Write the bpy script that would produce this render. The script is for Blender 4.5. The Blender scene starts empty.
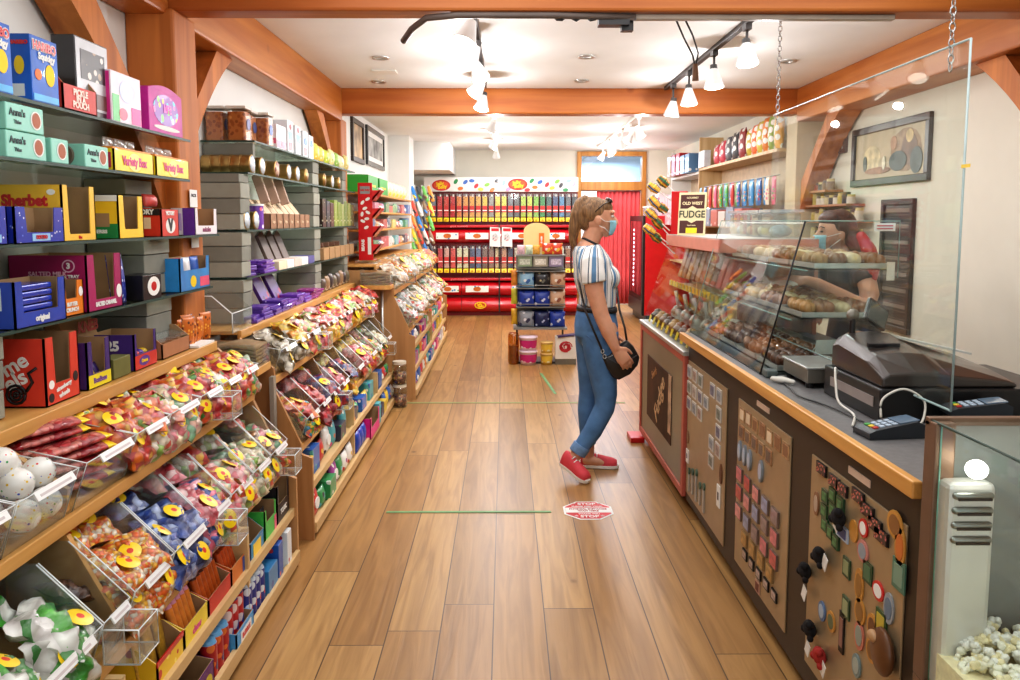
import bpy, math, random
from mathutils import Vector, Matrix, Euler
rnd = random.Random(7)
PI = math.pi
COL = bpy.context.scene.collection
ORG = {}

# ------------------------------------------------------------------ materials
def lin(c):
    return tuple(((v/255)/12.92 if v/255 <= .04045 else ((v/255+.055)/1.055)**2.4) for v in c)
MATS = {}
def newmat(name):
    m = bpy.data.materials.new(name); m.use_nodes = True
    nt = m.node_tree
    for n in list(nt.nodes): nt.nodes.remove(n)
    out = nt.nodes.new('ShaderNodeOutputMaterial')
    return m, nt, out
def N(nt, typ, **kw):
    n = nt.nodes.new(typ)
    for k, v in kw.items(): setattr(n, k, v)
    return n
def mat(rgb, rough=.5, metal=0, coat=0, var=.06, scale=14, emis=0, sss=0):
    """plain coloured procedural material with a faint mottling"""
    key = ('m', tuple(rgb), rough, metal, coat, var, scale, emis)
    if key in MATS: return MATS[key]
    m, nt, out = newmat('surface'); L = nt.links
    b = N(nt, 'ShaderNodeBsdfPrincipled'); L.new(b.outputs[0], out.inputs[0])
    c = lin(rgb)
    if var > 0:
        tc = N(nt, 'ShaderNodeTexCoord'); nz = N(nt, 'ShaderNodeTexNoise'); nz.inputs['Scale'].default_value = scale
        nz.inputs['Detail'].default_value = 3
        rp = N(nt, 'ShaderNodeValToRGB')
        rp.color_ramp.elements[0].position = .3; rp.color_ramp.elements[1].position = .7
        rp.color_ramp.elements[0].color = (*[v*(1-var*1.5) for v in c], 1)
        rp.color_ramp.elements[1].color = (*[min(1, v*(1+var*1.5)) for v in c], 1)
        L.new(tc.outputs['Object'], nz.inputs['Vector']); L.new(nz.outputs['Fac'], rp.inputs['Fac'])
        L.new(rp.outputs['Color'], b.inputs['Base Color'])
    else:
        b.inputs['Base Color'].default_value = (*c, 1)
    b.inputs['Roughness'].default_value = rough; b.inputs['Metallic'].default_value = metal
    b.inputs['Coat Weight'].default_value = coat
    if emis:
        b.inputs['Emission Color'].default_value = (*c, 1); b.inputs['Emission Strength'].default_value = emis
    MATS[key] = m; return m
def wood(c1, c2, axis='y', scale=1.0, rough=.45, knots=True):
    key = ('w', c1, c2, axis, scale, rough)
    if key in MATS: return MATS[key]
    m, nt, out = newmat('wood'); L = nt.links
    b = N(nt, 'ShaderNodeBsdfPrincipled'); L.new(b.outputs[0], out.inputs[0])
    tc = N(nt, 'ShaderNodeTexCoord'); mp = N(nt, 'ShaderNodeMapping')
    s = [14*scale]*3; s['xyz'.index(axis)] = .9*scale
    mp.inputs['Scale'].default_value = s
    L.new(tc.outputs['Object'], mp.inputs['Vector'])
    nz = N(nt, 'ShaderNodeTexNoise'); nz.inputs['Scale'].default_value = 1.6; nz.inputs['Detail'].default_value = 6; nz.inputs['Distortion'].default_value = .6
    L.new(mp.outputs[0], nz.inputs['Vector'])
    rp = N(nt, 'ShaderNodeValToRGB')
    rp.color_ramp.elements[0].position = .35; rp.color_ramp.elements[1].position = .68
    rp.color_ramp.elements[0].color = (*lin(c2), 1); rp.color_ramp.elements[1].color = (*lin(c1), 1)
    L.new(nz.outputs['Fac'], rp.inputs['Fac'])
    big = N(nt, 'ShaderNodeTexVoronoi'); big.inputs['Scale'].default_value = 2.2
    L.new(tc.outputs['Object'], big.inputs['Vector'])
    kr = N(nt, 'ShaderNodeValToRGB'); kr.color_ramp.elements[0].position = .03; kr.color_ramp.elements[1].position = .1
    kr.color_ramp.elements[0].color = (.45, .35, .3, 1); kr.color_ramp.elements[1].color = (1, 1, 1, 1)
    L.new(big.outputs['Distance'], kr.inputs['Fac'])
    mx = N(nt, 'ShaderNodeMix', data_type='RGBA', blend_type='MULTIPLY'); mx.inputs['Factor'].default_value = .8 if knots else 0
    L.new(rp.outputs[0], mx.inputs['A']); L.new(kr.outputs[0], mx.inputs['B'])
    L.new(mx.outputs['Result'], b.inputs['Base Color'])
    b.inputs['Roughness'].default_value = rough
    bp = N(nt, 'ShaderNodeBump'); bp.inputs['Strength'].default_value = .12; L.new(nz.outputs['Fac'], bp.inputs['Height']); L.new(bp.outputs[0], b.inputs['Normal'])
    MATS[key] = m; return m
def pane(tint=(235, 245, 240), base=.04, gain=.7, power=5, rough=.02, haze=0.0):
    """thin clear sheet: see-through with a view-angle reflection"""
    key = ('p', tint, base, gain, power, rough, haze)
    if key in MATS: return MATS[key]
    m, nt, out = newmat('clear_sheet'); L = nt.links
    lw = N(nt, 'ShaderNodeLayerWeight'); lw.inputs['Blend'].default_value = .5
    pw = N(nt, 'ShaderNodeMath', operation='POWER'); pw.inputs[1].default_value = power
    ml = N(nt, 'ShaderNodeMath', operation='MULTIPLY_ADD'); ml.inputs[1].default_value = gain; ml.inputs[2].default_value = base
    L.new(lw.outputs['Facing'], pw.inputs[0]); L.new(pw.outputs[0], ml.inputs[0])
    tr = N(nt, 'ShaderNodeBsdfTransparent'); tr.inputs[0].default_value = (*lin(tint), 1)
    gl = N(nt, 'ShaderNodeBsdfGlossy'); gl.inputs['Roughness'].default_value = rough; gl.inputs[0].default_value = (1, 1, 1, 1)
    mx = N(nt, 'ShaderNodeMixShader'); L.new(ml.outputs[0], mx.inputs[0]); L.new(tr.outputs[0], mx.inputs[1]); L.new(gl.outputs[0], mx.inputs[2])
    last = mx
    if haze:
        df = N(nt, 'ShaderNodeBsdfDiffuse'); df.inputs[0].default_value = (.85, .85, .85, 1)
        m2 = N(nt, 'ShaderNodeMixShader'); m2.inputs[0].default_value = haze
        L.new(mx.outputs[0], m2.inputs[1]); L.new(df.outputs[0], m2.inputs[2]); last = m2
    L.new(last.outputs[0], out.inputs[0])
    MATS[key] = m; return m
def candy(cols, scale=60, film=True):
    """pieces of sweets seen through crinkled film"""
    key = ('c', tuple(cols), scale)
    if key in MATS: return MATS[key]
    m, nt, out = newmat('sweets'); L = nt.links
    b = N(nt, 'ShaderNodeBsdfPrincipled'); L.new(b.outputs[0], out.inputs[0])
    tc = N(nt, 'ShaderNodeTexCoord')
    dn = N(nt, 'ShaderNodeTexNoise'); dn.inputs['Scale'].default_value = 18
    L.new(tc.outputs['Object'], dn.inputs['Vector'])
    va = N(nt, 'ShaderNodeVectorMath', operation='MULTIPLY_ADD'); va.inputs[1].default_value = (.02, .02, .02)
    L.new(dn.outputs['Color'], va.inputs[0]); L.new(tc.outputs['Object'], va.inputs[2])
    vo = N(nt, 'ShaderNodeTexVoronoi'); vo.inputs['Scale'].default_value = scale
    L.new(va.outputs[0], vo.inputs['Vector'])
    sp = N(nt, 'ShaderNodeSeparateColor'); L.new(vo.outputs['Color'], sp.inputs[0])
    rp = N(nt, 'ShaderNodeValToRGB'); rp.color_ramp.interpolation = 'CONSTANT'
    e = rp.color_ramp.elements
    while len(e) < len(cols): e.new(.5)
    for i, c in enumerate(cols):
        e[i].position = i/len(cols); e[i].color = (*lin(c), 1)
    L.new(sp.outputs[0], rp.inputs['Fac'])
    sh = N(nt, 'ShaderNodeValToRGB'); sh.color_ramp.elements[0].position = .1; sh.color_ramp.elements[1].position = .75  # shade in the gaps between pieces, put into the colour
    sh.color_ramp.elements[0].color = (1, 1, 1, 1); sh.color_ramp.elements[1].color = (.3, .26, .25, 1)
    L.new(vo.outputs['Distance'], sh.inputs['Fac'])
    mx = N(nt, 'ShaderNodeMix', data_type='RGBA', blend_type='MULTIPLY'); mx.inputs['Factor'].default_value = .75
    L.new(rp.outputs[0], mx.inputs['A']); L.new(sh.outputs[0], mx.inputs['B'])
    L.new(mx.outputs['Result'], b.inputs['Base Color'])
    b.inputs['Roughness'].default_value = .35
    b.inputs['Coat Weight'].default_value = 1 if film else .3; b.inputs['Coat Roughness'].default_value = .12
    cn = N(nt, 'ShaderNodeTexNoise'); cn.inputs['Scale'].default_value = 42; cn.inputs['Detail'].default_value = 4; cn.inputs['Distortion'].default_value = 1.5
    L.new(tc.outputs['Object'], cn.inputs['Vector'])
    bp = N(nt, 'ShaderNodeBump'); bp.inputs['Strength'].default_value = .55; bp.inputs['Distance'].default_value = .02
    L.new(cn.outputs['Fac'], bp.inputs['Height']); L.new(bp.outputs[0], b.inputs['Coat Normal'])
    b2 = N(nt, 'ShaderNodeBump'); b2.inputs['Strength'].default_value = .5; b2.inputs['Distance'].default_value = .008; b2.invert = True
    L.new(vo.outputs['Distance'], b2.inputs['Height']); L.new(b2.outputs[0], b.inputs['Normal'])
    MATS[key] = m; return m
def speck(base, cols, scale=40, size=.25, rough=.4, coat=.3):
    """base colour strewn with coloured spots (printed dots, sprinkles)"""
    key = ('s', base, tuple(cols), scale, size)
    if key in MATS: return MATS[key]
    m, nt, out = newmat('spotted'); L = nt.links
    b = N(nt, 'ShaderNodeBsdfPrincipled'); L.new(b.outputs[0], out.inputs[0])
    tc = N(nt, 'ShaderNodeTexCoord'); vo = N(nt, 'ShaderNodeTexVoronoi'); vo.inputs['Scale'].default_value = scale
    L.new(tc.outputs['Object'], vo.inputs['Vector'])
    sp = N(nt, 'ShaderNodeSeparateColor'); L.new(vo.outputs['Color'], sp.inputs[0])
    rp = N(nt, 'ShaderNodeValToRGB'); rp.color_ramp.interpolation = 'CONSTANT'; e = rp.color_ramp.elements
    while len(e) < len(cols): e.new(.5)
    for i, c in enumerate(cols):
        e[i].position = i/len(cols); e[i].color = (*lin(c), 1)
    L.new(sp.outputs[1], rp.inputs['Fac'])
    lt = N(nt, 'ShaderNodeMath', operation='LESS_THAN'); lt.inputs[1].default_value = size
    L.new(vo.outputs['Distance'], lt.inputs[0])
    mx = N(nt, 'ShaderNodeMix', data_type='RGBA'); mx.inputs['A'].default_value = (*lin(base), 1)
    L.new(lt.outputs[0], mx.inputs['Factor']); L.new(rp.outputs[0], mx.inputs['B'])
    L.new(mx.outputs['Result'], b.inputs['Base Color'])
    b.inputs['Roughness'].default_value = rough; b.inputs['Coat Weight'].default_value = coat
    MATS[key] = m; return m
def bands(c1, c2, axis='y', freq=20, rough=.5, metal=0, radial=False, c3=None):
    key = ('b', c1, c2, axis, freq, radial, c3)
    if key in MATS: return MATS[key]
    m, nt, out = newmat('banded'); L = nt.links
    b = N(nt, 'ShaderNodeBsdfPrincipled'); L.new(b.outputs[0], out.inputs[0])
    tc = N(nt, 'ShaderNodeTexCoord')
    if radial:
        g = N(nt, 'ShaderNodeTexGradient', gradient_type='RADIAL'); L.new(tc.outputs['Object'], g.inputs[0]); src = g.outputs['Fac']
    else:
        s = N(nt, 'ShaderNodeSeparateXYZ'); L.new(tc.outputs['Object'], s.inputs[0]); src = s.outputs['xyz'.index(axis)]
    mu = N(nt, 'ShaderNodeMath', operation='MULTIPLY'); mu.inputs[1].default_value = freq; L.new(src, mu.inputs[0])
    fr = N(nt, 'ShaderNodeMath', operation='FRACT'); L.new(mu.outputs[0], fr.inputs[0])
    rp = N(nt, 'ShaderNodeValToRGB'); rp.color_ramp.interpolation = 'CONSTANT'; e = rp.color_ramp.elements
    if c3:
        seq = [(0, c1), (.3, c3), (.36, c1), (.5, c2), (.75, c1), (.82, c3), (.88, c1)]
        while len(e) < len(seq): e.new(.5)
        for i, (p, c) in enumerate(seq): e[i].position = p; e[i].color = (*lin(c), 1)
    else:
        e[0].color = (*lin(c1), 1); e[1].position = .5; e[1].color = (*lin(c2), 1)
    L.new(fr.outputs[0], rp.inputs['Fac']); L.new(rp.outputs[0], b.inputs['Base Color'])
    b.inputs['Roughness'].default_value = rough; b.inputs['Metallic'].default_value = metal
    MATS[key] = m; return m

# ------------------------------------------------------------------ mesh builder
class MB:
    def __init__(s): s.v = []; s.f = []; s.m = []; s.s = []
    def add(s, vs, fs, mi=0, sm=False):
        o = len(s.v); s.v += [tuple(v) for v in vs]
        for f in fs: s.f.append([i+o for i in f]); s.m.append(mi); s.s.append(sm)
        return s
    def box(s, x0, x1, y0, y1, z0, z1, mi=0):
        return s.add([(x0,y0,z0),(x1,y0,z0),(x1,y1,z0),(x0,y1,z0),(x0,y0,z1),(x1,y0,z1),(x1,y1,z1),(x0,y1,z1)],
                     [(0,3,2,1),(4,5,6,7),(0,1,5,4),(1,2,6,5),(2,3,7,6),(3,0,4,7)], mi)
    def obox(s, c, size, rot=(0,0,0), mi=0):
        R = Euler(rot).to_matrix(); hx, hy, hz = [v/2 for v in size]; C = Vector(c)
        vs = [C+R@Vector(p) for p in [(-hx,-hy,-hz),(hx,-hy,-hz),(hx,hy,-hz),(-hx,hy,-hz),(-hx,-hy,hz),(hx,-hy,hz),(hx,hy,hz),(-hx,hy,hz)]]
        return s.add(vs, [(0,3,2,1),(4,5,6,7),(0,1,5,4),(1,2,6,5),(2,3,7,6),(3,0,4,7)], mi)
    def prism(s, pts, axis, a0, a1, mi=0, side_mi=None, sm=False):
        n = len(pts)
        def P(p, a):
            return (a, p[0], p[1]) if axis == 'x' else (p[0], a, p[1]) if axis == 'y' else (p[0], p[1], a)
        vs = [P(p, a0) for p in pts]+[P(p, a1) for p in pts]
        s.add(vs, [list(range(n))[::-1], list(range(n, 2*n))], mi)
        s.add(vs, [(i, (i+1) % n, (i+1) % n+n, i+n) for i in range(n)], mi if side_mi is None else side_mi, sm)
        return s
    def rings(s, R, mi=0, sm=True, caps=True, closed=True):
        n = len(R[0]); vs = [p for r in R for p in r]; fs = []
        for k in range(len(R)-1):
            for i in range(n if closed else n-1):
                j = (i+1) % n; fs.append((k*n+i, k*n+j, (k+1)*n+j, (k+1)*n+i))
        if caps: fs.append(list(range(n))[::-1]); fs.append([(len(R)-1)*n+i for i in range(n)])
        return s.add(vs, fs, mi, sm)
    def limb(s, pts, rad, ref=(0,1,0), n=16, mi=0, round_=True):
        """tapered tube; rad = (r along ref, r across) per point"""
        P = [Vector(p) for p in pts]; rad = [(r, r) if not hasattr(r, '__len__') else r for r in rad]
        R = []
        m = len(P)
        def frame(i):
            a = P[max(0, i-1)]; b = P[min(m-1, i+1)]; t = (b-a).normalized()
            u = Vector(ref); u = (u-t*u.dot(t))
            if u.length < 1e-4: u = t.orthogonal()
            u.normalize(); return t, u, t.cross(u)
        def ring(c, u, w, ra, rb): return [c+u*(math.cos(2*PI*k/n)*ra)+w*(math.sin(2*PI*k/n)*rb) for k in range(n)]
        if round_:
            t, u, w = frame(0); ra, rb = rad[0]
            for q in (.15, .6, .87): R.append(ring(P[0]-t*min(ra, rb)*math.sqrt(1-q*q), u, w, ra*q, rb*q))
        for i in range(m):
            t, u, w = frame(i); R.append(ring(P[i], u, w, *rad[i]))
        if round_:
            t, u, w = frame(m-1); ra, rb = rad[-1]
            for q in (.87, .6, .15): R.append(ring(P[-1]+t*min(ra, rb)*math.sqrt(1-q*q), u, w, ra*q, rb*q))
        return s.rings(R, mi)
    def tube(s, pts, r, n=8, mi=0): return s.limb(pts, [r]*len(pts), (.13,.27,.95), n, mi, False)
    def cyl(s, p0, p1, r0, r1=None, n=18, mi=0, cap_mi=None):
        r1 = r0 if r1 is None else r1
        a, b = Vector(p0), Vector(p1); t = (b-a).normalized(); u = t.orthogonal().normalized(); w = t.cross(u)
        R = [[c+u*(math.cos(2*PI*k/n)*r)+w*(math.sin(2*PI*k/n)*r) for k in range(n)] for c, r in ((a, r0), (b, r1))]
        s.rings(R, mi, True, False)
        vs = R[0]+R[1]; s.add(vs, [list(range(n))[::-1], [n+i for i in range(n)]], mi if cap_mi is None else cap_mi)
        return s
    def lathe(s, prof, c=(0,0,0), n=20, mi=0, axis='z', caps=True):
        R = []
        for r, z in prof:
            ring = []
            for k in range(n):
                x, y = r*math.cos(2*PI*k/n), r*math.sin(2*PI*k/n)
                q = (x, y, z) if axis == 'z' else (z, x, y) if axis == 'x' else (y, z, x)
                ring.append((q[0]+c[0], q[1]+c[1], q[2]+c[2]))
            R.append(ring)
        return s.rings(R, mi, True, caps)
    def ell(s, c, r, mi=0, nu=16, nv=10, rot=None):
        R = []; M = Euler(rot).to_matrix() if rot else None
        for j in range(1, nv):
            t = PI*j/nv; ring = []
            for i in range(nu):
                p = Vector((r[0]*math.sin(t)*math.cos(2*PI*i/nu), r[1]*math.sin(t)*math.sin(2*PI*i/nu), -r[2]*math.cos(t)))
                if M: p = M@p
                ring.append(p+Vector(c))
            R.append(ring)
        n0 = len(s.v); s.rings(R, mi, True, False)
        top = Vector((0,0,r[2])); bot = -top
        if M: top = M@top; bot = M@bot
        C = Vector(c); s.add([bot+C]+R[0], [(0, (i+1) % nu+1, i+1) for i in range(nu)], mi, True)
        s.add([top+C]+R[-1], [(0, i+1, (i+1) % nu+1) for i in range(nu)], mi, True)
        return s
    def mesh(s, name, mats, off=(0,0,0)):
        me = bpy.data.meshes.new(name)
        me.from_pydata([(v[0]-off[0], v[1]-off[1], v[2]-off[2]) for v in s.v], [], s.f)
        for m in (mats if isinstance(mats, (list, tuple)) else [mats]): me.materials.append(m)
        me.polygons.foreach_set('material_index', s.m); me.polygons.foreach_set('use_smooth', s.s)
        me.update(); return me
    def build(s, name, mats, parent=None, bevel=0, local=False):
        if parent is not None: off = ORG[parent]
        elif local: off = (0,0,0)
        else:
            xs, ys, zs = zip(*s.v); off = ((min(xs)+max(xs))/2, (min(ys)+max(ys))/2, min(zs))
        o = bpy.data.objects.new(name, s.mesh(name, mats, off)); COL.objects.link(o)
        ORG[o] = off
        if parent is not None: o.parent = parent
        else: o.location = off
        if bevel:
            b = o.modifiers.new('bevel', 'BEVEL'); b.width = bevel; b.segments = 2; b.limit_method = 'ANGLE'; b.angle_limit = .7
        return o
# a child keeps the same origin as its thing (offset = thing's base), so sub-parts use the same offset
def empty(name, loc, label=None, cat=None, group=None):
    o = bpy.data.objects.new(name, None); COL.objects.link(o); o.location = loc; o.empty_display_size = .05
    ORG[o] = tuple(loc)
    if label: lab(o, label, cat, group)
    return o
def lab(o, label, cat, group=None):
    o['label'] = label; o['category'] = cat
    if group: o['group'] = group
    return o
def struct(o): o['kind'] = 'structure'; return o
def dup(o, parent=None):
    c = o.copy(); COL.objects.link(c); ORG[c] = ORG[o]
    if parent is not None: c.parent = parent
    for ch in [x for x in o.children]: dup(ch, c)
    return c
PX = (PI/2, 0, PI/2); NX = (PI/2, 0, -PI/2); NY = (PI/2, 0, 0); UP = (0, 0, 0)
TXT = {}
def txt(body, size, m, parent, loc, rot, bold=0.0, sx=1.0, name='lettering'):
    key = (body, size, bold, sx, m.name)
    if key not in TXT:
        cu = bpy.data.curves.new('lettering', 'FONT'); cu.body = body; cu.size = size; cu.align_x = 'CENTER'; cu.align_y = 'CENTER'
        cu.extrude = .0006; cu.offset = bold; cu.resolution_u = 3; cu.space_line = .9
        ob = bpy.data.objects.new('lettering', cu); COL.objects.link(ob)
        me = bpy.data.meshes.new_from_object(ob); bpy.data.objects.remove(ob)
        me.name = 'lettering'
        for v in me.vertices: v.co.x *= sx
        me.materials.clear(); me.materials.append(m); TXT[key] = me
    o = bpy.data.objects.new(name, TXT[key]); COL.objects.link(o); o.parent = parent
    off = ORG[parent]; o.location = (loc[0]-off[0], loc[1]-off[1], loc[2]-off[2]); o.rotation_euler = rot; ORG[o] = off
    return o
ORDS = 'first second third fourth fifth sixth seventh eighth ninth tenth eleventh twelfth thirteenth fourteenth fifteenth sixteenth seventeenth eighteenth nineteenth twentieth twenty-first twenty-second twenty-third twenty-fourth twenty-fifth twenty-sixth twenty-seventh twenty-eighth'.split()

# ------------------------------------------------------------------ shared looks
W_BEAM_Y = wood((206,134,66), (178,102,44), 'y', .5, .4); W_BEAM_X = wood((198,122,58), (172,94,40), 'x', .5, .4)
W_POST = wood((208,130,62), (172,98,42), 'z', .5, .6)
W_SHELF = wood((222,172,104), (196,142,76), 'y', .8, .35, False)
W_PANEL = wood((196,148,98), (168,120,74), 'z', .6, .5, False)
W_LIGHT = wood((222,190,140), (200,164,112), 'y', .6, .5, False)
BROWN_IN = mat((168,136,100), .8, var=.05)
ACR = pane((246,250,250), .04, .55, 4, .03, .045)
ACR_EDGE = mat((232,238,238), .15, coat=.5, var=0)
GLASS = pane((251,254,253), .025, .16, 5); GLASS_F = pane((251,254,253), .03, .5, 4.5, .012)
GLASS_EDGE = mat((44,70,60), .5, var=0)
STEEL = mat((196,196,192), .3, .6, var=.03)
DSTEEL = mat((140,134,124), .35, .6, var=.04)
BLACK = mat((24,23,24), .4, coat=.15, var=0)
DKGREY = mat((52,52,54), .4, var=.03)
WHITE = mat((238,236,230), .45, var=.02)
PAPER = mat((240,240,236), .7, var=0)
RED = mat((206,28,36), .3, coat=.4, var=.03)
YEL = mat((252,216,30), .35, coat=.3, var=.02)
PURPLE = mat((104,62,160), .3, coat=.4, var=.08, scale=40)
INK = mat((36,32,34), .5, var=0)
CARTON = mat((176,140,100), .8, var=.05)
GOLD = mat((190,150,84), .28, .85, var=.05)
YELM = mat((250,212,40), .6, var=.03)
GREEN = mat((58,168,62), .5, var=.05)
# ------------------------------------------------------------------ the room
def floor_mat():
    m, nt, out = newmat('plank_floor'); L = nt.links
    b = N(nt, 'ShaderNodeBsdfPrincipled'); L.new(b.outputs[0], out.inputs[0])
    tc = N(nt, 'ShaderNodeTexCoord'); mp = N(nt, 'ShaderNodeMapping'); mp.inputs['Rotation'].default_value = (0, 0, PI/2)
    mp.inputs['Location'].default_value = (.33, .045, 0)
    L.new(tc.outputs['Object'], mp.inputs['Vector'])
    br = N(nt, 'ShaderNodeTexBrick'); br.offset = 0; br.offset_frequency = 2
    br.inputs['Color1'].default_value = (0, 0, 0, 1); br.inputs['Color2'].default_value = (1, 1, 1, 1); br.inputs['Mortar'].default_value = (.5, .5, .5, 1)
    br.inputs['Scale'].default_value = 1; br.inputs['Mortar Size'].default_value = .0026; br.inputs['Mortar Smooth'].default_value = .3
    br.inputs['Brick Width'].default_value = 2.3; br.inputs['Row Height'].default_value = .196; br.inputs['Bias'].default_value = 0
    sx = N(nt, 'ShaderNodeSeparateXYZ'); L.new(mp.outputs[0], sx.inputs[0])
    rw = N(nt, 'ShaderNodeMath', operation='DIVIDE'); rw.inputs[1].default_value = .196; L.new(sx.outputs[1], rw.inputs[0])
    rf = N(nt, 'ShaderNodeMath', operation='FLOOR'); L.new(rw.outputs[0], rf.inputs[0])
    wn = N(nt, 'ShaderNodeTexWhiteNoise', noise_dimensions='1D'); L.new(rf.outputs[0], wn.inputs['W'])
    sh = N(nt, 'ShaderNodeMath', operation='MULTIPLY_ADD'); sh.inputs[1].default_value = 2.3; L.new(wn.outputs['Value'], sh.inputs[0]); L.new(sx.outputs[0], sh.inputs[2])
    cx = N(nt, 'ShaderNodeCombineXYZ'); L.new(sh.outputs[0], cx.inputs[0]); L.new(sx.outputs[1], cx.inputs[1]); L.new(cx.outputs[0], br.inputs['Vector'])
    rp = N(nt, 'ShaderNodeValToRGB'); e = rp.color_ramp.elements
    for i, c in enumerate([(186,132,78), (204,154,96), (196,142,84), (214,168,110)]):
        if i > 1: e.new(.5)
    for i, (p, c) in enumerate([(0, (146,110,68)), (.3, (178,138,86)), (.6, (162,122,75)), (1, (190,152,100))]):
        e[i].position = p; e[i].color = (*lin(c), 1)
    L.new(br.outputs['Color'], rp.inputs['Fac'])
    # grain, shifted per plank
    m2 = N(nt, 'ShaderNodeMapping'); m2.inputs['Scale'].default_value = (16, 1.1, 1); L.new(tc.outputs['Object'], m2.inputs['Vector'])
    ad = N(nt, 'ShaderNodeVectorMath', operation='MULTIPLY_ADD'); ad.inputs[1].default_value = (9, 17, 5)
    L.new(br.outputs['Color'], ad.inputs[0]); L.new(m2.outputs[0], ad.inputs[2])
    nz = N(nt, 'ShaderNodeTexNoise'); nz.inputs['Scale'].default_value = 1.3; nz.inputs['Detail'].default_value = 7; nz.inputs['Distortion'].default_value = 1.2
    L.new(ad.outputs[0], nz.inputs['Vector'])
    gr = N(nt, 'ShaderNodeValToRGB'); gr.color_ramp.elements[0].position = .3; gr.color_ramp.elements[1].position = .62
    gr.color_ramp.elements[0].color = (.62, .55, .48, 1); gr.color_ramp.elements[1].color = (1.05, 1.03, 1, 1)
    L.new(nz.outputs['Fac'], gr.inputs['Fac'])
    mx = N(nt, 'ShaderNodeMix', data_type='RGBA', blend_type='MULTIPLY'); mx.inputs['Factor'].default_value = .8
    L.new(rp.outputs[0], mx.inputs['A']); L.new(gr.outputs[0], mx.inputs['B'])
    # knots
    vo = N(nt, 'ShaderNodeTexVoronoi'); vo.inputs['Scale'].default_value = 2.6
    m3 = N(nt, 'ShaderNodeMapping'); m3.inputs['Scale'].default_value = (1, .7, 1); L.new(tc.outputs['Object'], m3.inputs['Vector']); L.new(m3.outputs[0], vo.inputs['Vector'])
    kr = N(nt, 'ShaderNodeValToRGB'); kr.color_ramp.elements[0].position = .02; kr.color_ramp.elements[1].position = .055
    kr.color_ramp.elements[0].color = (.3, .22, .16, 1); kr.color_ramp.elements[1].color = (1, 1, 1, 1); L.new(vo.outputs['Distance'], kr.inputs['Fac'])
    m4 = N(nt, 'ShaderNodeMix', data_type='RGBA', blend_type='MULTIPLY'); m4.inputs['Factor'].default_value = .8
    L.new(mx.outputs['Result'], m4.inputs['A']); L.new(kr.outputs[0], m4.inputs['B'])
    gap = N(nt, 'ShaderNodeMix', data_type='RGBA'); gap.inputs['B'].default_value = (*lin((84,64,46)), 1)
    L.new(br.outputs['Fac'], gap.inputs['Factor']); L.new(m4.outputs['Result'], gap.inputs['A'])
    L.new(gap.outputs['Result'], b.inputs['Base Color'])
    b.inputs['Roughness'].default_value = .34
    bp = N(nt, 'ShaderNodeBump'); bp.inputs['Strength'].default_value = .1; bp.inputs['Distance'].default_value = .01
    L.new(nz.outputs['Fac'], bp.inputs['Height']); L.new(bp.outputs[0], b.inputs['Normal'])
    return m
WALL = mat((240,240,236), .8, var=.015, scale=3)
WALL_R = mat((228,223,208), .8, var=.02, scale=3)
CEIL = mat((242,242,240), .85, var=.015, scale=3)
XL, XR, YB, ZC = -1.56, 2.75, 12.95, 2.64
def fl():
    struct(MB().box(-1.9, 3.1, -1.6, 14.4, -.06, 0).build('floor', floor_mat(), local=True))
    struct(MB().box(-1.9, 3.1, -1.6, 14.4, ZC, ZC+.08).build('ceiling', CEIL))
    struct(MB().box(XL-.12, XL, -1.6, 14.4, 0, ZC).build('wall_left', WALL))
    struct(MB().box(XR, XR+.12, -1.6, 14.4, 0, ZC).build('wall_right', WALL_R))
    b = MB(); b.box(XL, 1.2, YB, YB+.14, 0, ZC); b.box(2.26, XR, YB, YB+.14, 0, ZC); b.box(1.2, 2.26, YB, YB+.14, 2.6, ZC)
    struct(b.build('wall_back', WALL_R))
    struct(MB().box(.6, 3.0, 14.2, 14.3, 0, ZC).build('wall_far', mat((226,232,238), .8, var=0)))
    # framed doorway with a transom light over it
    d = MB(); d.box(1.17, 1.24, YB-.05, YB+.15, 0, 2.62); d.box(2.22, 2.29, YB-.05, YB+.15, 0, 2.62); d.box(1.24, 2.22, YB-.05, YB+.15, 2.55, 2.62); d.box(1.24, 2.22, YB-.05, YB+.15, 2.0, 2.14)
    dr = struct(d.build('door_1', wood((206,148,72), (180,118,52), 'z', .6), bevel=.006))
    w = MB().box(1.24, 2.22, YB+.04, YB+.05, 2.14, 2.55).build('window_1', pane((205,225,240), .06, .6)); struct(w)
    # boxed-in bulkhead and pilaster on the left at the back
    struct(MB().box(XL, -.80, 11.55, YB, 2.24, ZC).build('trim_1', WALL))
    struct(MB().box(XL, -1.28, 10.7, 11.2, 0, ZC).build('trim_2', WALL))
    struct(MB().box(2.52, XR, 6.9, 7.15, 0, ZC).build('trim_3', mat((214,196,166), .7, var=.03)))
fl()
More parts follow.
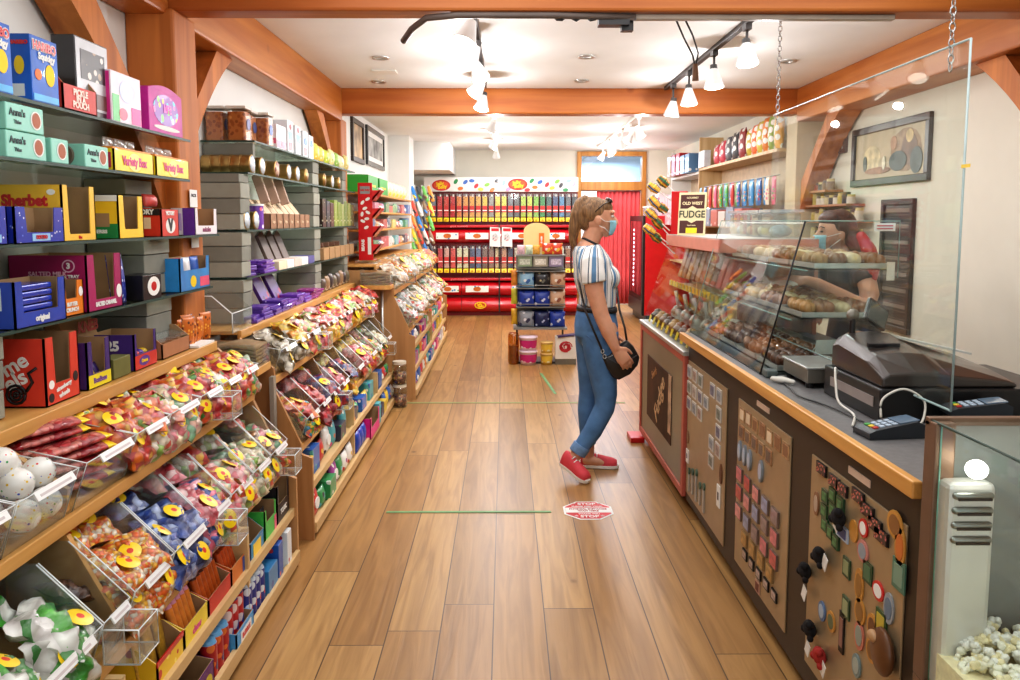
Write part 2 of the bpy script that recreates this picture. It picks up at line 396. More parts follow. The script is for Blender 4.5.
# ---- timber frame
def beam(nm, x0, x1, y0, y1, z0, z1, m): return struct(MB().box(x0, x1, y0, y1, z0, z1).build(nm, m, bevel=.012))
beam('trim_4', XL, XR, 3.38, 3.52, 2.385, ZC, W_BEAM_X)
beam('trim_5', XL, XR, 6.88, 7.06, 2.425, ZC, W_BEAM_X)
for i, (y0, y1) in enumerate(((-1.6, 3.38), (3.52, 6.88))):
    beam('trim_%d' % (6+i), XL, -1.39, y0, y1, 2.36, ZC, W_BEAM_Y)
    beam('trim_%d' % (8+i), 2.5, XR, y0, y1, 2.36, ZC, W_BEAM_Y)
for i, (x0, x1, y) in enumerate(((XL, -1.36, 3.34), (XL, -1.40, 6.86), (2.52, XR, 3.34))):
    struct(MB().box(x0, x1, y, y+.24, 0, 2.385).build('trim_%d' % (10+i), W_POST, bevel=.012))
def brace(i, x0, x1, ypost, sgn, wid=.62, hgt=.66):
    """curved knee brace from a post up to the beam along the wall"""
    pts = []
    for k in range(11):
        t = k/10*PI/2; q = k/10
        pts.append((ypost+sgn*wid*(.3*(1-math.cos(t))+.7*q), 2.36-hgt+hgt*(.3*math.sin(t)+.7*q)))
    pts += [(ypost+sgn*wid*.68, 2.36), (ypost, 2.36-hgt*.68)]
    struct(MB().prism(pts, 'x', x0, x1).build('trim_%d' % i, W_POST, bevel=.008))
brace(13, XL+.02, -1.42, 3.34, -1, .85, .85); brace(14, XL+.02, -1.44, 3.58, 1, .7, .7); brace(15, XL+.02, -1.44, 6.86, -1, .7, .7)
brace(16, 2.56, XR-.02, 3.58, 1, .8, .8); brace(17, 2.56, XR-.02, 6.88, -1, .75, .75)

# ---- things on the ceiling
def recessed(x, y, where):
    t = empty('recessed_light', (x, y, ZC-.012), 'round recessed ceiling light '+where, 'ceiling light', 'recessed lights in the front ceiling')
    MB().lathe([(.035, .012), (.036, .0), (.058, .0), (.06, .012)], (x, y, ZC-.012), 20, caps=False).build('trim_ring', STEEL, t)
    MB().lathe([(.0005, .011), (.036, .011)], (x, y, ZC-.012), 20, caps=False).build('lamp_face', mat((60,52,44), .3, var=0), t)
for (px_, y_, w) in ((-.80, 4.05, 'nearest the front left beam'), (-.86, 5.6, 'second along the left side'), (-1.02, 6.55, 'farthest along the left side'), (.475, 4.25, 'nearest on the right of centre'), (.56, 5.55, 'second on the right of centre'), (.62, 6.5, 'farthest on the right of centre'), (1.88, 4.42, 'closest to the right wall beam'), (2.0, 5.7, 'second along the right beam')):
    recessed(px_, y_, w)
lab(MB().box(-1.0, -.82, 6.05, 6.2, ZC-.01, ZC).build('ceiling_vent', WHITE), 'small white vent plate on ceiling before the middle beam', 'vent')
LAMP = mat((255,250,238), .4, var=0, emis=6)
def track(x, y0, y1, label, dark):
    t = MB().box(x-.018, x+.018, y0, y1, ZC-.03, ZC).build('light_track', mat((60,56,54), .5, var=.02) if dark else WHITE, bevel=.003)
    return lab(t, label, 'track')
def spot(x, y, z, aim, label, dark, grp, big=1.0, on=True):
    """track spotlight: arm, cone shade, glowing bulb face"""
    t = empty('spotlight', (x, y, ZC-.03), label, 'spotlight', grp)
    mm = mat((58,54,52), .5, var=.02) if dark else WHITE
    d = Vector(aim).normalized(); c = Vector((x, y, z))
    b = MB(); b.tube([(x, y, ZC-.03), (x, y, z+.05), c-d*.02], .008, 8); b.obox((x, y, ZC-.045), (.035, .07, .03)); b.cyl(c-d*.055, c-d*.02, .022, .026, 14)
    b.build('bracket', mm, t)
    s = MB(); R = []
    s.cyl(c-d*.03, c+d*.075*big, .024, .055*big, 20)
    s.build('shade', mat((206,204,200), .35, var=0), t)
    f = MB(); f.cyl(c+d*.075*big, c+d*.079*big, .05*big, .046*big, 20); f.build('bulb', LAMP if on else WHITE, t)
    return c+d*.1
track(-.17, 3.75, 6.7, 'dark lighting track left of centre on the front ceiling', True)
SPOTS = []
for i, (y, z, a) in enumerate(((3.95, 2.46, (-.35,-.2,-1)), (4.5, 2.46, (-.5,.1,-1)), (5.0, 2.46, (.3,-.5,-1)), (5.6, 2.45, (-.7,-.3,-1)), (6.3, 2.46, (-.2,-.3,-1)))):
    SPOTS.append(spot(-.17, y, z, a, 'white cone spotlight, %s from the front on the left front track' % ORDS[i], True, 'spotlights on the left front track', 1.1))
track(1.36, 3.8, 6.8, 'dark lighting track right of centre on the front ceiling', True)
for i, (y, z, a) in enumerate(((4.55, 2.48, (.05,-.15,-1)), (5.25, 2.47, (.02,-.1,-1)), (5.95, 2.46, (.02,-.1,-1)), (6.5, 2.45, (-.1,.2,-1)))):
    SPOTS.append(spot(1.36, y, z, a, 'white cone spotlight, %s from the front on the right front track' % ORDS[i], True, 'spotlights on the right front track', 1.2))
track(-.12, 7.5, 11.5, 'white lighting track left of centre on the back ceiling', False)
for i, y in enumerate((7.9, 8.8, 9.8, 11.2)):
    SPOTS.append(spot(-.12, y, 2.46, ((-.4, .4, -1), (.5, .5, -1), (-.5, .6, -1), (0, .7, -1))[i], 'white spotlight, %s from the front on the left back track' % ORDS[i], False, 'spotlights on the left back track', 1.0))
track(1.42, 8.0, 12.2, 'white lighting track right of centre on the back ceiling', False)
for i, y in enumerate((8.5, 9.1, 9.7, 10.3, 10.9, 11.6)):
    SPOTS.append(spot(1.42, y, 2.46, ((.5, .2, -1), (-.5, .3, -1))[i % 2], 'white spotlight, %s from the front on the right back track' % ORDS[i], False, 'spotlights on the right back track', 1.0))
sp = empty('sprinkler_head', (.52, 7.6, ZC-.1), 'small fire sprinkler hanging just behind the middle beam', 'sprinkler')
MB().cyl((.52, 7.6, ZC-.06), (.52, 7.6, ZC), .012, .018, 10).build('pipe', BLACK, sp)
MB().cyl((.52, 7.6, ZC-.085), (.52, 7.6, ZC-.06), .01, .012, 10).lathe([(.001, -.015), (.03, -.012), (.03, -.008)], (.52, 7.6, ZC-.08), 12).build('nozzle', STEEL, sp)
# conduit along the front beam
cd = empty('cable_conduit', (-.3, 3.42, 2.33), 'grey curved cable conduit running under the front beam', 'conduit')
MB().tube([(-.45, 3.6, 2.31), (-.40, 3.5, 2.34), (-.33, 3.42, 2.365), (-.2, 3.40, 2.372), (.2, 3.40, 2.372), (.55, 3.42, 2.37)], .014, 10).build('pipe', mat((104,92,86), .5), cd)
w_ = MB().obox((.46, 3.44, 2.36), (.13, .06, .045)).obox((.52, 3.46, 2.345), (.05, .04, .05)).tube([(.2+.02*i, 3.42+.01*math.sin(i*2.2), 2.365+.012*math.cos(i*1.9)) for i in range(12)], .006, 6)
lab(w_.build('junction_box', DKGREY), 'dark junction box with coiled cable under the front beam', 'electrical box')
lab(MB().obox((1.05, 3.44, 2.373), (1.2, .035, .022)).build('light_strip', mat((176,164,150), .4), bevel=.004), 'slim pale strip light fixed under front beam', 'light')
cb = empty('hanging_plug', (.85, 3.5, 2.2), 'pair of thin cables with a brown plug hanging from front beam', 'cable')
MB().tube([(.74, 3.5, 2.375), (.80, 3.62, 2.33), (.86, 3.7, 2.27), (.875, 3.72, 2.23)], .004, 6).tube([(.78, 3.5, 2.375), (.84, 3.62, 2.34), (.885, 3.7, 2.28), (.88, 3.72, 2.23)], .004, 6).build('wire', DKGREY, cb)
MB().cyl((.877, 3.72, 2.235), (.88, 3.72, 2.16), .012, .016, 10).build('plug', mat((110,76,48), .5), cb)

# ---- floor markings
TAPE = mat((116,160,110), .6, var=.08)
lab(MB().box(-.62, .24, 3.99, 4.012, .001, .003).build('floor_tape', TAPE), 'green floor tape line leading to the red octagon sticker', 'floor tape')
lab(MB().box(-.85, 1.0, 6.46, 6.49, .001, .003).build('floor_tape', mat((150,162,110), .6, var=.08)), 'faded green tape line across the aisle behind the woman', 'floor tape')
lab(MB().add([(.43, 6.8, .003), (.455, 6.8, .003), (.37, 7.75, .003), (.34, 7.75, .003)], [(0, 1, 2, 3)]).build('floor_tape', TAPE), 'short slanted green tape strip before the display stand', 'floor tape')
def octagon():
    c = (.435, 4.02)
    t = empty('floor_sticker', (c[0], c[1], 0), 'red and white octagon stop sticker on the plank floor', 'floor sticker')
    def oc(r): return [(c[0]+r*math.cos(PI/8+k*PI/4), c[1]+r*math.sin(PI/8+k*PI/4)) for k in range(8)]
    MB().prism(oc(.139), 'z', .001, .002).build('border', PAPER, t)
    MB().prism(oc(.127), 'z', .002, .003).build('red_face', mat((204,52,56), .5, var=.05), t)
    MB().box(c[0]-.117, c[0]+.117, c[1]-.035, c[1]+.035, .003, .0036).build('white_band', PAPER, t)
    wt = PAPER; rd = mat((178,70,70), .5, var=0)
    txt('* STOP *', .04, wt, t, (c[0], c[1]+.088, .0035), UP, .0012)
    txt('* STOP *', .04, wt, t, (c[0], c[1]-.09, .0035), UP, .0012)
    txt('PLEASE KEEP YOUR', .019, wt, t, (c[0], c[1]+.052, .0035), UP, .0006)
    txt('PHYSICAL DISTANCE', .021, rd, t, (c[0], c[1]+.012, .0045), UP, .0006)
    txt('WAIT HERE', .021, rd, t, (c[0], c[1]-.015, .0045), UP, .0006)
    txt('THANK YOU', .019, wt, t, (c[0], c[1]-.055, .0035), UP, .0006)
octagon()
# ------------------------------------------------------------------ left side: stepped sweet stands
LIPH = .035
class Stand: pass
def stand(y0, y1, dx, dz, word, bx=None, dividers=(), uprights=(), nshelf=1):
    """wooden stepped sweet stand: ledge, two sloping bin tiers, open shelves below"""
    S = Stand(); S.y0, S.y1, S.word = y0, y1, word
    S.L = (-1.23+dx, 1.005+dz); S.a = (-1.08+dx, .75+dz); S.b = (-.965+dx, .42+dz); S.base = bx if bx is not None else -.90+dx
    bk = -1.53
    t = empty('sweet_stand', (-1.25, (y0+y1)/2, 0), 'long wooden stepped sweet stand with bins, %s along the left wall' % word, 'display stand', 'wooden sweet stands'); S.t = t
    MB().box(bk, S.L[0]-.02, y0, y1, S.L[1]-.02, S.L[1]-.002).box(S.L[0]-.02, S.L[0], y0, y1, S.L[1]-.04, S.L[1]).build('ledge', W_SHELF, t, .003)
    for (x, z), back in ((S.a, -1.36+dx), (S.b, -1.28+dx)):
        MB().box(x-.018, x, y0, y1, z, z+LIPH).build('lip_strip', W_SHELF, t, .003)
        MB().prism([(x-.018, z+.004), (x-.018, z+.018), (back, z+.075), (back, z+.06)], 'y', y0+.01, y1-.01).build('tier_board', W_SHELF, t)
    MB().box(bk, bk+.015, y0, y1, 0, S.L[1]-.02).build('back_panel', W_PANEL, t)
    for k, zz in enumerate([.255+dz*.6] if nshelf == 1 else [.24, .43]):
        xs = S.base-.02 if k == 0 else S.base-.03
        MB().box(bk+.02, xs-.018, y0, y1, zz-.016, zz).box(xs-.018, xs, y0, y1, zz-.022, zz+.014).build('shelf', W_LIGHT, t)
    MB().box(bk+.02, S.base-.018, y0, y1, .05, .066).box(S.base-.018, S.base, y0, y1, .03, .08).box(S.base-.06, S.base-.045, y0, y1, 0, .05).build('bottom_board', W_LIGHT, t)
    prof = [(bk, 0), (S.base-.01, 0), (S.base-.01, S.b[1]-.02), (S.b[0]+.004, S.b[1]), (S.b[0]+.004, S.b[1]+.05), (S.b[0]-.005, S.b[1]+.07), (S.a[0]-.005, S.a[1]-.005), (S.a[0]+.003, S.a[1]+.045), (S.a[0], S.a[1]+.08), (S.L[0]-.005, S.L[1]-.03), (S.L[0]-.005, S.L[1]-.045), (bk, S.L[1]-.045)]
    for y in (y0-.02, y1): MB().prism(prof, 'y', y, y+.02).build('end_panel', W_PANEL, t, .002)
    for tier, y in dividers:
        if tier == 2: p = [(-1.25+dx, S.b[1]+.08), (S.b[0]-.019, S.b[1]+.04), (S.b[0]-.012, S.b[1]+.10), (S.a[0]-.012, S.a[1]-.012), (-1.25+dx, S.a[1]-.012)]
        else: p = [(-1.35+dx, S.a[1]+.09), (S.a[0]-.019, S.a[1]+.04), (S.a[0]-.012, S.a[1]+.10), (S.L[0]-.02, S.L[1]-.045), (-1.35+dx, S.L[1]-.045)]
        MB().prism(p, 'y', y-.008, y+.008).build('divider', W_SHELF, t, .002)
    for y in uprights: MB().prism([(bk+.02, .08), (S.base-.024, .08), (S.base-.024, S.b[1]+.0), (bk+.02, S.b[1]+.0)], 'y', y-.01, y+.01).build('upright', W_LIGHT, t)
    return S
def bin_(S, tier, y0, y1, label, strip=True, scoop=None):
    """clear acrylic bin: floor, sides and tilted front, price strip on the front edge"""
    if tier == 1: (x, z), back, top = S.a, S.L[0]-.10, S.L[1]-.06
    else: (x, z), back, top = S.b, S.a[0]-.16, S.a[1]-.02
    x -= .02; z += .022
    t = empty('acrylic_bin', (x-.08, (y0+y1)/2, z), label, 'sweet bin', 'clear sweet bins')
    h = .138
    side = [(back, z+.045), (x-.003, z+.004), (x+.044, z+h), (x-.10, top-.004), (back, top-.004)]
    b = MB()
    for y in (y0+.002, y1-.005): b.prism(side, 'y', y, y+.003)
    b.prism([(x-.003, z+.002), (x, z+.002), (x+.048, z+h), (x+.045, z+h)], 'y', y0+.006, y1-.006)
    for y in (y0+.002, y1-.006):
        b.tube([(x-.001, y+.002, z+.004), (x+.046, y+.002, z+h), (x-.10, y+.002, top-.004)], .0019, 5, 1)
    b.tube([(x+.046, y0+.004, z+h), (x+.046, y1-.004, z+h)], .0019, 5, 1)
    b.build('bin_body', [ACR, ACR_EDGE], t)
    if strip:
        w = (y1-y0)*.62; ym = y0+(y1-y0)*.55
        s = MB().obox((x+.05, ym, z+h-.008), (.004, w, .023), (0, -.5, 0))
        s.obox((x+.0525, ym, z+h-.009), (.002, w*.8, .006), (0, -.5, 0), 1)
        s.build('price_strip', [mat((240,240,238), .3, coat=.4, var=0), mat((206,196,196), .6, var=0)], t)
    if scoop is not None:
        ys = scoop; w, d, hh = .1, .085, .085; x1 = x+.04; zc = z+.035
        q = MB()
        q.box(x1, x1+d, ys, ys+w, zc, zc+.003).box(x1, x1+d, ys, ys+w, zc+hh-.003, zc+hh).box(x1+d-.003, x1+d, ys, ys+w, zc, zc+hh).box(x1, x1+.002, ys, ys+w, zc, zc+hh)
        for yy in (ys, ys+w):
            q.tube([(x1, yy, zc), (x1+d, yy, zc), (x1+d, yy, zc+hh), (x1, yy, zc+hh), (x1, yy, zc)], .0026, 5, 1)
        for zz in (zc, zc+hh): q.tube([(x1+d, ys, zz), (x1+d, ys+w, zz)], .002, 5, 1)
        q.build('scoop_holder', [ACR, ACR_EDGE], t)
    return t
# ---- bags of sweets
C = dict(
 red=[(196,24,34),(224,60,48),(150,16,26),(240,120,100)], redgreen=[(206,40,40),(80,150,60),(236,196,80),(226,90,50)],
 orange=[(238,120,36),(224,70,40),(250,196,80),(210,60,60)], corn=[(252,196,70),(244,140,40),(255,244,220),(240,110,36)],
 blue=[(60,90,170),(90,120,190),(160,180,220),(50,70,140)], greenwhite=[(240,244,236),(90,200,70),(250,250,246),(60,160,60)],
 gummy=[(240,150,120),(250,210,140),(150,190,90),(230,90,80),(250,240,220)], pastel=[(244,190,190),(250,230,190),(200,220,190),(240,140,150)],
 greenpink=[(130,180,140),(230,140,150),(190,210,180),(240,200,180)], choc=[(84,52,36),(110,70,48),(60,36,26),(140,96,64)],
 silver=[(214,206,186),(180,170,150),(236,230,214),(150,140,116)], pinkred=[(236,150,160),(214,70,90),(248,210,210),(226,110,120)],
 yellow=[(250,214,70),(244,190,40),(255,238,150),(240,160,50)], darkred=[(150,20,36),(190,30,46),(110,14,26),(210,60,70)],
 bluered=[(50,60,120),(180,40,60),(80,90,150),(120,30,60)], rainbow=[(240,120,30),(40,140,170),(240,200,40),(210,50,50),(60,150,70)],
 cream=[(250,240,220),(244,220,190),(255,250,240),(236,200,160)], whitered=[(250,244,236),(240,236,226),(224,90,70),(252,250,246)],
 brownmix=[(150,100,60),(190,140,90),(110,70,40),(210,170,110)], pinkblue=[(240,120,150),(90,120,190),(250,180,190),(70,100,180)],
 clearmix=[(226,214,180),(200,186,150),(180,200,160),(240,230,200)])
WORDS = dict(red='red gums', redgreen='red-green gums', orange='orange gums', corn='candy corn', blue='blue sweets', greenwhite='green white mints', gummy='mixed gums', pastel='pastel sweets', greenpink='green pink gums', choc='dark chocolates', silver='pale toffees', pinkred='pink sweets', yellow='yellow gums', darkred='dark-red sweets', bluered='blue-red sweets', rainbow='rainbow chocolates', cream='cream sweets', whitered='white-red sweets', brownmix='brown nuts', pinkblue='pink-blue sweets', clearmix='pale drops')
STICK = [YEL, mat((220,60,30), .4, var=0)]
BAGM = {}
def bag_mesh(kind, var, sc):
    key = (kind, var, sc)
    if key in BAGM: return BAGM[key]
    r = random.Random(var*31+5); l, w, h = .15*sc, .125*sc, .058*sc
    nu, nv = 12, 10; b = MB()
    ph = [r.uniform(0, 6) for _ in range(6)]
    def P(i, j, top):
        u, v = i/nu*2-1, j/nv*2-1
        e = max(0, (1-abs(u)**3.2))*max(0, (1-abs(v)**3.2))
        n = .012*sc*(math.sin(u*5+ph[0])*math.cos(v*6+ph[1])+.6*math.sin(u*11+ph[2]+v*7))*(e**.5)
        x, y = u*l/2*(1+.05*math.sin(v*4+ph[3])), v*w/2*(1+.05*math.sin(u*4+ph[4]))
        z = (h/2*e**.55+n) if top else -h/2*e**.55+n*.3
        z += .006*sc*math.sin(u*9+ph[5])*(1-e)
        return (x, y, z+h/2)
    vs = [P(i, j, True) for j in range(nv+1) for i in range(nu+1)]+[P(i, j, False) for j in range(nv+1) for i in range(nu+1)]
    k = (nu+1)*(nv+1); fs = []
    for j in range(nv):
        for i in range(nu):
            q = (j*(nu+1)+i, j*(nu+1)+i+1, (j+1)*(nu+1)+i+1, (j+1)*(nu+1)+i); fs.append(q); fs.append(tuple(x+k for x in q[::-1]))
    b.add(vs, fs, 0, True)
    scl = {'corn': 75, 'greenwhite': 26, 'rainbow': 60, 'brownmix': 60, 'silver': 34}.get(kind, 38)
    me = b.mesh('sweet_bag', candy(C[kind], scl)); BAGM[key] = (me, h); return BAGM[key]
STM = None
def sticker_mesh():
    global STM
    if STM: return STM
    b = MB(); R = .027
    ring = lambda r, z: [(r*math.cos(2*PI*k/16), r*math.sin(2*PI*k/16), z-7*r*r*.3) for k in range(16)]
    b.rings([ring(R, 0), ring(R*.62, .001), ring(R*.3, .0014)], 0, True, False); b.rings([ring(R*.3, .0014), ring(R*.02, .0016)], 1, True, False)
    STM = b.mesh('round_sticker', STICK); return STM
NBAG = [0]
def bag(kind, loc, rot, label, group, sc=1.0, sticker=True):
    me, h = bag_mesh(kind, rnd.randrange(3), sc)
    o = bpy.data.objects.new('sweet_bag', me); COL.objects.link(o); o.location = loc; o.rotation_euler = rot
    lab(o, label, 'bag of sweets', group); ORG[o] = (0, 0, 0); NBAG[0] += 1
    if sticker:
        s = bpy.data.objects.new('round_sticker', sticker_mesh()); COL.objects.link(s); s.parent = o; ORG[s] = (0,0,0)
        s.location = (rnd.uniform(-.02, .03)*sc, rnd.uniform(-.025, .025)*sc, h*1.06+.004); s.rotation_euler = (rnd.uniform(-.12, .12), rnd.uniform(-.12, .12), 0); s.scale = (sc,)*3
    return o
def fill(S, tier, y0, y1, kinds, where, n=(2, 2, 2), sc=1.0, lift=0.0):
    """bags heaped in a bin: n = (at the front glass, front of the heap, back of the heap)"""
    if tier == 1: (x, z) = S.a; back = S.L[0]-.03; ztop = S.L[1]-.10
    else: (x, z) = S.b; back = S.a[0]-.10; ztop = S.a[1]-.10
    w = y1-y0; ki = 0
    def ys(k, m): return y0+w*(k+.5)/m
    sides = {1: ('',), 2: ('near ', 'far '), 3: ('near ', 'middle ', 'far ')}
    for row, m in zip(('low', 'front', 'back'), n):
        for k in range(m):
            kind = kinds[ki % len(kinds)]; ki += 1
            lb = 'bag of %s, %s%s %s' % (WORDS[kind], sides[m][k], row, where)
            j = lambda a: rnd.uniform(-a, a)
            if row == 'low': loc, rot = (x-.044+j(.004), ys(k, m)+j(.008), z+.10+j(.012)), (j(.25), 1.12+j(.1), j(.3))
            elif row == 'front': loc, rot = (x-.068+j(.012), ys(k, m)+j(.012), z+.132+lift+j(.01)), (j(.2), .5+j(.15), j(.6))
            else: loc, rot = (back-.01+j(.015), ys(k, m)+j(.012), ztop+lift+j(.008)-.02), (j(.2), .42+j(.15), j(.6))
            bag(kind, loc, rot, lb, None, sc*rnd.uniform(.93, 1.05), True)
def bins(S, tier, ys, kinds, n, scoops=(), sc=1.0, tn='', lift=0.0):
    for i in range(len(ys)-1):
        y0, y1 = ys[i], ys[i+1]
        tw = 'upper' if tier == 1 else 'lower'
        ws = {'nearest': 'nearest', 'second': 'middle', 'farthest': 'farthest'}[S.word]
        sco = y0+(y1-y0)*.35 if i in scoops else None
        bin_(S, tier, y0, y1, 'clear acrylic bin, %s from the near end of the %s tier on the %s stand' % (ORDS[i], tw, ws), True, sco)
        k = kinds[i]
        if k: fill(S, tier, y0, y1, k if isinstance(k, (list, tuple)) else [k], 'of the %s %s bin on the %s stand' % (ORDS[i], tw, ws), n, sc, lift)
S1 = stand(1.15, 3.35, 0, 0, 'nearest', dividers=[(1, 1.93), (2, 1.915)], uprights=[1.82, 2.75])
S2 = stand(3.66, 6.5, 0, 0, 'second', dividers=[(2, 4.95), (2, 4.45), (1, 5.1)], uprights=[4.75, 5.65])
S3 = stand(6.62, 10.25, .15, .14, 'farthest', dividers=[(2, 8.4), (1, 8.6)], uprights=[8.3], nshelf=2)
# nearest stand, upper tier: jawbreakers, liquorice packs, then bags
bins(S1, 1, [1.40, 1.66, 1.915], [None, None], (0, 0, 0))
for i, (y0, y1, k, n) in enumerate([(1.945, 2.22, None, None), (2.22, 2.45, ['orange', 'gummy', 'orange'], (2, 2, 2)), (2.45, 2.70, ['pastel', 'greenpink', 'gummy'], (2, 2, 2)), (2.70, 2.92, ['redgreen', 'red', 'orange'], (2, 2, 2)), (2.92, 3.13, ['orange', 'redgreen', 'gummy'], (2, 2, 2)), (3.13, 3.34, ['redgreen', 'greenpink', 'orange'], (2, 2, 2))]):
    bin_(S1, 1, y0, y1, 'clear acrylic bin, %s from the near end of the upper tier on the nearest stand' % ORDS[i+2], True, 2.78 if i == 3 else None)
    if k: fill(S1, 1, y0, y1, k, 'of the %s upper bin on the nearest stand' % ORDS[i+2], n, 1.12, .008)
for i, (y0, y1, k, n) in enumerate([(1.42, 1.77, ['greenwhite', 'greenwhite', 'greenwhite'], (2, 2, 2)), (1.77, 1.905, None, None), (1.925, 2.17, ['corn', 'corn', 'corn'], (2, 2, 2)), (2.17, 2.42, ['blue', 'blue', 'blue'], (2, 2, 1)), (2.42, 2.64, ['pinkblue', 'gummy', 'pinkred'], (2, 2, 2)), (2.64, 2.88, ['pastel', 'gummy', 'orange'], (2, 2, 2)), (2.88, 3.1, ['clearmix', 'gummy', 'greenpink'], (2, 2, 1)), (3.1, 3.34, ['greenpink', 'redgreen', 'brownmix'], (2, 2, 1))]):
    bin_(S1, 2, y0, y1, 'clear acrylic bin, %s from the near end of the lower tier on the nearest stand' % ORDS[i], True, {1: 1.775, 4: 2.46, 7: 3.16}.get(i))
    if k: fill(S1, 2, y0, y1, k, 'of the %s lower bin on the nearest stand' % ORDS[i], n, 1.16, .014)
for k, (dx, dy) in enumerate([(-.10, .05), (-.13, .10)]):
    bag('choc', (S1.b[0]+dx, 1.78+dy, .53+.05*k), (0, .4, k), 'small bag of dark chocolates, %s in the near-empty lower bin' % ('front' if k == 0 else 'back'), None, .75, False)
# big speckled jawbreakers
JB = speck((236,234,228), [(60,90,200), (220,60,60), (60,160,90), (240,200,40)], 70, .2, .3, .5)
jm = MB().ell((0, 0, .04), (.04, .04, .04), 0, 20, 12).mesh('jawbreaker', JB); jr = MB().ell((0, 0, .04), (.04, .04, .04), 0, 20, 12).mesh('jawbreaker', mat((214,44,48), .2, coat=.6)); jb_ = MB().ell((0, 0, .04), (.04, .04, .04), 0, 20, 12).mesh('jawbreaker', speck((40,90,200), [(240,240,250), (90,160,240)], 60, .3, .2, .6))
def jaw(x, y, z, me, label, s=1.0):
    o = bpy.data.objects.new('jawbreaker', me); COL.objects.link(o); o.location = (x, y, z); o.rotation_euler = (rnd.uniform(0, 3), 0, rnd.uniform(0, 3)); o.scale = (s,)*3
    # keep the base under the ball whatever its turn
    o.location = Vector((x, y, z+.04*s))-o.rotation_euler.to_matrix()@Vector((0, 0, .04*s))
    lab(o, label, 'jawbreaker', 'jawbreakers in the nearest upper bins')
n_ = 0
for lay, (zz, xs) in enumerate(((.80, (-1.115, -1.195)), (.862, (-1.15, -1.225)), (.912, (-1.185,)))):
    for r_, x in enumerate(xs):
        for k in range(2 if lay < 2 else 1):
            y = 1.775+.088*k+(.04 if lay else 0)+(.0 if r_ == 0 else -.012)
            jaw(x, y, zz+.012*r_, jm, 'white speckled jawbreaker, %s in %s row of the %s layer by the wooden divider' % ('nearer' if k == 0 else 'farther', 'front' if r_ == 0 else 'back', ('bottom', 'middle', 'top')[lay]), .97)
jaw(-1.155, 1.60, .80, jr, 'red jawbreaker behind the clear front of the first upper bin'); jaw(-1.16, 1.50, .80, jr, 'red jawbreaker at near edge of the first upper bin')
jaw(-1.19, 1.585, .885, jb_, 'blue patterned jawbreaker on top of the red ones', .9); jaw(-1.25, 1.50, .83, jm, 'white speckled jawbreaker behind the red ones, near side'); jaw(-1.25, 1.61, .84, jm, 'white speckled jawbreaker behind the red ones, far side')
# red liquorice packs with yellow ends
def pack_mesh(l, w, h, mi_tip):
    b = MB(); R = []
    for t in (-1, -.92, -.75, -.4, 0, .4, .75, .92, 1):
        e = max(.14, (1-abs(t)**6)); R.append([(w/2*math.cos(2*PI*k/10)*(.85+.15*e), t*l/2, h/2+h/2*math.sin(2*PI*k/10)*e) for k in range(10)])
    b.rings(R[:7], 0, True, False); b.rings(R[6:], 1, True, False); b.add(R[0], [list(range(10))], 0); b.add(R[-1], [list(range(10))], 1)
    return b
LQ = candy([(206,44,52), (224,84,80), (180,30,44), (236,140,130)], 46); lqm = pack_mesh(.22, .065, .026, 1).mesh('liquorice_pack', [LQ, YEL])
for row in range(2):
    for k in range(5 if row == 0 else 6):
        o = bpy.data.objects.new('liquorice_pack', lqm); COL.objects.link(o)
        o.location = (S1.a[0]-.085-.07*row, 2.085+rnd.uniform(-.004, .006), .80+row*.02+.0265*k); o.rotation_euler = (rnd.uniform(-.05, .05), .1, -.42+rnd.uniform(-.12, .12))
        lab(o, 'red liquorice pack with yellow end, %s from bottom of the %s pile, third upper bin' % (ORDS[k], 'front' if row == 0 else 'back'), 'pack of sweets', 'liquorice packs in the third upper bin')
# middle stand
ysA = [3.68, 3.98, 4.24, 4.48, 4.72, 4.96, 5.2, 5.44, 5.68, 5.92, 6.18, 6.48]
bins(S2, 1, ysA, [['silver'], ['silver', 'yellow'], ['gummy', 'pastel', 'silver'], ['pinkred', 'gummy', 'yellow'], ['yellow', 'pinkred', 'gummy'], ['gummy', 'orange'], ['pastel', 'pinkred'], ['yellow', 'gummy', 'greenpink'], ['yellow', 'orange'], ['pinkred', 'clearmix'], ['pinkred', 'red']], (1, 1, 1), scoops=(2, 8), sc=1.25, lift=.012)
ysB = [3.68, 3.94, 4.20, 4.44, 4.70, 4.94, 5.2, 5.46, 5.72, 5.98, 6.24, 6.48]
bins(S2, 2, ysB, [['rainbow', 'orange', 'darkred'], ['darkred', 'red', 'red'], ['darkred', 'bluered', 'red'], ['bluered', 'darkred', 'bluered'], ['yellow', 'bluered', 'yellow'], None, ['gummy', 'pinkred', 'yellow'], ['orange', 'gummy', 'yellow'], ['gummy', 'greenpink', 'redgreen'], ['redgreen', 'clearmix', 'gummy'], None], (1, 1, 1), scoops=(2, 9), sc=1.25, lift=.012)
# farthest stand
ysC = [6.64, 7.06, 7.5, 7.94, 8.4, 8.85, 9.3, 9.75, 10.23]
bins(S3, 1, ysC, [['cream'], ['corn'], ['cream'], ['clearmix'], ['gummy'], ['pastel'], ['yellow'], ['orange']], (0, 1, 1), scoops=(1, 4), sc=1.7)
bins(S3, 2, ysC, [['whitered'], ['whitered'], ['cream'], ['clearmix'], ['gummy'], ['greenpink'], ['pastel'], ['redgreen']], (0, 1, 1), scoops=(0, 3), sc=1.7)
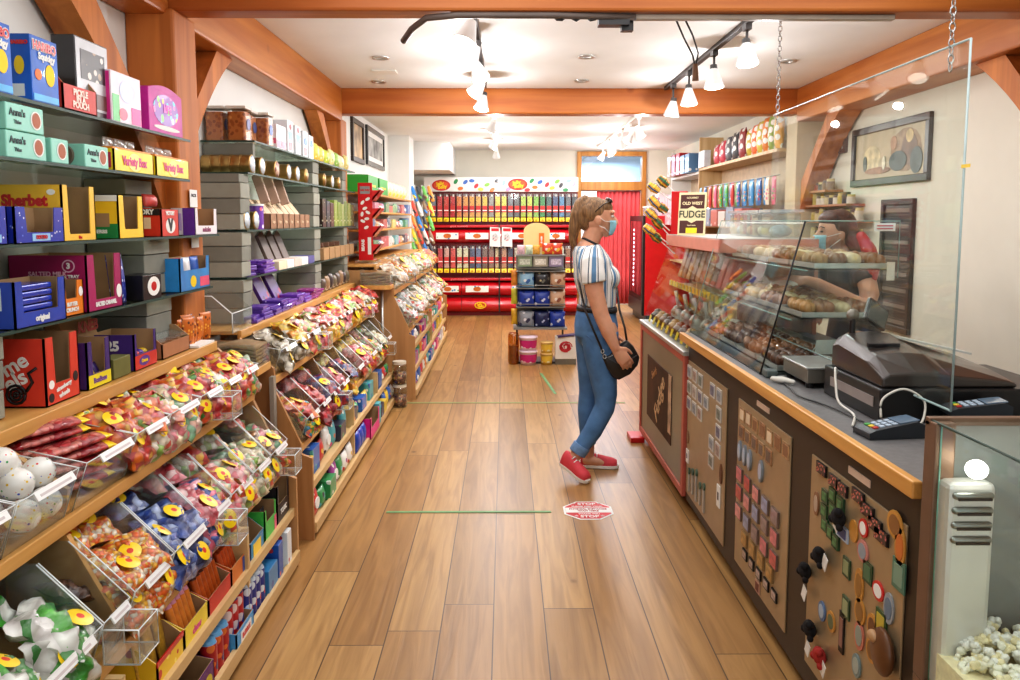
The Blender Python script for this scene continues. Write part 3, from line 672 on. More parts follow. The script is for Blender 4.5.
# wooden bracket with a sleeve of brown paper bags at the near end of the two rear stands
def bagholder(xa, xb, y0, y1, z, which):
    t = empty('bag_holder', ((xa+xb)/2, (y0+y1)/2, z), 'clear bag holder on a wooden bracket at the near end of the %s stand' % which, 'bag holder')
    MB().box(xa, xb, y0, y1, z, z+.035).build('bracket', W_SHELF, t, .003)
    MB().tube([((xa+xb)/2+.03, y1-.02, z), ((xa+xb)/2+.03, y1-.02, .04+z*.0)], .012, 8).build('post', STEEL, t)
    b = MB().box(xa+.004, xa+.007, y0+.004, y1, z+.035, z+.16).box(xb-.007, xb-.004, y0+.004, y1, z+.035, z+.12).box(xa+.007, xb-.007, y0+.004, y0+.007, z+.035, z+.14)
    b.build('sleeve', ACR, t)
    pm = mat((140,116,84), .8, var=.08)
    for k in range(5):
        q = MB(); R = []
        for u in range(9):
            xx = xa+.012+(xb-xa-.024)*u/8; zz = z+.037+.02*k+.006*math.sin(u*.9+k)
            R.append([(xx, y0+.012, zz), (xx, y1-.01, zz+.003), (xx, y1-.01, zz+.017), (xx, y0+.012, zz+.015)])
        q.rings(R, 0, True); lab(q.build('paper_bag', pm), 'flat brown paper bag bundle, %s from bottom in holder by the %s stand' % (ORDS[k], which), 'paper bag', 'brown paper bags in the %s holder' % which)
bagholder(-1.32, -1.085, 3.42, 3.62, .835, 'middle'); bagholder(-1.18, -.93, 6.40, 6.58, .955, 'farthest')
lab(MB().box(-1.085, -1.065, 3.585, 3.625, 0, .80).build('slotted_upright', mat((178,176,168), .4, .5)), 'grey slotted metal upright between nearest and middle stands', 'upright')
# ------------------------------------------------------------------ left wall shelving and goods
def gshelf(y0, y1, z, label, xf=-1.28, back=XL+.005):
    t = empty('glass_shelf', ((xf+back)/2, (y0+y1)/2, z-.008), label, 'glass shelf', 'glass shelves on the left wall')
    MB().box(back, xf-.002, y0+.002, y1-.002, z-.008, z).build('pane', pane((230,241,235), .04, .45, 4), t)
    MB().box(xf-.002, xf, y0, y1, z-.009, z+.0005).box(back, xf, y0, y0+.002, z-.009, z+.0005).build('edge', GLASS_EDGE, t)
BLK = mat((152,152,140), .75, var=.07, scale=9); BLK2 = mat((132,132,122), .8, var=.06, scale=9)
def pillar(y0, y1, z0, z1, label, xf=-1.295):
    b = MB(); k = 0; z = z0
    while z < z1-.01:
        h = min(.077, z1-z); dx = .004*((k*7) % 3-1)
        b.box(XL+.01, xf+dx*.6, y0+dx*.3, y1+dx*.3, z+.0015, z+h-.0015, k % 2); z += h; k += 1
    lab(b.build('block_pillar', [BLK, BLK2], bevel=.003), label, 'pillar', 'grey block pillars between the shelves')
SH = [1.843, 1.682, 1.457, 1.233]; LZ = 1.0055
for z, e, w in zip(SH, (3.27, 3.25, 3.56, 3.46), ('top', 'second', 'third', 'lowest')): gshelf(1.2, e, z, '%s glass shelf with dark green edge in the nearest left bay' % w)
for i in range(4): pass
pillar(1.90, 2.03, LZ, 1.222, 'grey block pillar at left edge beside the red wheel box', -1.30); pillar(1.88, 2.01, 1.235, 1.446, 'grey block pillar behind the blue packet tray at left edge', -1.42)
pillar(2.94, 3.16, LZ, 1.222, 'grey block pillar under lowest shelf beside the timber post', -1.34); pillar(2.94, 3.16, 1.235, 1.446, 'grey block pillar between lowest and third shelf by the timber post', -1.34); pillar(2.94, 3.16, 1.459, 1.672, 'grey block pillar behind the red upright-lettered box by the post', -1.40)
SH2 = [1.925, 1.757, 1.470, 1.234]
gshelf(4.1, 6.82, SH2[0], 'top glass shelf behind the timber post, carrying snack tubs'); gshelf(3.98, 6.82, SH2[1], 'second glass shelf behind the timber post, carrying tins')
gshelf(3.94, 6.82, SH2[2], 'third glass shelf behind the post, carrying kraft boxes'); gshelf(3.92, 6.82, SH2[3], 'lowest glass shelf behind the post, carrying purple chocolate')
for (y0, y1), w in zip(((3.9, 4.04), (5.39, 5.56), (6.37, 6.5)), ('nearest', 'middle', 'farthest')):
    for (a, b_), w2 in zip(((LZ, 1.224), (1.236, 1.46), (1.472, 1.747)), ('bottom', 'middle', 'upper')):
        pillar(y0, y1, a, b_, '%s stage of the %s grey block pillar in second bay' % (w2, w), -1.295)
    if y0 > 4: pillar(y0, y1, 1.759, 1.915, 'topmost stage of the %s grey block pillar in second bay' % w, -1.295)
pillar(4.12, 4.16, 1.759, 1.915, 'topmost stage of the nearest grey block pillar in second bay', -1.295)

# ---- builders: local frame, front faces +X, origin under the middle
def root(name, Xf, Y0, Y1, z, d, label, cat, group=None, d0=None):
    return empty(name, (Xf-d/2, (Y0+Y1)/2, z), label, cat, group)
def carton(Xf, Y0, Y1, z, h, d, m, label, cat='box', name='carton', group=None, lid=None, single=False):
    b = MB().box(Xf-d, Xf, Y0, Y1, z, z+h)
    if single: return lab(b.build(name, m, bevel=.002), label, cat, group)
    t = root(name, Xf, Y0, Y1, z, d, label, cat, group); b.build('box_body', m, t, .002); return t
def patch(t, face, a, u0, u1, z0, z1, m, name='printed_panel', shape='rect', n=20):
    """flat printed area: face 'x' (front, at x=a, u=y) or 'y' (near side, at y=a, u=x)"""
    if shape == 'rect': pts = [(u0, z0), (u1, z0), (u1, z1), (u0, z1)]
    else: pts = [((u0+u1)/2+(u1-u0)/2*math.cos(2*PI*k/n), (z0+z1)/2+(z1-z0)/2*math.sin(2*PI*k/n)) for k in range(n)]
    b = MB().prism(pts, face, a, a+.0008 if face == 'x' else a-.0008); return b.build(name, m, t)
def tray(Xf, Y0, Y1, z, h, d, m, label, cut=.5, rim=.2, cat='display box', group=None, hside=None, name='display_box', open_=True):
    """shelf-ready cardboard tray: printed outside, brown inside, window cut in the front"""
    t = root(name, Xf, Y0, Y1, z, d, label, cat, group); b = MB(); w = Y1-Y0; th = .0025
    rim = w*rim; f = h*cut; hs = hside or h
    U = [(Y0, z), (Y1, z), (Y1, z+hs), (Y1-rim, z+hs), (Y1-rim*1.15, z+f), (Y0+rim*1.15, z+f), (Y0+rim, z+hs), (Y0, z+hs)] if rim > 0 else [(Y0, z), (Y1, z), (Y1, z+f), (Y0, z+f)]
    b.prism(U, 'x', Xf-th, Xf, 0); b.prism(U, 'x', Xf-2*th, Xf-th, 1)
    hf = hs if rim > 0 else f
    S_ = [(Xf-d, z), (Xf, z), (Xf, z+hf), (Xf-d*.35, z+h) if rim <= 0 else (Xf-d*.2, z+h), (Xf-d, z+h)]
    b.prism(S_, 'y', Y0, Y0+th, 0); b.prism(S_, 'y', Y0+th, Y0+2*th, 1); b.prism(S_, 'y', Y1-th, Y1, 0); b.prism(S_, 'y', Y1-2*th, Y1-th, 1)
    b.box(Xf-d, Xf-d+th, Y0, Y1, z, z+h, 1).box(Xf-d, Xf, Y0, Y1, z, z+th, 1)
    b.build('tray_body', [m, BROWN_IN], t); return t
def pouch(x, y, z, w, h, m, label, th=.03, rz=0, lean=0, cat='packet', group=None, name='sweet_packet', panel=None):
    """upright sealed packet facing +X"""
    key = ('pouch', round(w, 3), round(h, 3), round(th, 3), m.name, panel.name if panel else '')
    if key not in BAGM:
        b = MB(); R = []
        for t_ in (0, .04, .18, .4, .65, .86, .93, 1):
            e = max(.06, (1-abs(2*t_-1)**4)); zz = t_*h; ww = w/2*(1-.05*e)
            R.append([(th/2*e*math.cos(2*PI*k/12), ww*math.sin(2*PI*k/12)*(1 if e > .1 else 1.02), zz) for k in range(12)])
        b.rings(R, 0, True)
        if panel: b.prism([(w*.3*math.cos(2*PI*k/14), h*.52+h*.2*math.sin(2*PI*k/14)) for k in range(14)], 'x', th/2-.004, th/2+.0015, 1)
        BAGM[key] = b.mesh(name, [m, panel] if panel else [m])
    o = bpy.data.objects.new(name, BAGM[key]); COL.objects.link(o); o.location = (x, y, z); o.rotation_euler = (0, lean, rz); ORG[o] = (0,0,0)
    return lab(o, label, cat, group)
# ---- nearest bay, top shelf
BLU = mat((28,100,196), .45, coat=.08, var=.12, scale=8); XF = -1.282
for k, (y0, y1) in enumerate(((1.925, 2.05), (2.135, 2.265))):
    t = carton(XF, y0, y1, SH[0], .178, .062, BLU, 'blue sweet carton with yellow capsule shapes, %s' % ('cut by left picture edge' if k == 0 else 'beside the red pickle tray'), group='blue sweet cartons')
    yc = (y0+y1)/2; z = SH[0]
    txt('HARIBO', .032, RED, t, (XF+.0022, yc, z+.152), PX, .0012, .95); txt('HARIBO', .032, PAPER, t, (XF+.0012, yc, z+.152), PX, .0034, .95)
    txt('Squidgy', .026, PAPER, t, (XF+.0015, yc+.008, z+.126), PX, .0012)
    patch(t, 'x', XF+.0005, yc+.0, yc+.045, z+.05, z+.11, YELM, 'capsule_print', 'oval'); patch(t, 'x', XF+.0006, yc-.05, yc-.018, z+.06, z+.09, mat((236,120,50), .5, var=0), 'bottle_print', 'oval')
    patch(t, 'x', XF+.0004, yc-.06, yc+.06, z+.004, z+.022, mat((60,170,230), .4, var=.1), 'wave_print')
    txt('HARIBO', .014, RED, t, (XF-.031, y0-.001, z+.155), NY, .001); patch(t, 'y', y0-.0004, XF-.045, XF-.018, z+.07, z+.12, YELM, 'capsule_print', 'oval'); patch(t, 'y', y0-.0004, XF-.052, XF-.02, z+.012, z+.045, PAPER, 'barcode_label')
t = tray(XF+.005, 2.28, 2.47, SH[0], .125, .12, mat((204,66,56), .5), 'red low-fronted tray reading pickle in a pouch', cut=.58, rim=0)
for s_, dz_ in (('PICKLE', .054), ('IN A', .036), ('POUCH', .018)): txt(s_, .026, mat((250,226,214), .5, var=0), t, (XF+.0062, 2.375, SH[0]+dz_), PX, .0012)
t = carton(-1.30, 2.40, 2.60, SH[0], .235, .07, mat((46,44,46), .3, coat=.5), 'tall silver and black gift tin behind the pickle tray', 'tin', 'gift_tin')
patch(t, 'x', -1.2995, 2.405, 2.595, SH[0]+.02, SH[0]+.23, mat((168,168,170), .4, .3, var=.08), 'silver_front'); patch(t, 'x', -1.2985, 2.43, 2.575, SH[0]+.11, SH[0]+.2, speck((40,36,36), [(150,120,90), (210,200,190), (90,60,50)], 26, .3), 'picture_panel')
patch(t, 'x', -1.2985, 2.42, 2.58, SH[0]+.028, SH[0]+.075, mat((96,60,54), .4, var=.2), 'dark_band')
t = carton(XF, 2.585, 2.795, SH[0], .165, .06, mat((240,226,236), .5), 'white and pink sweet carton with purple figure patches on the top shelf')
patch(t, 'x', XF+.0004, 2.59, 2.635, SH[0]+.003, SH[0]+.09, mat((92,190,110), .4), 'green_print'); patch(t, 'x', XF+.0004, 2.72, 2.79, SH[0]+.004, SH[0]+.06, mat((226,40,140), .4), 'magenta_print'); patch(t, 'x', XF+.0005, 2.64, 2.74, SH[0]+.07, SH[0]+.145, mat((196,206,240), .4), 'pale_print', 'oval'); patch(t, 'x', XF+.0004, 2.63, 2.69, SH[0]+.01, SH[0]+.05, mat((240,90,120), .4), 'pink_print', 'oval'); patch(t, 'y', 2.5846, XF-.055, XF-.005, SH[0]+.005, SH[0]+.16, mat((226,60,150), .4), 'pink_side')
t = carton(XF, 2.865, 3.16, SH[0], .155, .06, mat((190,34,146), .5, coat=.05, var=.1), 'magenta carton with a multicoloured cluster print at the shelf end')
MB().prism([(2.865, SH[0]+.155)]+[(2.865+.295*k/10, SH[0]+.155+.022*math.sin(PI*k/10)) for k in range(11)], 'x', XF-.058, XF-.002).build('arched_top', mat((190,34,146), .5, coat=.05, var=.1), t)
patch(t, 'x', XF+.0004, 2.90, 3.12, SH[0]+.03, SH[0]+.145, speck((120,40,170), [(250,214,60), (80,200,220), (240,120,190), (120,210,90), (250,250,250)], 34, .38), 'cluster_print', 'oval'); patch(t, 'x', XF+.0006, 2.9, 3.13, SH[0]+.012, SH[0]+.03, PAPER, 'white_swoosh', 'oval')
txt('LIFE', .04, mat((226,70,190), .4, var=0), t, (XF+.0022, 3.02, SH[0]+.092), PX, .002)
# second shelf
TUR = mat((150,214,196), .45, var=.03)
for (y0, y1, z0, w) in ((2.035, 2.215, SH[1]+.072, 'upper of the stacked pair'), (2.03, 2.22, SH[1], 'lower of the stacked pair'), (2.235, 2.335, SH[1], 'small one beside the stack'), (2.42, 2.575, SH[1], 'beside the yellow boxes')):
    t = root('biscuit_box', XF, y0, y1, z0, .13, 'turquoise biscuit box with a brown oval, %s' % w, 'box', 'turquoise biscuit boxes')
    MB().box(XF-.13, XF, y0+.012, y1, z0, z0+.07).build('box_body', TUR, t, .003)
    MB().cyl((XF-.065, y0+.012, z0+.035), (XF-.065, y0, z0+.035), .033, n=20).build('clear_end', mat((110,92,80), .3), t)
    patch(t, 'x', XF+.0004, y1-.062, y1-.012, z0+.01, z0+.06, PAPER, 'white_oval', 'oval'); patch(t, 'x', XF+.0008, y1-.056, y1-.018, z0+.014, z0+.056, mat((170,90,50), .5), 'biscuit_oval', 'oval')
    if y1-y0 > .12: txt("Anna's", .026, mat((40,60,60), .5, var=0), t, (XF+.001, y0+.06, z0+.046), PX, .0006); txt('Thins', .014, mat((70,90,90), .5, var=0), t, (XF+.001, y0+.06, z0+.022), PX, .0003)
for k, (y0, y1) in enumerate(((2.62, 2.91), (2.945, 3.245))):
    t = tray(XF, y0, y1, SH[1], .072, .13, mat((250,222,40), .4, coat=.2), 'yellow variety box of sweets, %s on the second shelf' % ('left' if k == 0 else 'right'), cut=1, rim=0, group='yellow variety boxes')
    MB().box(XF-.12, XF-.006, y0+.006, y1-.006, SH[1]+.072, SH[1]+.079).build('orange_flap', mat((240,150,50), .5), t)
    yc = (y0+y1)/2; patch(t, 'x', XF+.0004, yc-.05, yc+.05, SH[1]+.004, SH[1]+.066, mat((252,240,150), .5), 'sun_print', 'oval')
    patch(t, 'y', y0-.0004, XF-.12, XF-.01, SH[1]+.01, SH[1]+.06, mat((200,60,90), .5), 'pink_side')
    txt('Variety Box', .042, mat((214,40,120), .4, var=0), t, (XF+.0016, yc, SH[1]+.036), PX, .0014, .88)
    for q in range(3): pouch(XF-.05, y0+.06+.08*q, SH[1]+.0795, .07, .035, pane((235,240,240), .12, .6, 3, .1, .12), 'clear twist of sweets, %s from the left on the %s yellow box' % (ORDS[q], 'left' if k == 0 else 'right'), .02)
# third shelf
z = SH[2]; SHB = mat((244,196,64), .45, var=.03)
t = tray(XF, 2.27, 2.455, z, .165, .25, SHB, 'large yellow sherbet tray with tall cut-out front', cut=.13, rim=.16)
txt('Sherbet', .044, RED, t, (-1.39, 2.2685, z+.118), NY, .0022, .95); patch(t, 'y', 2.2696, -1.325, -1.30, z+.135, z+.152, PAPER, 'white_badge', 'oval'); txt('Fizz', .012, RED, t, (XF+.001, 2.36, z+.011), PX, .0006)
for k in range(3): pouch(XF-.05-.03*k, 2.36, z+.004, .09, .05+.012*k, mat((214,210,40), .3, coat=.5, var=.2, scale=40), 'yellow-green sherbet packet, %s from the front inside the yellow tray' % ORDS[k], .025, lean=-.3)
NAVY = speck((40,58,170), [(235,240,250), (120,150,230), (235,240,250)], 55, .16)
for k, (y0, y1) in enumerate(((1.86, 2.0), (2.03, 2.262))):
    t = tray(XF+.004, y0, y1, z, .098, .085, NAVY, 'blue snow-dotted tray with low cut front, %s' % ('cut by left picture edge' if k == 0 else 'before the sherbet tray'), cut=.3, rim=.2, group='blue snow-dotted trays')
    patch(t, 'x', XF+.0045, (y0+y1)/2-.042, (y0+y1)/2+.042, z+.006, z+.026, mat((150,196,236), .4), 'name_plate'); txt('DEXTRO', .013, RED, t, (XF+.0065, (y0+y1)/2, z+.016), PX, .0006)
    lab(MB().obox((XF-.04, (y0+y1)/2, z+.018), (.05, .12, .018), (0, .1, .05)).build('dextrose_bar', mat((190,205,240), .4), bevel=.003), 'pale blue bar lying in the %s blue dotted tray' % ('left' if k == 0 else 'right'), 'sweet bar')
t = tray(XF, 2.62, 2.80, z, .145, .17, mat((250,206,50), .45, var=.03), 'yellow green and white display tray with tall cut front', cut=.22, rim=.2)
patch(t, 'y', 2.6196, XF-.165, XF-.003, z+.002, z+.05, mat((40,140,80), .4), 'green_band'); patch(t, 'y', 2.6194, XF-.165, XF-.003, z+.125, z+.145, PAPER, 'white_band'); patch(t, 'y', 2.6192, XF-.155, XF-.03, z+.04, z+.085, BROWN_IN, 'side_window'); txt('BIG SHERBS', .016, PAPER, t, (XF-.08, 2.6185, z+.024), NY, .0008)
for k in range(2): pouch(XF-.04, 2.675+.06*k, z+.004, .055, .055, speck((250,200,40), [(220,60,40), (40,150,80)], 60, .3), 'yellow wrapped bar, %s in the yellow and green tray' % ('near' if k == 0 else 'far'), .03, lean=-.4)
VIC = mat((216,60,42), .45, var=.04)
t = tray(XF, 2.965, 3.12, z, .108, .155, VIC, 'red victory lozenge tray with a side window', cut=.95, rim=0)
txt('VICTORY', .025, PAPER, t, (XF-.078, 2.9635, z+.092), NY, .0014, .95); MB().box(XF-.15, XF-.005, 2.963, 2.9645, z+.08, z+.104).build('black_band', INK, t); patch(t, 'y', 2.9644, XF-.12, XF-.04, z+.03, z+.072, mat((236,206,170), .6), 'side_window')
txt('VICTORY', .02, PAPER, t, (XF+.001, 3.042, z+.088), PX, .0012, .9); patch(t, 'x', XF+.0004, 3.0, 3.085, z+.012, z+.07, PAPER, 'white_badge', 'oval'); txt('V', .06, INK, t, (XF+.0018, 3.042, z+.042), PX, .004)
pouch(XF-.08, 3.06, z+.112, .1, .05, mat((224,90,84), .4, coat=.5), 'pink-red packet resting on top of the red lozenge tray', .05, lean=-.2)
t = tray(XF, 3.29, 3.54, z, .112, .10, mat((236,232,236), .45, var=.02), 'white tray with purple side beside the timber post', cut=.35, rim=.12)
patch(t, 'y', 3.2896, XF-.05, XF-.001, z, z+.112, PURPLE, 'purple_band'); txt('swizzles', .028, mat((150,70,110), .4, var=0), t, (XF+.001, 3.415, z+.022), PX, .001); patch(t, 'y', 3.2894, XF-.09, XF-.055, z+.02, z+.09, mat((190,170,220), .5), 'lilac_side')
for q, zz in enumerate((1.575, 1.40)):
    c_ = lab(MB().box(-1.352, -1.350, 3.42, 3.50, zz, zz+.075).build('nutrition_card', PAPER), 'small white facts card pinned to the timber post, %s' % ('upper' if q == 0 else 'lower'), 'card'); ORG[c_] = c_.location[:]
    txt('FACTS', .018, INK, c_, (-1.3495, 3.46, zz+.05), PX, .0006)
# lowest shelf
z = SH[3]; MAG = mat((168,30,96), .45, var=.05)
t = tray(XF-.01, 2.43, 2.65, z, .178, .24, MAG, 'large magenta chocolate-nut tray with stepped cut-out', cut=.2, rim=.2)
txt('SALTED MILK', .02, mat((240,190,210), .5, var=0), t, (XF-.13, 2.4285, z+.12), NY, .0006); txt('CHOCOLATE', .02, mat((240,190,210), .5, var=0), t, (XF-.13, 2.4285, z+.098), NY, .0006)
patch(t, 'y', 2.4294, XF-.085, XF-.045, z+.125, z+.165, mat((240,200,220), .5), 'round_badge', 'oval'); patch(t, 'y', 2.4293, XF-.081, XF-.049, z+.129, z+.161, MAG, 'badge_centre', 'oval'); txt('3', .024, PAPER, t, (XF-.065, 2.4282, z+.145), NY, .0014); txt('16 x TRAY', .014, PAPER, t, (XF-.065, 2.4285, z+.112), NY, .0006)
txt('SALTED CARAMEL', .019, PAPER, t, (XF-.0085, 2.54, z+.02), PX, .001, .85); patch(t, 'x', XF-.0095, 2.61, 2.645, z+.03, z+.075, PAPER, 'white_ring', 'oval')
BLP = mat((44,74,176), .4, coat=.3, var=.08)
t = tray(XF+.004, 2.035, 2.275, z, .125, .10, BLP, 'blue tray of stacked blue wafer packets at the left edge', cut=.32, rim=.14)
patch(t, 'y', 2.0346, XF-.085, XF-.03, z+.05, z+.11, mat((214,226,226), .5), 'pale_label'); txt('original', .022, PAPER, t, (XF+.0055, 2.155, z+.02), PX, .001)
for k in range(6): lab(MB().obox((XF-.045, 2.155, z+.012+.0185*k), (.075, .15, .016), (0, 0, .02*(k % 2))).build('wafer_packet', mat((36,66,180), .25, coat=.6, var=.1), bevel=.004), 'blue wafer packet, %s from the bottom in the blue tray' % ORDS[k], 'packet', 'blue wafer packets')
t = tray(XF-.02, 2.285, 2.42, z, .105, .09, mat((236,134,36), .45), 'small orange tray beside the blue wafer tray', cut=.5, rim=.25); txt('BUTTER', .016, PAPER, t, (XF-.0185, 2.352, z+.035), PX, .0008); txt('CRUNCH', .016, PAPER, t, (XF-.0185, 2.352, z+.018), PX, .0008); patch(t, 'x', XF-.0195, 2.392, 2.415, z+.055, z+.085, PAPER, 'white_ring', 'oval')
for k in range(3): pouch(XF-.045-.04*k, 2.70+.006*k, z, .11, .17, speck((44,60,160), [(225,230,245), (100,130,210)], 45, .3), 'blue and white sweet bag, %s in the row behind the black box' % ORDS[k], .035, lean=-.08)
t = carton(XF, 2.79, 2.94, z, .09, .09, BLACK, 'small black carton with a white and red roundel'); patch(t, 'x', XF+.0004, 2.825, 2.925, z+.012, z+.082, PAPER, 'roundel', 'oval'); patch(t, 'x', XF+.0008, 2.853, 2.897, z+.03, z+.064, RED, 'red_dot', 'oval')
t = tray(XF, 3.12, 3.43, z, .135, .085, mat((48,140,206), .4, coat=.3, var=.1), 'sky-blue tray with sun print at the far end of the lowest shelf', cut=.62, rim=.1); patch(t, 'x', XF+.0004, 3.22, 3.28, z+.012, z+.06, YEL, 'sun_print', 'oval'); patch(t, 'x', XF+.0004, 3.32, 3.42, z+.01, z+.05, mat((226,90,120), .4), 'pink_print')
for k in range(3): pouch(XF-.04, 3.18+.09*k, z+.004, .085, .13, mat(((220,60,90), (240,240,244), (60,110,200))[k], .35, coat=.4, var=.2), '%s sweet bag in the sky-blue tray' % ('pink', 'white', 'blue')[k], .03)
# ledge of the nearest stand
z = LZ; TW = mat((220,70,52), .4, coat=.25, var=.03)
t = tray(-1.262, 2.20, 2.37, z, .19, .185, TW, 'big red liquorice wheel box with tall cut front', cut=.3, rim=.24)
for s_, q in (('me', .118), ('els', .074)): txt(s_, .06, PAPER, t, (-1.345, 2.1985, z+q), (PI/2, -.5, 0), .0016)
lw = MB()
for r0 in (.006, .016, .026): lw.tube([(-1.345+r0*math.cos(a/12*2*PI), 2.1985, z+.036+r0*math.sin(a/12*2*PI)) for a in range(13)], .0042, 6)
lw.tube([(-1.316, 2.1985, z+.045), (-1.298, 2.1985, z+.07), (-1.308, 2.1985, z+.095), (-1.285, 2.1985, z+.11)], .0045, 6); lw.build('wheel_print', INK, t)
patch(t, 'x', -1.2615, 2.21, 2.235, z+.008, z+.034, INK, 'wheel_spot', 'oval'); patch(t, 'x', -1.2615, 2.335, 2.36, z+.045, z+.075, INK, 'wheel_spot', 'oval'); patch(t, 'x', -1.2615, 2.212, 2.238, z+.045, z+.07, PAPER, 'white_spot', 'oval'); txt('strawberry', .017, PAPER, t, (-1.2605, 2.285, z+.043), (PI/2, -.15, PI/2), .0008); txt('wheels', .019, PAPER, t, (-1.2605, 2.285, z+.022), (PI/2, -.15, PI/2), .0008)
for k in range(3): lab(MB().lathe([(.004, 0), (.024, 0), (.026, .008), (.024, .016), (.004, .016)], (-1.30, 2.245+.045*k, z+.006), 14).build('sweet_roll', mat((150,30,40), .3, coat=.5)), 'dark red liquorice wheel, %s from near side in the red box' % ORDS[k], 'sweet')
t = tray(-1.262, 2.405, 2.545, z, .145, .14, mat((72,48,120), .45), 'purple tray with a yellow front strip', cut=.3, rim=.2); patch(t, 'x', -1.2615, 2.408, 2.542, z+.002, z+.042, mat((240,222,50), .4), 'yellow_strip'); txt('BonBons', .022, PURPLE, t, (-1.2605, 2.475, z+.022), PX, .001)
for k in range(4): pouch(-1.29, 2.43+.03*k, z+.004, .028, .06+.006*(k % 2), mat(((246,220,60), (70,50,120))[k % 2], .3, coat=.5), '%s wrapped sweet, %s in the purple tray' % (('yellow', 'purple')[k % 2], ORDS[k]), .02, lean=-.3)
carton(-1.262, 2.555, 2.67, z, .065, .06, mat((112,112,60), .5), 'small olive carton beside the purple trays', single=True)
t = tray(-1.262, 2.69, 2.86, z, .125, .16, mat((74,48,128), .45), 'purple tray with red front and twenty-five mark', cut=.42, rim=.1); patch(t, 'x', -1.2615, 2.692, 2.858, z+.002, z+.05, mat((206,60,52), .4), 'red_strip'); txt('25', .045, PAPER, t, (-1.335, 2.6885, z+.085), NY, .002); patch(t, 'x', -1.2612, 2.72, 2.80, z+.01, z+.044, mat((90,60,150), .4), 'purple_oval', 'oval'); txt('Creme', .016, YEL, t, (-1.2598, 2.76, z+.027), PX, .0008)
for k in range(5): lab(MB().ell((-1.305, 2.715+.03*k, z+.045), (.02, .014, .014)).build('foil_egg', mat(((90,60,160), (230,190,60), (206,60,60))[k % 3], .25, coat=.6)), 'foil egg, %s from near end in the purple and red tray' % ORDS[k], 'sweet')
t = tray(-1.265, 2.90, 3.15, z, .10, .15, mat((176,122,86), .55), 'plain brown card tray with a clear lid on the ledge', cut=.55, rim=.0); MB().prism([(-1.415, z+.1), (-1.27, z+.062), (-1.27, z+.066), (-1.415, z+.104)], 'y', 2.905, 3.145).build('clear_lid', ACR, t)
for k in range(4): lab(MB().obox((-1.33, 2.935+.055*k, z+.03), (.1, .045, .045)).build('fudge_bar', mat((150,96,60), .5), bevel=.004), 'brown bar in the plain card tray, %s from near end' % ORDS[k], 'sweet bar')
t = empty('kraft_box', (-1.42, 2.63, z), 'kraft card box leaning back against the wall behind the purple trays', 'box'); MB().obox((-1.42, 2.63, z+.115), (.05, .2, .2), (0, -.35, 0)).build('box_body', CARTON, t, .003); txt('KNEB', .05, mat((150,50,40), .5, var=0), t, (-1.378, 2.63, z+.165), (PI/2-.0, 0, PI/2), .002)
# clear box of orange packets beside the post
t = empty('acrylic_box', (-1.33, 3.62, z), 'empty tilted clear acrylic box on the ledge by the post', 'clear box')
MB().prism([(-1.45, z), (-1.24, z), (-1.24, z+.09), (-1.33, z+.17), (-1.45, z+.17)], 'y', 3.57, 3.573).prism([(-1.45, z), (-1.24, z), (-1.24, z+.09), (-1.33, z+.17), (-1.45, z+.17)], 'y', 3.84, 3.843).box(-1.243, -1.24, 3.573, 3.84, z, z+.09).build('box_body', ACR, t); MB().tube([(-1.24, 3.572, z), (-1.24, 3.572, z+.09), (-1.33, 3.572, z+.17), (-1.45, 3.572, z+.17)], .003, 5).tube([(-1.24, 3.572, z+.09), (-1.24, 3.842, z+.09)], .003, 5).build('box_edge', ACR_EDGE, t)
ORP = speck((206,112,40), [(120,60,30), (240,180,80), (90,44,26)], 60, .35)
for k in range(7): pouch(-1.295-.045*(k % 2), 3.2+.032*k*.95, z+.001+.0*(k % 3), .07, .12-.012*(k % 3), ORP, 'brown-orange nut packet, %s from near side by the timber post' % ORDS[k], .025, rz=.4*(k % 3-1), lean=.05)
lab(MB().box(-1.29, -1.235, 3.16, 3.33, z, z+.008).build('price_card', PAPER), 'white price card lying on ledge before the orange packets', 'card')

# ---- second bay (behind the post)
z = SH2[0]
TUB = speck((196,120,62), [(150,80,40), (224,160,90), (170,90,44)], 46, .4)
for k, (x, y) in enumerate(((-1.50, 4.19), (-1.385, 4.19), (-1.40, 4.34), (-1.345, 4.45))):
    t = empty('snack_tub', (x, y, z), 'clear square tub of orange pretzel snacks, %s from the left on the top shelf' % ORDS[k], 'snack tub', 'snack tubs')
    MB().prism([(x+.046*a, y+.046*b_) for a, b_ in ((-1, -.8), (-.8, -1), (.8, -1), (1, -.8), (1, .8), (.8, 1), (-.8, 1), (-1, .8))], 'z', z+.003, z+.15).build('snacks', TUB, t, .004)
    MB().box(x-.05, x+.05, y-.05, y+.05, z, z+.165).build('tub_wall', pane((246,246,244), .06, .5, 4), t, .008)
    MB().box(x-.053, x+.053, y-.053, y+.053, z+.165, z+.18).build('lid', mat((226,222,214), .3, coat=.4), t, .004)
    patch(t, 'x', x+.0505, y-.03, y+.03, z+.06, z+.12, mat(((70,70,130), (70,70,130), (40,60,120), (40,90,170))[k], .4), 'label', 'oval')
for k, (y, c1) in enumerate(((4.62, (240,226,230)), (4.72, (238,222,226)))):
    t = carton(-1.30, y-.045, y+.045, z, .14, .09, mat(c1, .4), 'white carton with pink wave print, %s' % ('near' if k == 0 else 'far'), group='white pink cartons'); patch(t, 'x', -1.2995, y-.04, y+.04, z+.01, z+.05, mat((232,110,140), .4), 'pink_wave'); patch(t, 'y', y-.0454, -1.385, -1.305, z+.03, z+.06, mat((232,110,140), .4), 'pink_wave')
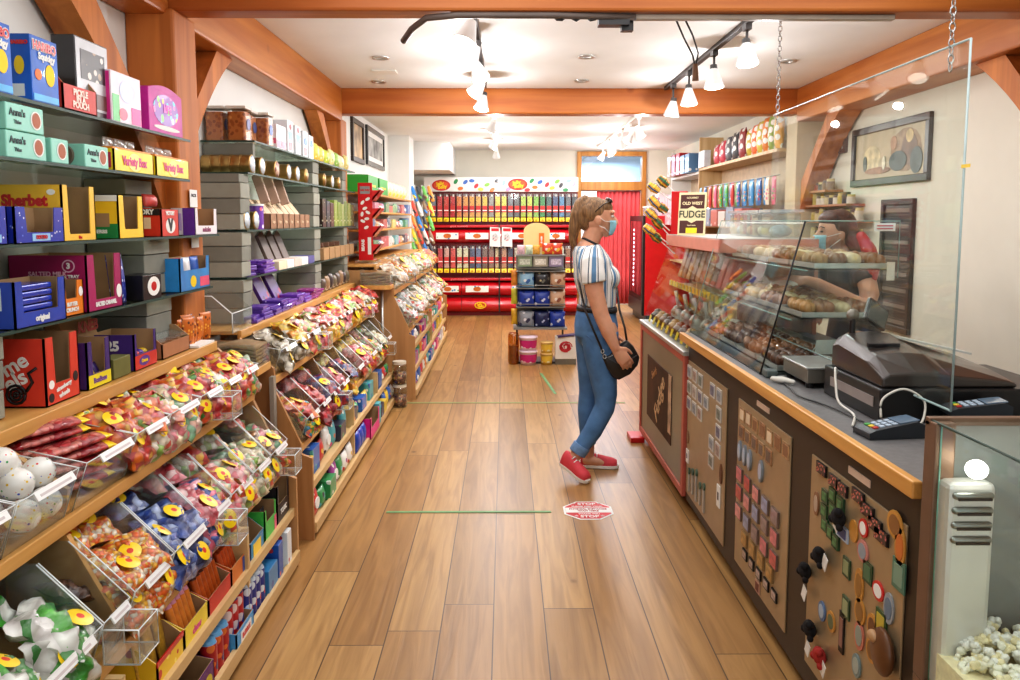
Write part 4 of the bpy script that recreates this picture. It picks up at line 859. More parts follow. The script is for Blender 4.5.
for k, y in enumerate((4.85, 5.03, 5.21, 5.36)):
    t = carton(-1.295, y-.06, y+.06, z, .19-.012*k, .09, mat((226,228,232), .4, var=.03), 'tall white carton with %s on the top shelf' % ('red dot and teal print, nearest', 'red dot and teal print, second', 'blue badge', 'plain blue patch, farthest')[k], group='tall white cartons')
    patch(t, 'x', -1.2946, y-.04, y+.04, z+.012, z+.06, mat((214,80,90) if k % 2 == 0 else (230,150,150), .4), 'pink_print'); patch(t, 'x', -1.2946, y-.045, y+.045, z+.075, z+.125, mat((110,190,200) if k < 2 else (40,110,190), .4), 'teal_print', 'rect' if k < 2 else 'oval')
    if k < 2: patch(t, 'x', -1.2944, y-.025, y+.025, z+.135, z+.17, mat((150,50,56), .4), 'red_dot', 'oval')
for k, (y, c1, w) in enumerate(((5.6, (226,196,70), 'yellow'), (5.75, (230,200,90), 'pale yellow'), (5.92, (190,206,60), 'lime'), (6.1, (236,226,150), 'cream'), (6.28, (150,190,80), 'green'), (6.45, (240,230,180), 'ivory'), (6.65, (220,200,120), 'straw'))):
    pouch(-1.33, y, z, .13, .13-.01*(k % 3), speck(c1, [(250,246,220), (120,150,60)], 40, .25), '%s sweet bag, %s along the far half of the top shelf' % (w, ORDS[k]), .06)
z = SH2[1]; TIN = mat((178,146,92), .3, .8, var=.06)
def tins(y, n, label_mat, w, z, x1=-1.29, r=.046, L=.05):
    for k in range(n):
        x = x1-L*(k+1); t = empty('toffee_tin', (x+L/2, y, z), 'round gold tin lying on its side, %s from the front of the %s row' % (ORDS[k], w), 'tin', 'gold tins on the second bay shelves')
        MB().lathe([(r, .001), (r*1.03, .004), (r, .008), (r, L-.012), (r*1.04, L-.009), (r*1.04, L-.002), (r*.98, L)], (x, y, z+r*1.04), 22, 0, 'x').build('tin_body', TIN, t)
        if k == 0: MB().lathe([(r*.9, 0), (r*.9, .0015)], (x+L, y, z+r*1.04), 22, 0, 'x').build('lid_label', label_mat, t)
WB = speck((214,226,236), [(110,160,200), (240,244,246)], 40, .4)
tins(4.09, 5, WB, 'nearest', z); tins(4.26, 3, WB, 'second', z); tins(4.53, 2, speck((200,170,150), [(150,90,70), (120,60,80)], 40, .4), 'third', z); tins(4.78, 2, WB, 'fourth', z); tins(4.98, 2, WB, 'fifth', z); tins(5.2, 2, TIN, 'sixth', z); tins(5.72, 2, TIN, 'seventh', z); tins(5.98, 2, WB, 'eighth', z); tins(6.22, 1, TIN, 'ninth', z)
z = SH2[2]; tins(3.995, 4, WB, 'lower-shelf nearest', z, -1.295); tins(4.13, 1, WB, 'lower-shelf second', z)
t = empty('sweet_tube', (-1.33, 4.26, z), 'purple round sweet tube standing on the third shelf', 'tube'); MB().cyl((-1.33, 4.26, z), (-1.33, 4.26, z+.125), .037, n=20).build('tube_body', speck((120,70,170), [(236,120,140), (240,230,240)], 30, .3), t); MB().cyl((-1.33, 4.26, z+.125), (-1.33, 4.26, z+.135), .039, n=20).build('cap', PAPER, t)
KR = mat((150,112,84), .7, var=.08)
for k in range(7):
    y = 4.36+.125*k; t = tray(-1.285, y, y+.118, z, .085, .11, KR, 'open kraft treat box with lid tilted back, %s from near end' % ORDS[k], cut=1, rim=0, group='kraft treat boxes')
    MB().obox((-1.375, y+.058, z+.12), (.004, .112, .105), (0, -.65, 0)).build('lid', mat((214,190,160), .6), t)
    txt('fudge', .022, mat((214,190,160), .6, var=0), t, (-1.284, y+.058, z+.04), PX, .0006)
for k in range(3): lab(MB().obox((-1.36, 4.45+.2*k, z+.22), (.05, .07, .16), (0, -.3, .2)).build('nougat_bar', mat((170,140,120), .5), bevel=.004), 'pale brown bar stood up behind the kraft boxes, %s' % ORDS[k], 'sweet bar')
for k in range(9):
    c1 = ((60,44,36), (50,60,70), (84,50,40), (150,170,80), (130,160,70), (160,180,110), (120,150,80), (150,170,90), (90,110,60))[k]
    carton(-1.29, 5.63+.13*k, 5.63+.13*k+.11, z, .2-.012*(k % 3), .05, speck(c1, [(230,230,210), (40,30,26)], 30, .18), 'slim upright chocolate carton, %s from the left, %s' % (ORDS[k], 'dark' if k < 3 else 'green'), group='slim upright cartons', single=True)
z = SH2[3]
def bars(xf, y0, z, n, m, label, w=.16, d=.09, h=.013, group=None, skew=.2):
    for k in range(n): lab(MB().obox((xf-d/2-.01+rnd.uniform(-.01, .01), y0+rnd.uniform(-.012, .012), z+h/2+h*1.04*k), (d, w, h), (0, 0, rnd.uniform(-skew, skew))).build('chocolate_bar', m, bevel=.003), '%s, %s from the bottom' % (label, ORDS[k]), 'chocolate bar', group)
PUR = speck((98,62,158), [(220,200,236), (130,90,190)], 36, .16); PUR2 = speck((120,70,176), [(236,220,240), (90,50,140)], 30, .2)
bars(-1.29, 4.03, z, 4, PUR, 'purple chocolate bar in the nearest stack of lowest shelf', .17, .2); bars(-1.28, 4.33, z, 5, PUR2, 'purple chocolate bar in the second stack of lowest shelf', .2, .1)
for k in range(5):
    y = 4.5+.17*k; carton(-1.285, y, y+.155, z, .05, .12, mat(((236,220,190), (240,236,226), (226,200,190), (240,236,230), (90,90,150))[k], .5), '%s flat box on the lowest shelf' % ('cream', 'white', 'pinkish', 'ivory', 'blue')[k], single=True)
for k in range(3): lab(MB().obox((-1.40, 4.62+.16*k, z+.12), (.02, .12, .2), (.3, -.3, 0)).build('chocolate_slab', mat((100,84,76), .5), bevel=.003), 'brown slab leaning back above the flat boxes, %s' % ORDS[k], 'chocolate bar')
for k in range(6):
    y = 5.62+.19*k; carton(-1.285, y, y+.165, z, .085, .11, CARTON, 'small kraft carton, %s from left on the lowest shelf' % ORDS[k], group='kraft cartons on the lowest shelf', single=True)
    lab(MB().obox((-1.34, y+.08, z+.105), (.06, .12, .03), (0, 0, .2)).build('fudge_slab', mat((104,72,54), .5), bevel=.003), 'dark slab lying on the %s kraft carton' % ORDS[k], 'chocolate bar')
z = LZ
for k in range(9):
    y = 3.93+.17*k; m_ = (PUR, PUR2, speck((150,50,130), [(240,200,220), (90,50,150)], 30, .25))[0 if k < 4 else 1 if k < 7 else 2]
    bars(-1.24, y+.05, z, 2 if k == 0 else 3+(k % 2), m_, 'purple chocolate bar in the %s ledge stack' % ORDS[k], .15, .11, .016, skew=.12)
for k in range(2): lab(MB().obox((-1.40, 4.5+.24*k, z+.12), (.02, .16, .24), (.35, -.35, 0)).build('chocolate_slab', speck((92,50,140), [(170,40,80), (60,30,90)], 14, .3), bevel=.003), 'large purple bar leaning against the pillar, %s' % ('near' if k == 0 else 'far'), 'chocolate bar')
for k in range(8):
    y = 5.62+.12*k; pouch(-1.30, y, z, .11, .1+.01*(k % 3), speck(((90,76,66), (150,120,90), (70,60,60), (110,100,80))[k % 4], [(220,214,200), (60,40,34)], 30, .25), 'dark snack packet, %s from near end of the far ledge' % ORDS[k], .05)
# ------------------------------------------------------------------ goods on the low shelves
def tubes(x0, y0, y1, z, n, rows, r, h, m, label, group, lean=.0, cap=None):
    q = 0
    for a in range(rows):
        for k in range(n):
            b = MB(); x = x0-a*(2*r+.006); y = y0+(y1-y0)*(k+.5)/n
            d = Vector((-math.sin(lean), 0, math.cos(lean))); p = Vector((x, y, z+.002))
            b.cyl(p, p+d*h, r, n=12)
            if cap: b.cyl(p+d*h, p+d*(h+.012), r*.96, r*.8, 12, 1)
            lab(b.build('sweet_tube', [m, cap] if cap else m), '%s, %s from near end, %s row' % (label, ORDS[k], ('front', 'back')[a]), 'tube', group)
z1, z0 = .256, .067; xs = -.937
# nearest stand, upper low shelf
RY = speck((236,196,40), [(206,40,36), (250,230,120), (180,60,40)], 24, .3)
t = tray(xs, 2.03, 2.2, z1, .11, .16, RY, 'yellow and red display tray on the low shelf, nearest', cut=.62, rim=0); MB().box(xs-.0025, xs+.001, 2.028, 2.202, z1+.06, z1+.075).build('red_rim', RED, t)
for k in range(5): pouch(xs-.05-.02*(k % 2), 2.05+.032*k, z1+.004, .05, .13, mat((206,160,60), .3, coat=.5, var=.25, scale=50), 'amber chew packet, %s in the yellow and red tray' % ORDS[k], .02, lean=-.15)
t = tray(xs, 2.21, 2.39, z1, .10, .16, mat((240,214,70), .4), 'yellow and pink display tray of orange chews', cut=.7, rim=0); patch(t, 'y', 2.2096, xs-.155, xs-.005, z1+.004, z1+.068, mat((236,150,190), .4), 'pink_side'); txt('chew', .03, mat((220,80,150), .4, var=0), t, (xs+.001, 2.3, z1+.035), PX, .001)
tubes(xs-.03, 2.225, 2.375, z1+.004, 5, 2, .013, .12, mat((226,140,60), .35, coat=.4, var=.15, scale=30), 'orange chew stick in the yellow-pink tray', 'orange chew sticks', .25, mat((240,170,200), .4))
t = tray(xs, 2.40, 2.6, z1, .095, .16, mat((200,48,40), .4), 'red display tray of dark orange chews', cut=.7, rim=0)
tubes(xs-.03, 2.41, 2.59, z1+.004, 6, 2, .013, .12, mat((200,96,36), .35, coat=.4, var=.2, scale=30), 'dark orange chew stick in the red tray', 'dark orange chew sticks', .25, mat((90,40,24), .4))
t = tray(xs, 2.61, 2.80, z1, .095, .16, mat((214,120,50), .4), 'orange display tray with blue side', cut=.75, rim=0); patch(t, 'x', xs+.0004, 2.72, 2.8, z1+.004, z1+.066, mat((60,90,180), .4), 'blue_corner')
tubes(xs-.03, 2.62, 2.79, z1+.004, 6, 2, .012, .115, mat((206,90,40), .35, coat=.4, var=.2, scale=30), 'rust coloured chew stick in the orange tray', 'rust chew sticks', .25)
t = tray(xs, 2.81, 2.97, z1, .12, .16, mat((50,140,190), .4, var=.2, scale=10), 'blue and yellow display tray with jagged print', cut=.62, rim=0); patch(t, 'x', xs+.0004, 2.84, 2.93, z1+.008, z1+.06, YEL, 'yellow_burst')
t = tray(xs, 2.99, 3.14, z1, .13, .16, mat((80,200,90), .4), 'bright green display tray with pink corner', cut=.6, rim=.12); patch(t, 'x', xs+.0004, 3.11, 3.138, z1+.004, z1+.07, mat((240,100,140), .4), 'pink_corner')
t = tray(xs, 3.16, 3.33, z1, .17, .16, mat((40,36,44), .4), 'black display tray at the far end of the low shelf', cut=.5, rim=.12); txt('TOXIC', .03, PAPER, t, (xs+.001, 3.245, z1+.05), PX, .001)
for k in range(3): pouch(xs-.05, 3.0+.05*k+(.06 if k else 0), z1+.004, .05, .1, mat(((230,80,140), (60,60,70), (200,60,60))[k], .35, coat=.4), '%s packet standing in the far low-shelf trays' % ('pink', 'black', 'red')[k], .02)
# nearest stand, bottom shelf
xb = -.907+.004
t = tray(xb-.01, 2.16, 2.36, z0, .10, .18, mat((98,34,110), .4, var=.05), 'purple display tray on the bottom shelf, nearest', cut=.85, rim=0); patch(t, 'x', xb-.0096, 2.28, 2.34, z0+.01, z0+.06, mat((210,190,50), .4), 'yellow_print', 'oval')
CAN = speck((176,36,44), [(60,50,110), (220,120,60)], 22, .3); LID = mat((110,170,214), .35, coat=.4)
tubes(xb-.04, 2.37, 2.53, z0, 3, 2, .027, .115, CAN, 'red candy can with pale blue lid', 'red candy cans', 0, LID)
t = tray(xb, 2.54, 2.72, z0, .07, .17, mat((80,160,214), .4), 'blue and white low tray leaning at the front of bottom shelf', cut=.9, rim=0); patch(t, 'x', xb+.0004, 2.58, 2.69, z0+.008, z0+.05, PAPER, 'white_name'); txt('BUBBLE', .024, RED, t, (xb+.0018, 2.635, z0+.03), PX, .001)
tubes(xb-.05, 2.55, 2.71, z0+.003, 3, 2, .026, .14, speck((190,40,50), [(60,70,160), (236,220,220)], 20, .35), 'red and blue spray can in the bottom shelf tray', 'red and blue cans', 0, mat((60,60,130), .4))
tubes(xb-.04, 2.73, 2.93, z0, 4, 2, .024, .13, speck((50,60,140), [(200,50,60), (220,230,240)], 20, .3), 'dark blue candy can on the bottom shelf', 'dark blue cans', 0, mat((190,200,210), .4))
carton(xb-.01, 2.94, 3.06, z0, .1, .15, speck((60,130,180), [(236,240,246), (40,80,150)], 16, .3), 'blue carton on the bottom shelf behind the cans', single=True)
for k, (c, w) in enumerate((((40,90,170), 'blue'), (( 60,150,160), 'teal'), ((230,236,240), 'white'), ((40,60,130), 'navy'))):
    carton(xb-.008-.04*(k % 2), 3.07+.065*k, 3.07+.065*k+.06, z0, .15-.02*(k % 2), .1, speck(c, [(240,240,246), (200,60,70)], 18, .22), '%s candy carton at the far end of the bottom shelf' % w, single=True)
# middle and farthest stands: mixed cartons and packets
PAL = [((60,150,90), 'green'), ((210,60,60), 'red'), ((60,110,190), 'blue'), ((236,206,80), 'yellow'), ((236,236,232), 'white'), ((170,80,160), 'violet'), ((230,140,60), 'orange'), ((60,60,80), 'dark'), ((230,110,160), 'pink'), ((90,180,190), 'teal')]
def row(x, y0, y1, z, n, hmax, depth, where, seed, seq=None):
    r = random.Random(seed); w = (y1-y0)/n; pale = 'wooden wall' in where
    for k in range(n):
        c, nm = PAL[seq[k]] if seq else PAL[r.randrange(len(PAL))]; h = hmax*r.uniform(.6, 1); a = y0+w*k
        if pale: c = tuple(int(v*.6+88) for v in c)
        m = speck(c, [PAL[r.randrange(10)][0], (240,240,236), PAL[r.randrange(10)][0]], 18, .26)
        if pale and nm == 'dark': nm = 'grey'
        lb = '%s %s, %s from the near end %s'
        if r.random() < .5: carton(x-r.uniform(0, .02), a+.004, a+w-.004, z, h, depth*.8, m, lb % (nm, 'carton', ORDS[k], where), single=True)
        else: pouch(x-.04, a+w/2, z, w*.92, h*1.05, m, lb % (nm, 'sweet packet', ORDS[k], where), .05, lean=-.05, panel=PAPER if r.random() < .4 else None)
row(xs, 3.68, 4.72, z1, 7, .15, .15, 'of the middle stand low shelf, first half', 3, [3, 2, 1, 4, 9, 7, 9]); row(xs, 4.78, 5.62, z1, 5, .13, .15, 'of the middle stand low shelf, second half', 4, [7, 0, 2, 3, 9]); row(xs, 5.68, 6.46, z1, 5, .13, .15, 'of the middle stand low shelf, far third', 5, [7, 2, 9, 1, 0])
row(xb, 3.70, 4.72, z0, 7, .14, .17, 'of the middle stand bottom shelf, first half', 6, [1, 0, 0, 5, 0, 4, 4]); row(xb, 5.68, 6.46, z0, 6, .15, .15, 'of the middle stand bottom shelf, far third', 8, [7, 3, 2, 3, 2, 4])
t = tray(xb+.012, 5.14, 5.5, z0, .14, .17, mat((230,40,140), .4), 'hot pink display tray jutting from the bottom shelf', cut=.45, rim=.1)
for k in range(3): pouch(xb-.03, 4.86+.1*k, z0, .11, .13, mat((36,80,190), .3, coat=.5, var=.15), 'shiny blue sweet packet, %s beside the hot pink tray' % ORDS[k], .05)
carton(xb+.005, 5.53, 5.62, z0, .15, .15, mat((90,170,180), .45), 'teal panel box at the end beside the hot pink tray', single=True)
x3 = S3.base-.036
for zz, sd, nm in ((.432, 11, 'upper'), (.242, 12, 'middle'), (.067, 13, 'bottom')):
    row(x3 if zz > .1 else S3.base-.01, 6.68, 8.26, zz, 8, .14, .15, 'of the farthest stand %s shelf, near half' % nm, sd); row(x3 if zz > .1 else S3.base-.01, 8.34, 10.2, zz, 8, .14, .15, 'of the farthest stand %s shelf, far half' % nm, sd+20)
# lidded clear jars standing on the floor at the end of the middle stand
for k in range(2):
    t = empty('candy_jar', (-.86, 6.35, .001+.19*k), 'clear lidded jar of dark sweets on floor at the stand end, %s' % ('lower' if k == 0 else 'upper'), 'jar', 'stacked clear jars'); zz = .001+.19*k
    MB().lathe([(.05, .004), (.055, .01), (.055, .10)], (-.86, 6.35, zz), 18).build('sweets', candy([(120,70,60), (190,120,90), (230,190,120), (90,40,40)], 50), t)
    MB().lathe([(.056, 0), (.06, .006), (.06, .15), (.054, .165)], (-.86, 6.35, zz), 18).build('jar_wall', pane((240,244,242), .07, .5, 4), t); MB().cyl((-.86, 6.35, zz+.165), (-.86, 6.35, zz+.187), .056, n=18).build('lid', mat((214,206,190), .35), t)
# ---- wall shelves over the farthest stand, goods on them, red tower display
for z, w, y0 in ((1.775, 'top', 7.25), (1.60, 'second', 7.3), (1.43, 'third', 7.3), (1.235, 'lowest', 7.2)):
    lab(MB().box(XL+.003, -1.24, y0, 10.6, z-.02, z).build('wooden_shelf', W_SHELF, bevel=.003), '%s wooden wall shelf above the farthest stand' % w, 'shelf', 'wooden wall shelves')
    n = 12 if z < 1.7 else 9
    if z < 1.7: row(-1.25, y0+.12, 10.5, z, n, .115, .12, 'of the %s wooden wall shelf' % w, int(z*100))
t = None
for k, (y0, y1) in enumerate(((7.3, 7.85), (7.95, 8.5))):
    q = tray(-1.25, y0, y1, 1.776, .16, .22, mat((60,176,66), .45, var=.04), 'bright green cardboard box on the top wooden shelf, %s' % ('nearer' if k == 0 else 'farther'), cut=.98, rim=0, group='bright green boxes'); patch(q, 'x', -1.2496, y0+.06, y0+.42, 1.83, 1.85, mat((240,210,60), .4), 'yellow_scribble')
for k in range(6): pouch(-1.31, 8.72+.3*k, 1.776, .24, .17, speck((236,232,190), [(240,220,110), (200,214,150), (250,250,246)], 12, .35), 'pale yellow bag, %s along the far part of top wooden shelf' % ORDS[k], .09)
t = empty('cardboard_tower', (-1.20, 6.98, 1.17), 'tall red cardboard display tower with white bean shapes and side pockets', 'display tower')
b = MB().box(-1.275, -1.15, 6.90, 6.915, 1.17, 1.84).box(-1.275, -1.262, 6.915, 7.1, 1.17, 1.84).box(-1.262, -1.15, 6.915, 7.1, 1.17, 1.18); b.build('panel', RED, t, .002)
for k in range(4):
    zz = 1.22+.155*k; MB().prism([(-1.15, zz), (-1.075, zz+.09), (-1.08, zz+.1), (-1.155, zz+.02)], 'y', 6.9, 7.1).prism([(-1.15, zz), (-1.075, zz+.09), (-1.15, zz+.09)], 'y', 6.90, 6.904).build('pocket', mat((220,40,44), .35, coat=.3), t); MB().obox((-1.09, 6.99, zz+.10), (.03, .17, .012), (0, .7, 0)).build('pocket_rim', PAPER, t)
for k, (u, zz, a) in enumerate(((-1.19, 1.70, .5), (-1.235, 1.67, .9), (-1.215, 1.62, .4), (-1.24, 1.57, 1.4), (-1.19, 1.585, -.5), (-1.20, 1.53, .1), (-1.235, 1.51, -.4), (-1.205, 1.455, .5))):
    pts = [(u+.022*math.cos(q)*math.cos(a)-.013*math.sin(q)*math.sin(a), zz+.022*math.cos(q)*math.sin(a)+.013*math.sin(q)*math.cos(a)) for q in [2*PI*i/14 for i in range(14)]]
    MB().prism(pts, 'y', 6.8985, 6.8998).build('bean_shape', PAPER, t)
MB().box(-1.255, -1.17, 6.8985, 6.8998, 1.745, 1.81).build('badge', mat((150,150,150), .4), t); txt('Jelly Belly', .02, RED, t, (-1.212, 6.898, 1.778), NY, .001)
MB().box(-1.195, -1.165, 6.8985, 6.8998, 1.22, 1.37).build('white_strip', PAPER, t); txt('BEANS', .034, PAPER, t, (-1.235, 6.898, 1.30), (PI/2, -PI/2, 0), .002)
lab(MB().box(-1.30, -1.12, 6.87, 7.12, 1.15, 1.169).box(-1.30, -1.285, 6.87, 7.12, 1.02, 1.15).box(-1.135, -1.12, 6.87, 7.12, 1.148, 1.15).build('clear_riser', ACR), 'clear acrylic riser under the red display tower', 'riser')
# pictures on the left wall behind the middle beam
def frame(x, y0, y1, z0, z1, label, sgn, pm, fm, fw=.05, mount=None):
    t = empty('picture_frame', (x, (y0+y1)/2, z0), label, 'picture')
    b = MB(); xa, xb_ = (x, x+sgn*.03) if sgn > 0 else (x+sgn*.03, x)
    for (a0, a1, c0, c1) in ((y0, y1, z0, z0+fw), (y0, y1, z1-fw, z1), (y0, y0+fw, z0+fw, z1-fw), (y1-fw, y1, z0+fw, z1-fw)): b.box(xa, xb_, a0, a1, c0, c1)
    b.build('frame', fm, t, .004)
    m0 = x+sgn*.012
    if mount: MB().box(min(x, m0), max(x, m0), y0+fw, y1-fw, z0+fw, z1-fw).build('mount', mount, t); g = .06; m1 = x+sgn*.014; MB().box(min(m0, m1), max(m0, m1), y0+fw+g, y1-fw-g, z0+fw+g, z1-fw-g).build('picture', pm, t)
    else: MB().box(min(x, m0), max(x, m0), y0+fw, y1-fw, z0+fw, z1-fw).build('picture', pm, t)
    return t
ART = lambda cols, s: candy(cols, s, False)
frame(XL, 8.95, 10.2, 2.14, 2.58, 'framed black and white photographs on the left wall', 1, mat((150,150,146), .5, var=.5, scale=6), mat((40,40,42), .3, coat=.4), .05, PAPER)
frame(XL, 8.1, 8.75, 2.12, 2.56, 'framed brownish print on left wall beside the photographs', 1, mat((190,160,120), .5, var=.4, scale=5), mat((60,48,40), .4), .05)
# gadget rack hanging at the pilaster
gr = empty('hanging_rack', (-1.16, 10.95, 1.0), 'white wire rack of hanging novelty toys beside the pilaster', 'rack'); g = MB()
for k in range(3): g.tube([(-1.24+.1*k, 10.95, 1.0), (-1.24+.1*k, 10.95, 2.0)], .006, 6)
for zz in (1.15, 1.4, 1.65, 1.9): g.tube([(-1.28, 10.95, zz), (-1.0, 10.95, zz)], .005, 6)
g.build('wire_frame', WHITE, gr)
TOYC = [((50,140,220), 'blue'), ((240,210,60), 'yellow'), ((60,60,66), 'black'), ((220,80,60), 'red'), ((110,190,90), 'green'), ((236,236,230), 'white'), ((240,150,60), 'orange'), ((150,120,90), 'tan')]
for r_ in range(5):
    for k in range(4):
        c, nm = TOYC[(r_*3+k*2) % 8]; x = -1.24+.075*k; zz = (1.78, 1.58, 1.38, 1.2, 1.02)[r_]
        b = MB().limb([(x-.03, 10.88, zz+.19), (x, 10.87, zz+.1), (x+.035, 10.86, zz)], [(.012, .02), (.016, .028), (.013, .024)], (0, 1, 0), 10, 0).limb([(x-.005, 10.86, zz+.07), (x+.02, 10.85, zz+.04)], [.014, .014], (0, 1, 0), 8, 1)
        lab(b.build('novelty_toy', [mat(c, .35, coat=.4), mat(TOYC[(r_+k*3+1) % 8][0], .4)]), '%s novelty toy on the wire rack, %s row from top, %s across' % (nm, ORDS[r_], ORDS[k]), 'toy', 'novelty toys on the wire rack')
# ------------------------------------------------------------------ nearest-bay goods settle on their shelves
for o in list(COL.objects):
    if o.parent is None and 'label' in o and o.location.x < -1.2 and o.location.y < 3.9 and o.name.split('.')[0] not in ('glass_shelf', 'block_pillar', 'sweet_stand', 'acrylic_bin', 'sweet_bag', 'jawbreaker', 'acrylic_box', 'nutrition_card', 'bag_holder', 'paper_bag', 'toffee_tin', 'liquorice_pack'):
        y, z = o.location.y, o.location.z; f = max(0, min(1, (3.15-y)/.9))
        if z > 1.84: o.location.y += .035+.025*f
        elif z > 1.675: o.location.y += .025*f
        elif z > 1.45: o.location.y += .045*f
        elif z > 1.23: o.location.y += .02*f
        elif z > 1.0: o.location.y -= .055*f
# ------------------------------------------------------------------ right side: counter
FR = mat((66,54,43), .45, var=.05, scale=5); TAN = mat((182,162,130), .36, .5, var=.03); TOPG = mat((112,110,110), .45, var=.08, scale=60)
W_EDGE = wood((224,170,96), (196,138,70), 'y', 1, .35, False)
CY0, CY1 = 1.74, 4.05
ct = empty('service_counter', (1.3, (CY0+CY1)/2, 0), 'long brown service counter with wood edge and magnet boards', 'counter')
MB().box(.955, 1.62, CY0, CY1, .05, .89).box(.99, 1.62, CY0, CY1, 0, .05).build('cabinet', FR, ct, .004)
MB().box(.95, 1.66, CY0, CY1+.1, .89, .925).build('worktop', TOPG, ct)
MB().box(.925, .95, CY0, CY1+.1, .886, .928).build('wood_edge', W_EDGE, ct, .004)
for k, (y0, y1, z0, z1) in enumerate(((1.80, 2.38, .13, .80), (2.56, 3.15, .12, .80), (3.32, 4.03, .10, .80))):
    MB().box(.949, .955, y0, y1, z0, z1).build('magnet_board', TAN, ct, .002)
for y0, y1 in ((2.0, 2.13), (2.79, 2.93)):
    MB().box(.952, .955, y0, y1, .822, .842).build('name_strip', mat((214,190,170), .4), ct)
def onX(px, py, X):
    """where the ray through a point of the photo meets the plane x = X (camera model at the end of the script)"""
    u, v, p, w = (px-510)/790, (296-py)/790, math.radians(5.5), math.atan(5/790)
    d = (u*math.cos(w)+(math.cos(p)+v*math.sin(p))*math.sin(w), -u*math.sin(w)+(math.cos(p)+v*math.sin(p))*math.cos(w), -math.sin(p)+v*math.cos(p))
    t = X/d[0]; return d[1]*t, 1.52+d[2]*t
def magnet(y, z, w, h, m, label, shape='rect', m2=None, th=.004, grp=None, inner=.7):
    y = min(max(y, CY0+.08), CY1-.02); X = .9485
    pr = (lambda s: [(y-w/2*s, z-h/2*s), (y+w/2*s, z-h/2*s), (y+w/2*s, z+h/2*s), (y-w/2*s, z+h/2*s)]) if shape == 'rect' else (lambda s: [(y+w/2*s*math.cos(2*PI*k/16), z+h/2*s*math.sin(2*PI*k/16)) for k in range(16)])
    b = MB().prism(pr(1), 'x', X-th, X, 0)
    if m2: b.prism(pr(inner), 'x', X-th-.0012, X-th, 1)
    return lab(b.build('fridge_magnet', [m, m2] if m2 else m, bevel=.0012), label, 'magnet', grp)
# far board: framed picture magnets in a grid, bottle openers below
GR = mat((206,204,198), .4, var=.02)
cols = [(150,160,170), (170,150,140), (130,140,130), (180,170,160), (120,120,140)]
for r_ in range(5):
    for k in range(6):
        if (r_, k) in ((0, 3), (1, 4), (2, 3), (3, 0), (3, 1), (3, 2), (3, 3), (4, 0), (4, 1), (4, 2), (4, 3), (4, 5), (2, 4)): continue
        magnet(3.99-.112*k, .745-.082*r_, .082, .064, GR, 'small pale framed magnet, %s row, %s from far edge on the far board' % (ORDS[r_], ORDS[k]), 'rect', mat(cols[(r_*2+k) % 5], .4, var=.3, scale=40), grp='picture magnets on the far board')
magnet(4.0, .40, .04, .07, mat((150,110,80), .5, var=.2), 'brown carved magnet at the far edge of the far board', 'oval'); magnet(3.37, .41, .04, .09, mat((110,70,44), .5), 'brown leaf magnet at the near edge of far board', 'oval')
magnet(4.0, .30, .05, .07, PAPER, 'white tag magnet at the far edge of the far board', 'rect', BLACK, inner=.35); magnet(3.40, .30, .05, .1, PAPER, 'white tag magnet at the near edge of far board', 'rect', BLACK, inner=.35)
for k in range(5):
    y = 3.95-.075*k; b = MB().box(.942, .9485, y-.012, y+.012, .13+.01*(k % 2), .22+.02*(k % 3), 0).prism([(y+.018*math.cos(a), .235+.02*(k % 3)+.018*math.sin(a)) for a in [2*PI*i/14 for i in range(14)]], 'x', .942, .9485, 1)
    lab(b.build('bottle_opener', [STEEL, mat((70,100,84), .4)]), 'slim silver bottle opener magnet, %s from far edge, low on the far board' % ORDS[k], 'bottle opener', 'bottle openers')
# middle board
BR2 = [mat((186,150,110), .4, var=.3, scale=50), mat((170,130,96), .4, var=.3, scale=40)]
for k in range(7): magnet(3.09-.082*k, .745+.004*(k % 2), .062, .055, BR2[k % 2], 'small brown magnet in the top row of middle board, %s from far end' % ORDS[k], 'rect', mat((232,214,186) if k in (0, 1, 4) else (150,110,80), .5), .003)
for k in range(5): magnet(3.09-.082*k, .675, .062, .055, BR2[(k+1) % 2], 'small dull magnet in the second row of middle board, %s from far end' % ORDS[k], 'rect', mat((130,110,96), .5, var=.3), .005)
for k in range(4): magnet(3.10-.062*k-(.075 if k == 3 else 0), .595, .045, .085, mat((150,160,170), .35, .3), 'pale blue oval magnet on the middle board, %s from far end' % ORDS[k], 'oval', mat((186,206,226), .3, coat=.5), .008)
PK = [((214,120,130), 'pink'), ((206,90,90), 'rosy'), ((230,150,150), 'light pink'), ((150,160,190), 'bluish'), ((150,130,130), 'mauve')]
for r_, zz in enumerate((.50, .425, .345)):
    for k in range(5): c, w = PK[(k+r_) % 5]; magnet(3.095-.105*k, zz-.004*k, .072, .058, mat((120,100,90), .4), '%s magnet in the %s pink row of middle board, %s from far end' % (w, ORDS[r_], ORDS[k]), 'rect', mat(c, .35, coat=.4, var=.2, scale=40), .007, inner=.86)
for k in range(4): magnet(3.01-.1*k, .265, .065, .055, mat((150,120,80), .4), 'gold brown magnet low on the middle board, %s from far end' % ORDS[k], 'rect', mat((190,150,90), .35, var=.25, scale=40), .007, inner=.86)
for k in range(5): magnet(3.0-.085*k, .205, .055, .038, BLACK, 'dark lettered magnet in bottom row of middle board, %s from far end' % ORDS[k], 'rect', mat((190,170,160), .4, var=.3, scale=80), .006)
magnet(2.84, .15, .05, .045, mat((190,150,130), .5), 'single pinkish magnet below the bottom row of middle board', 'rect', mat((120,70,60), .5))
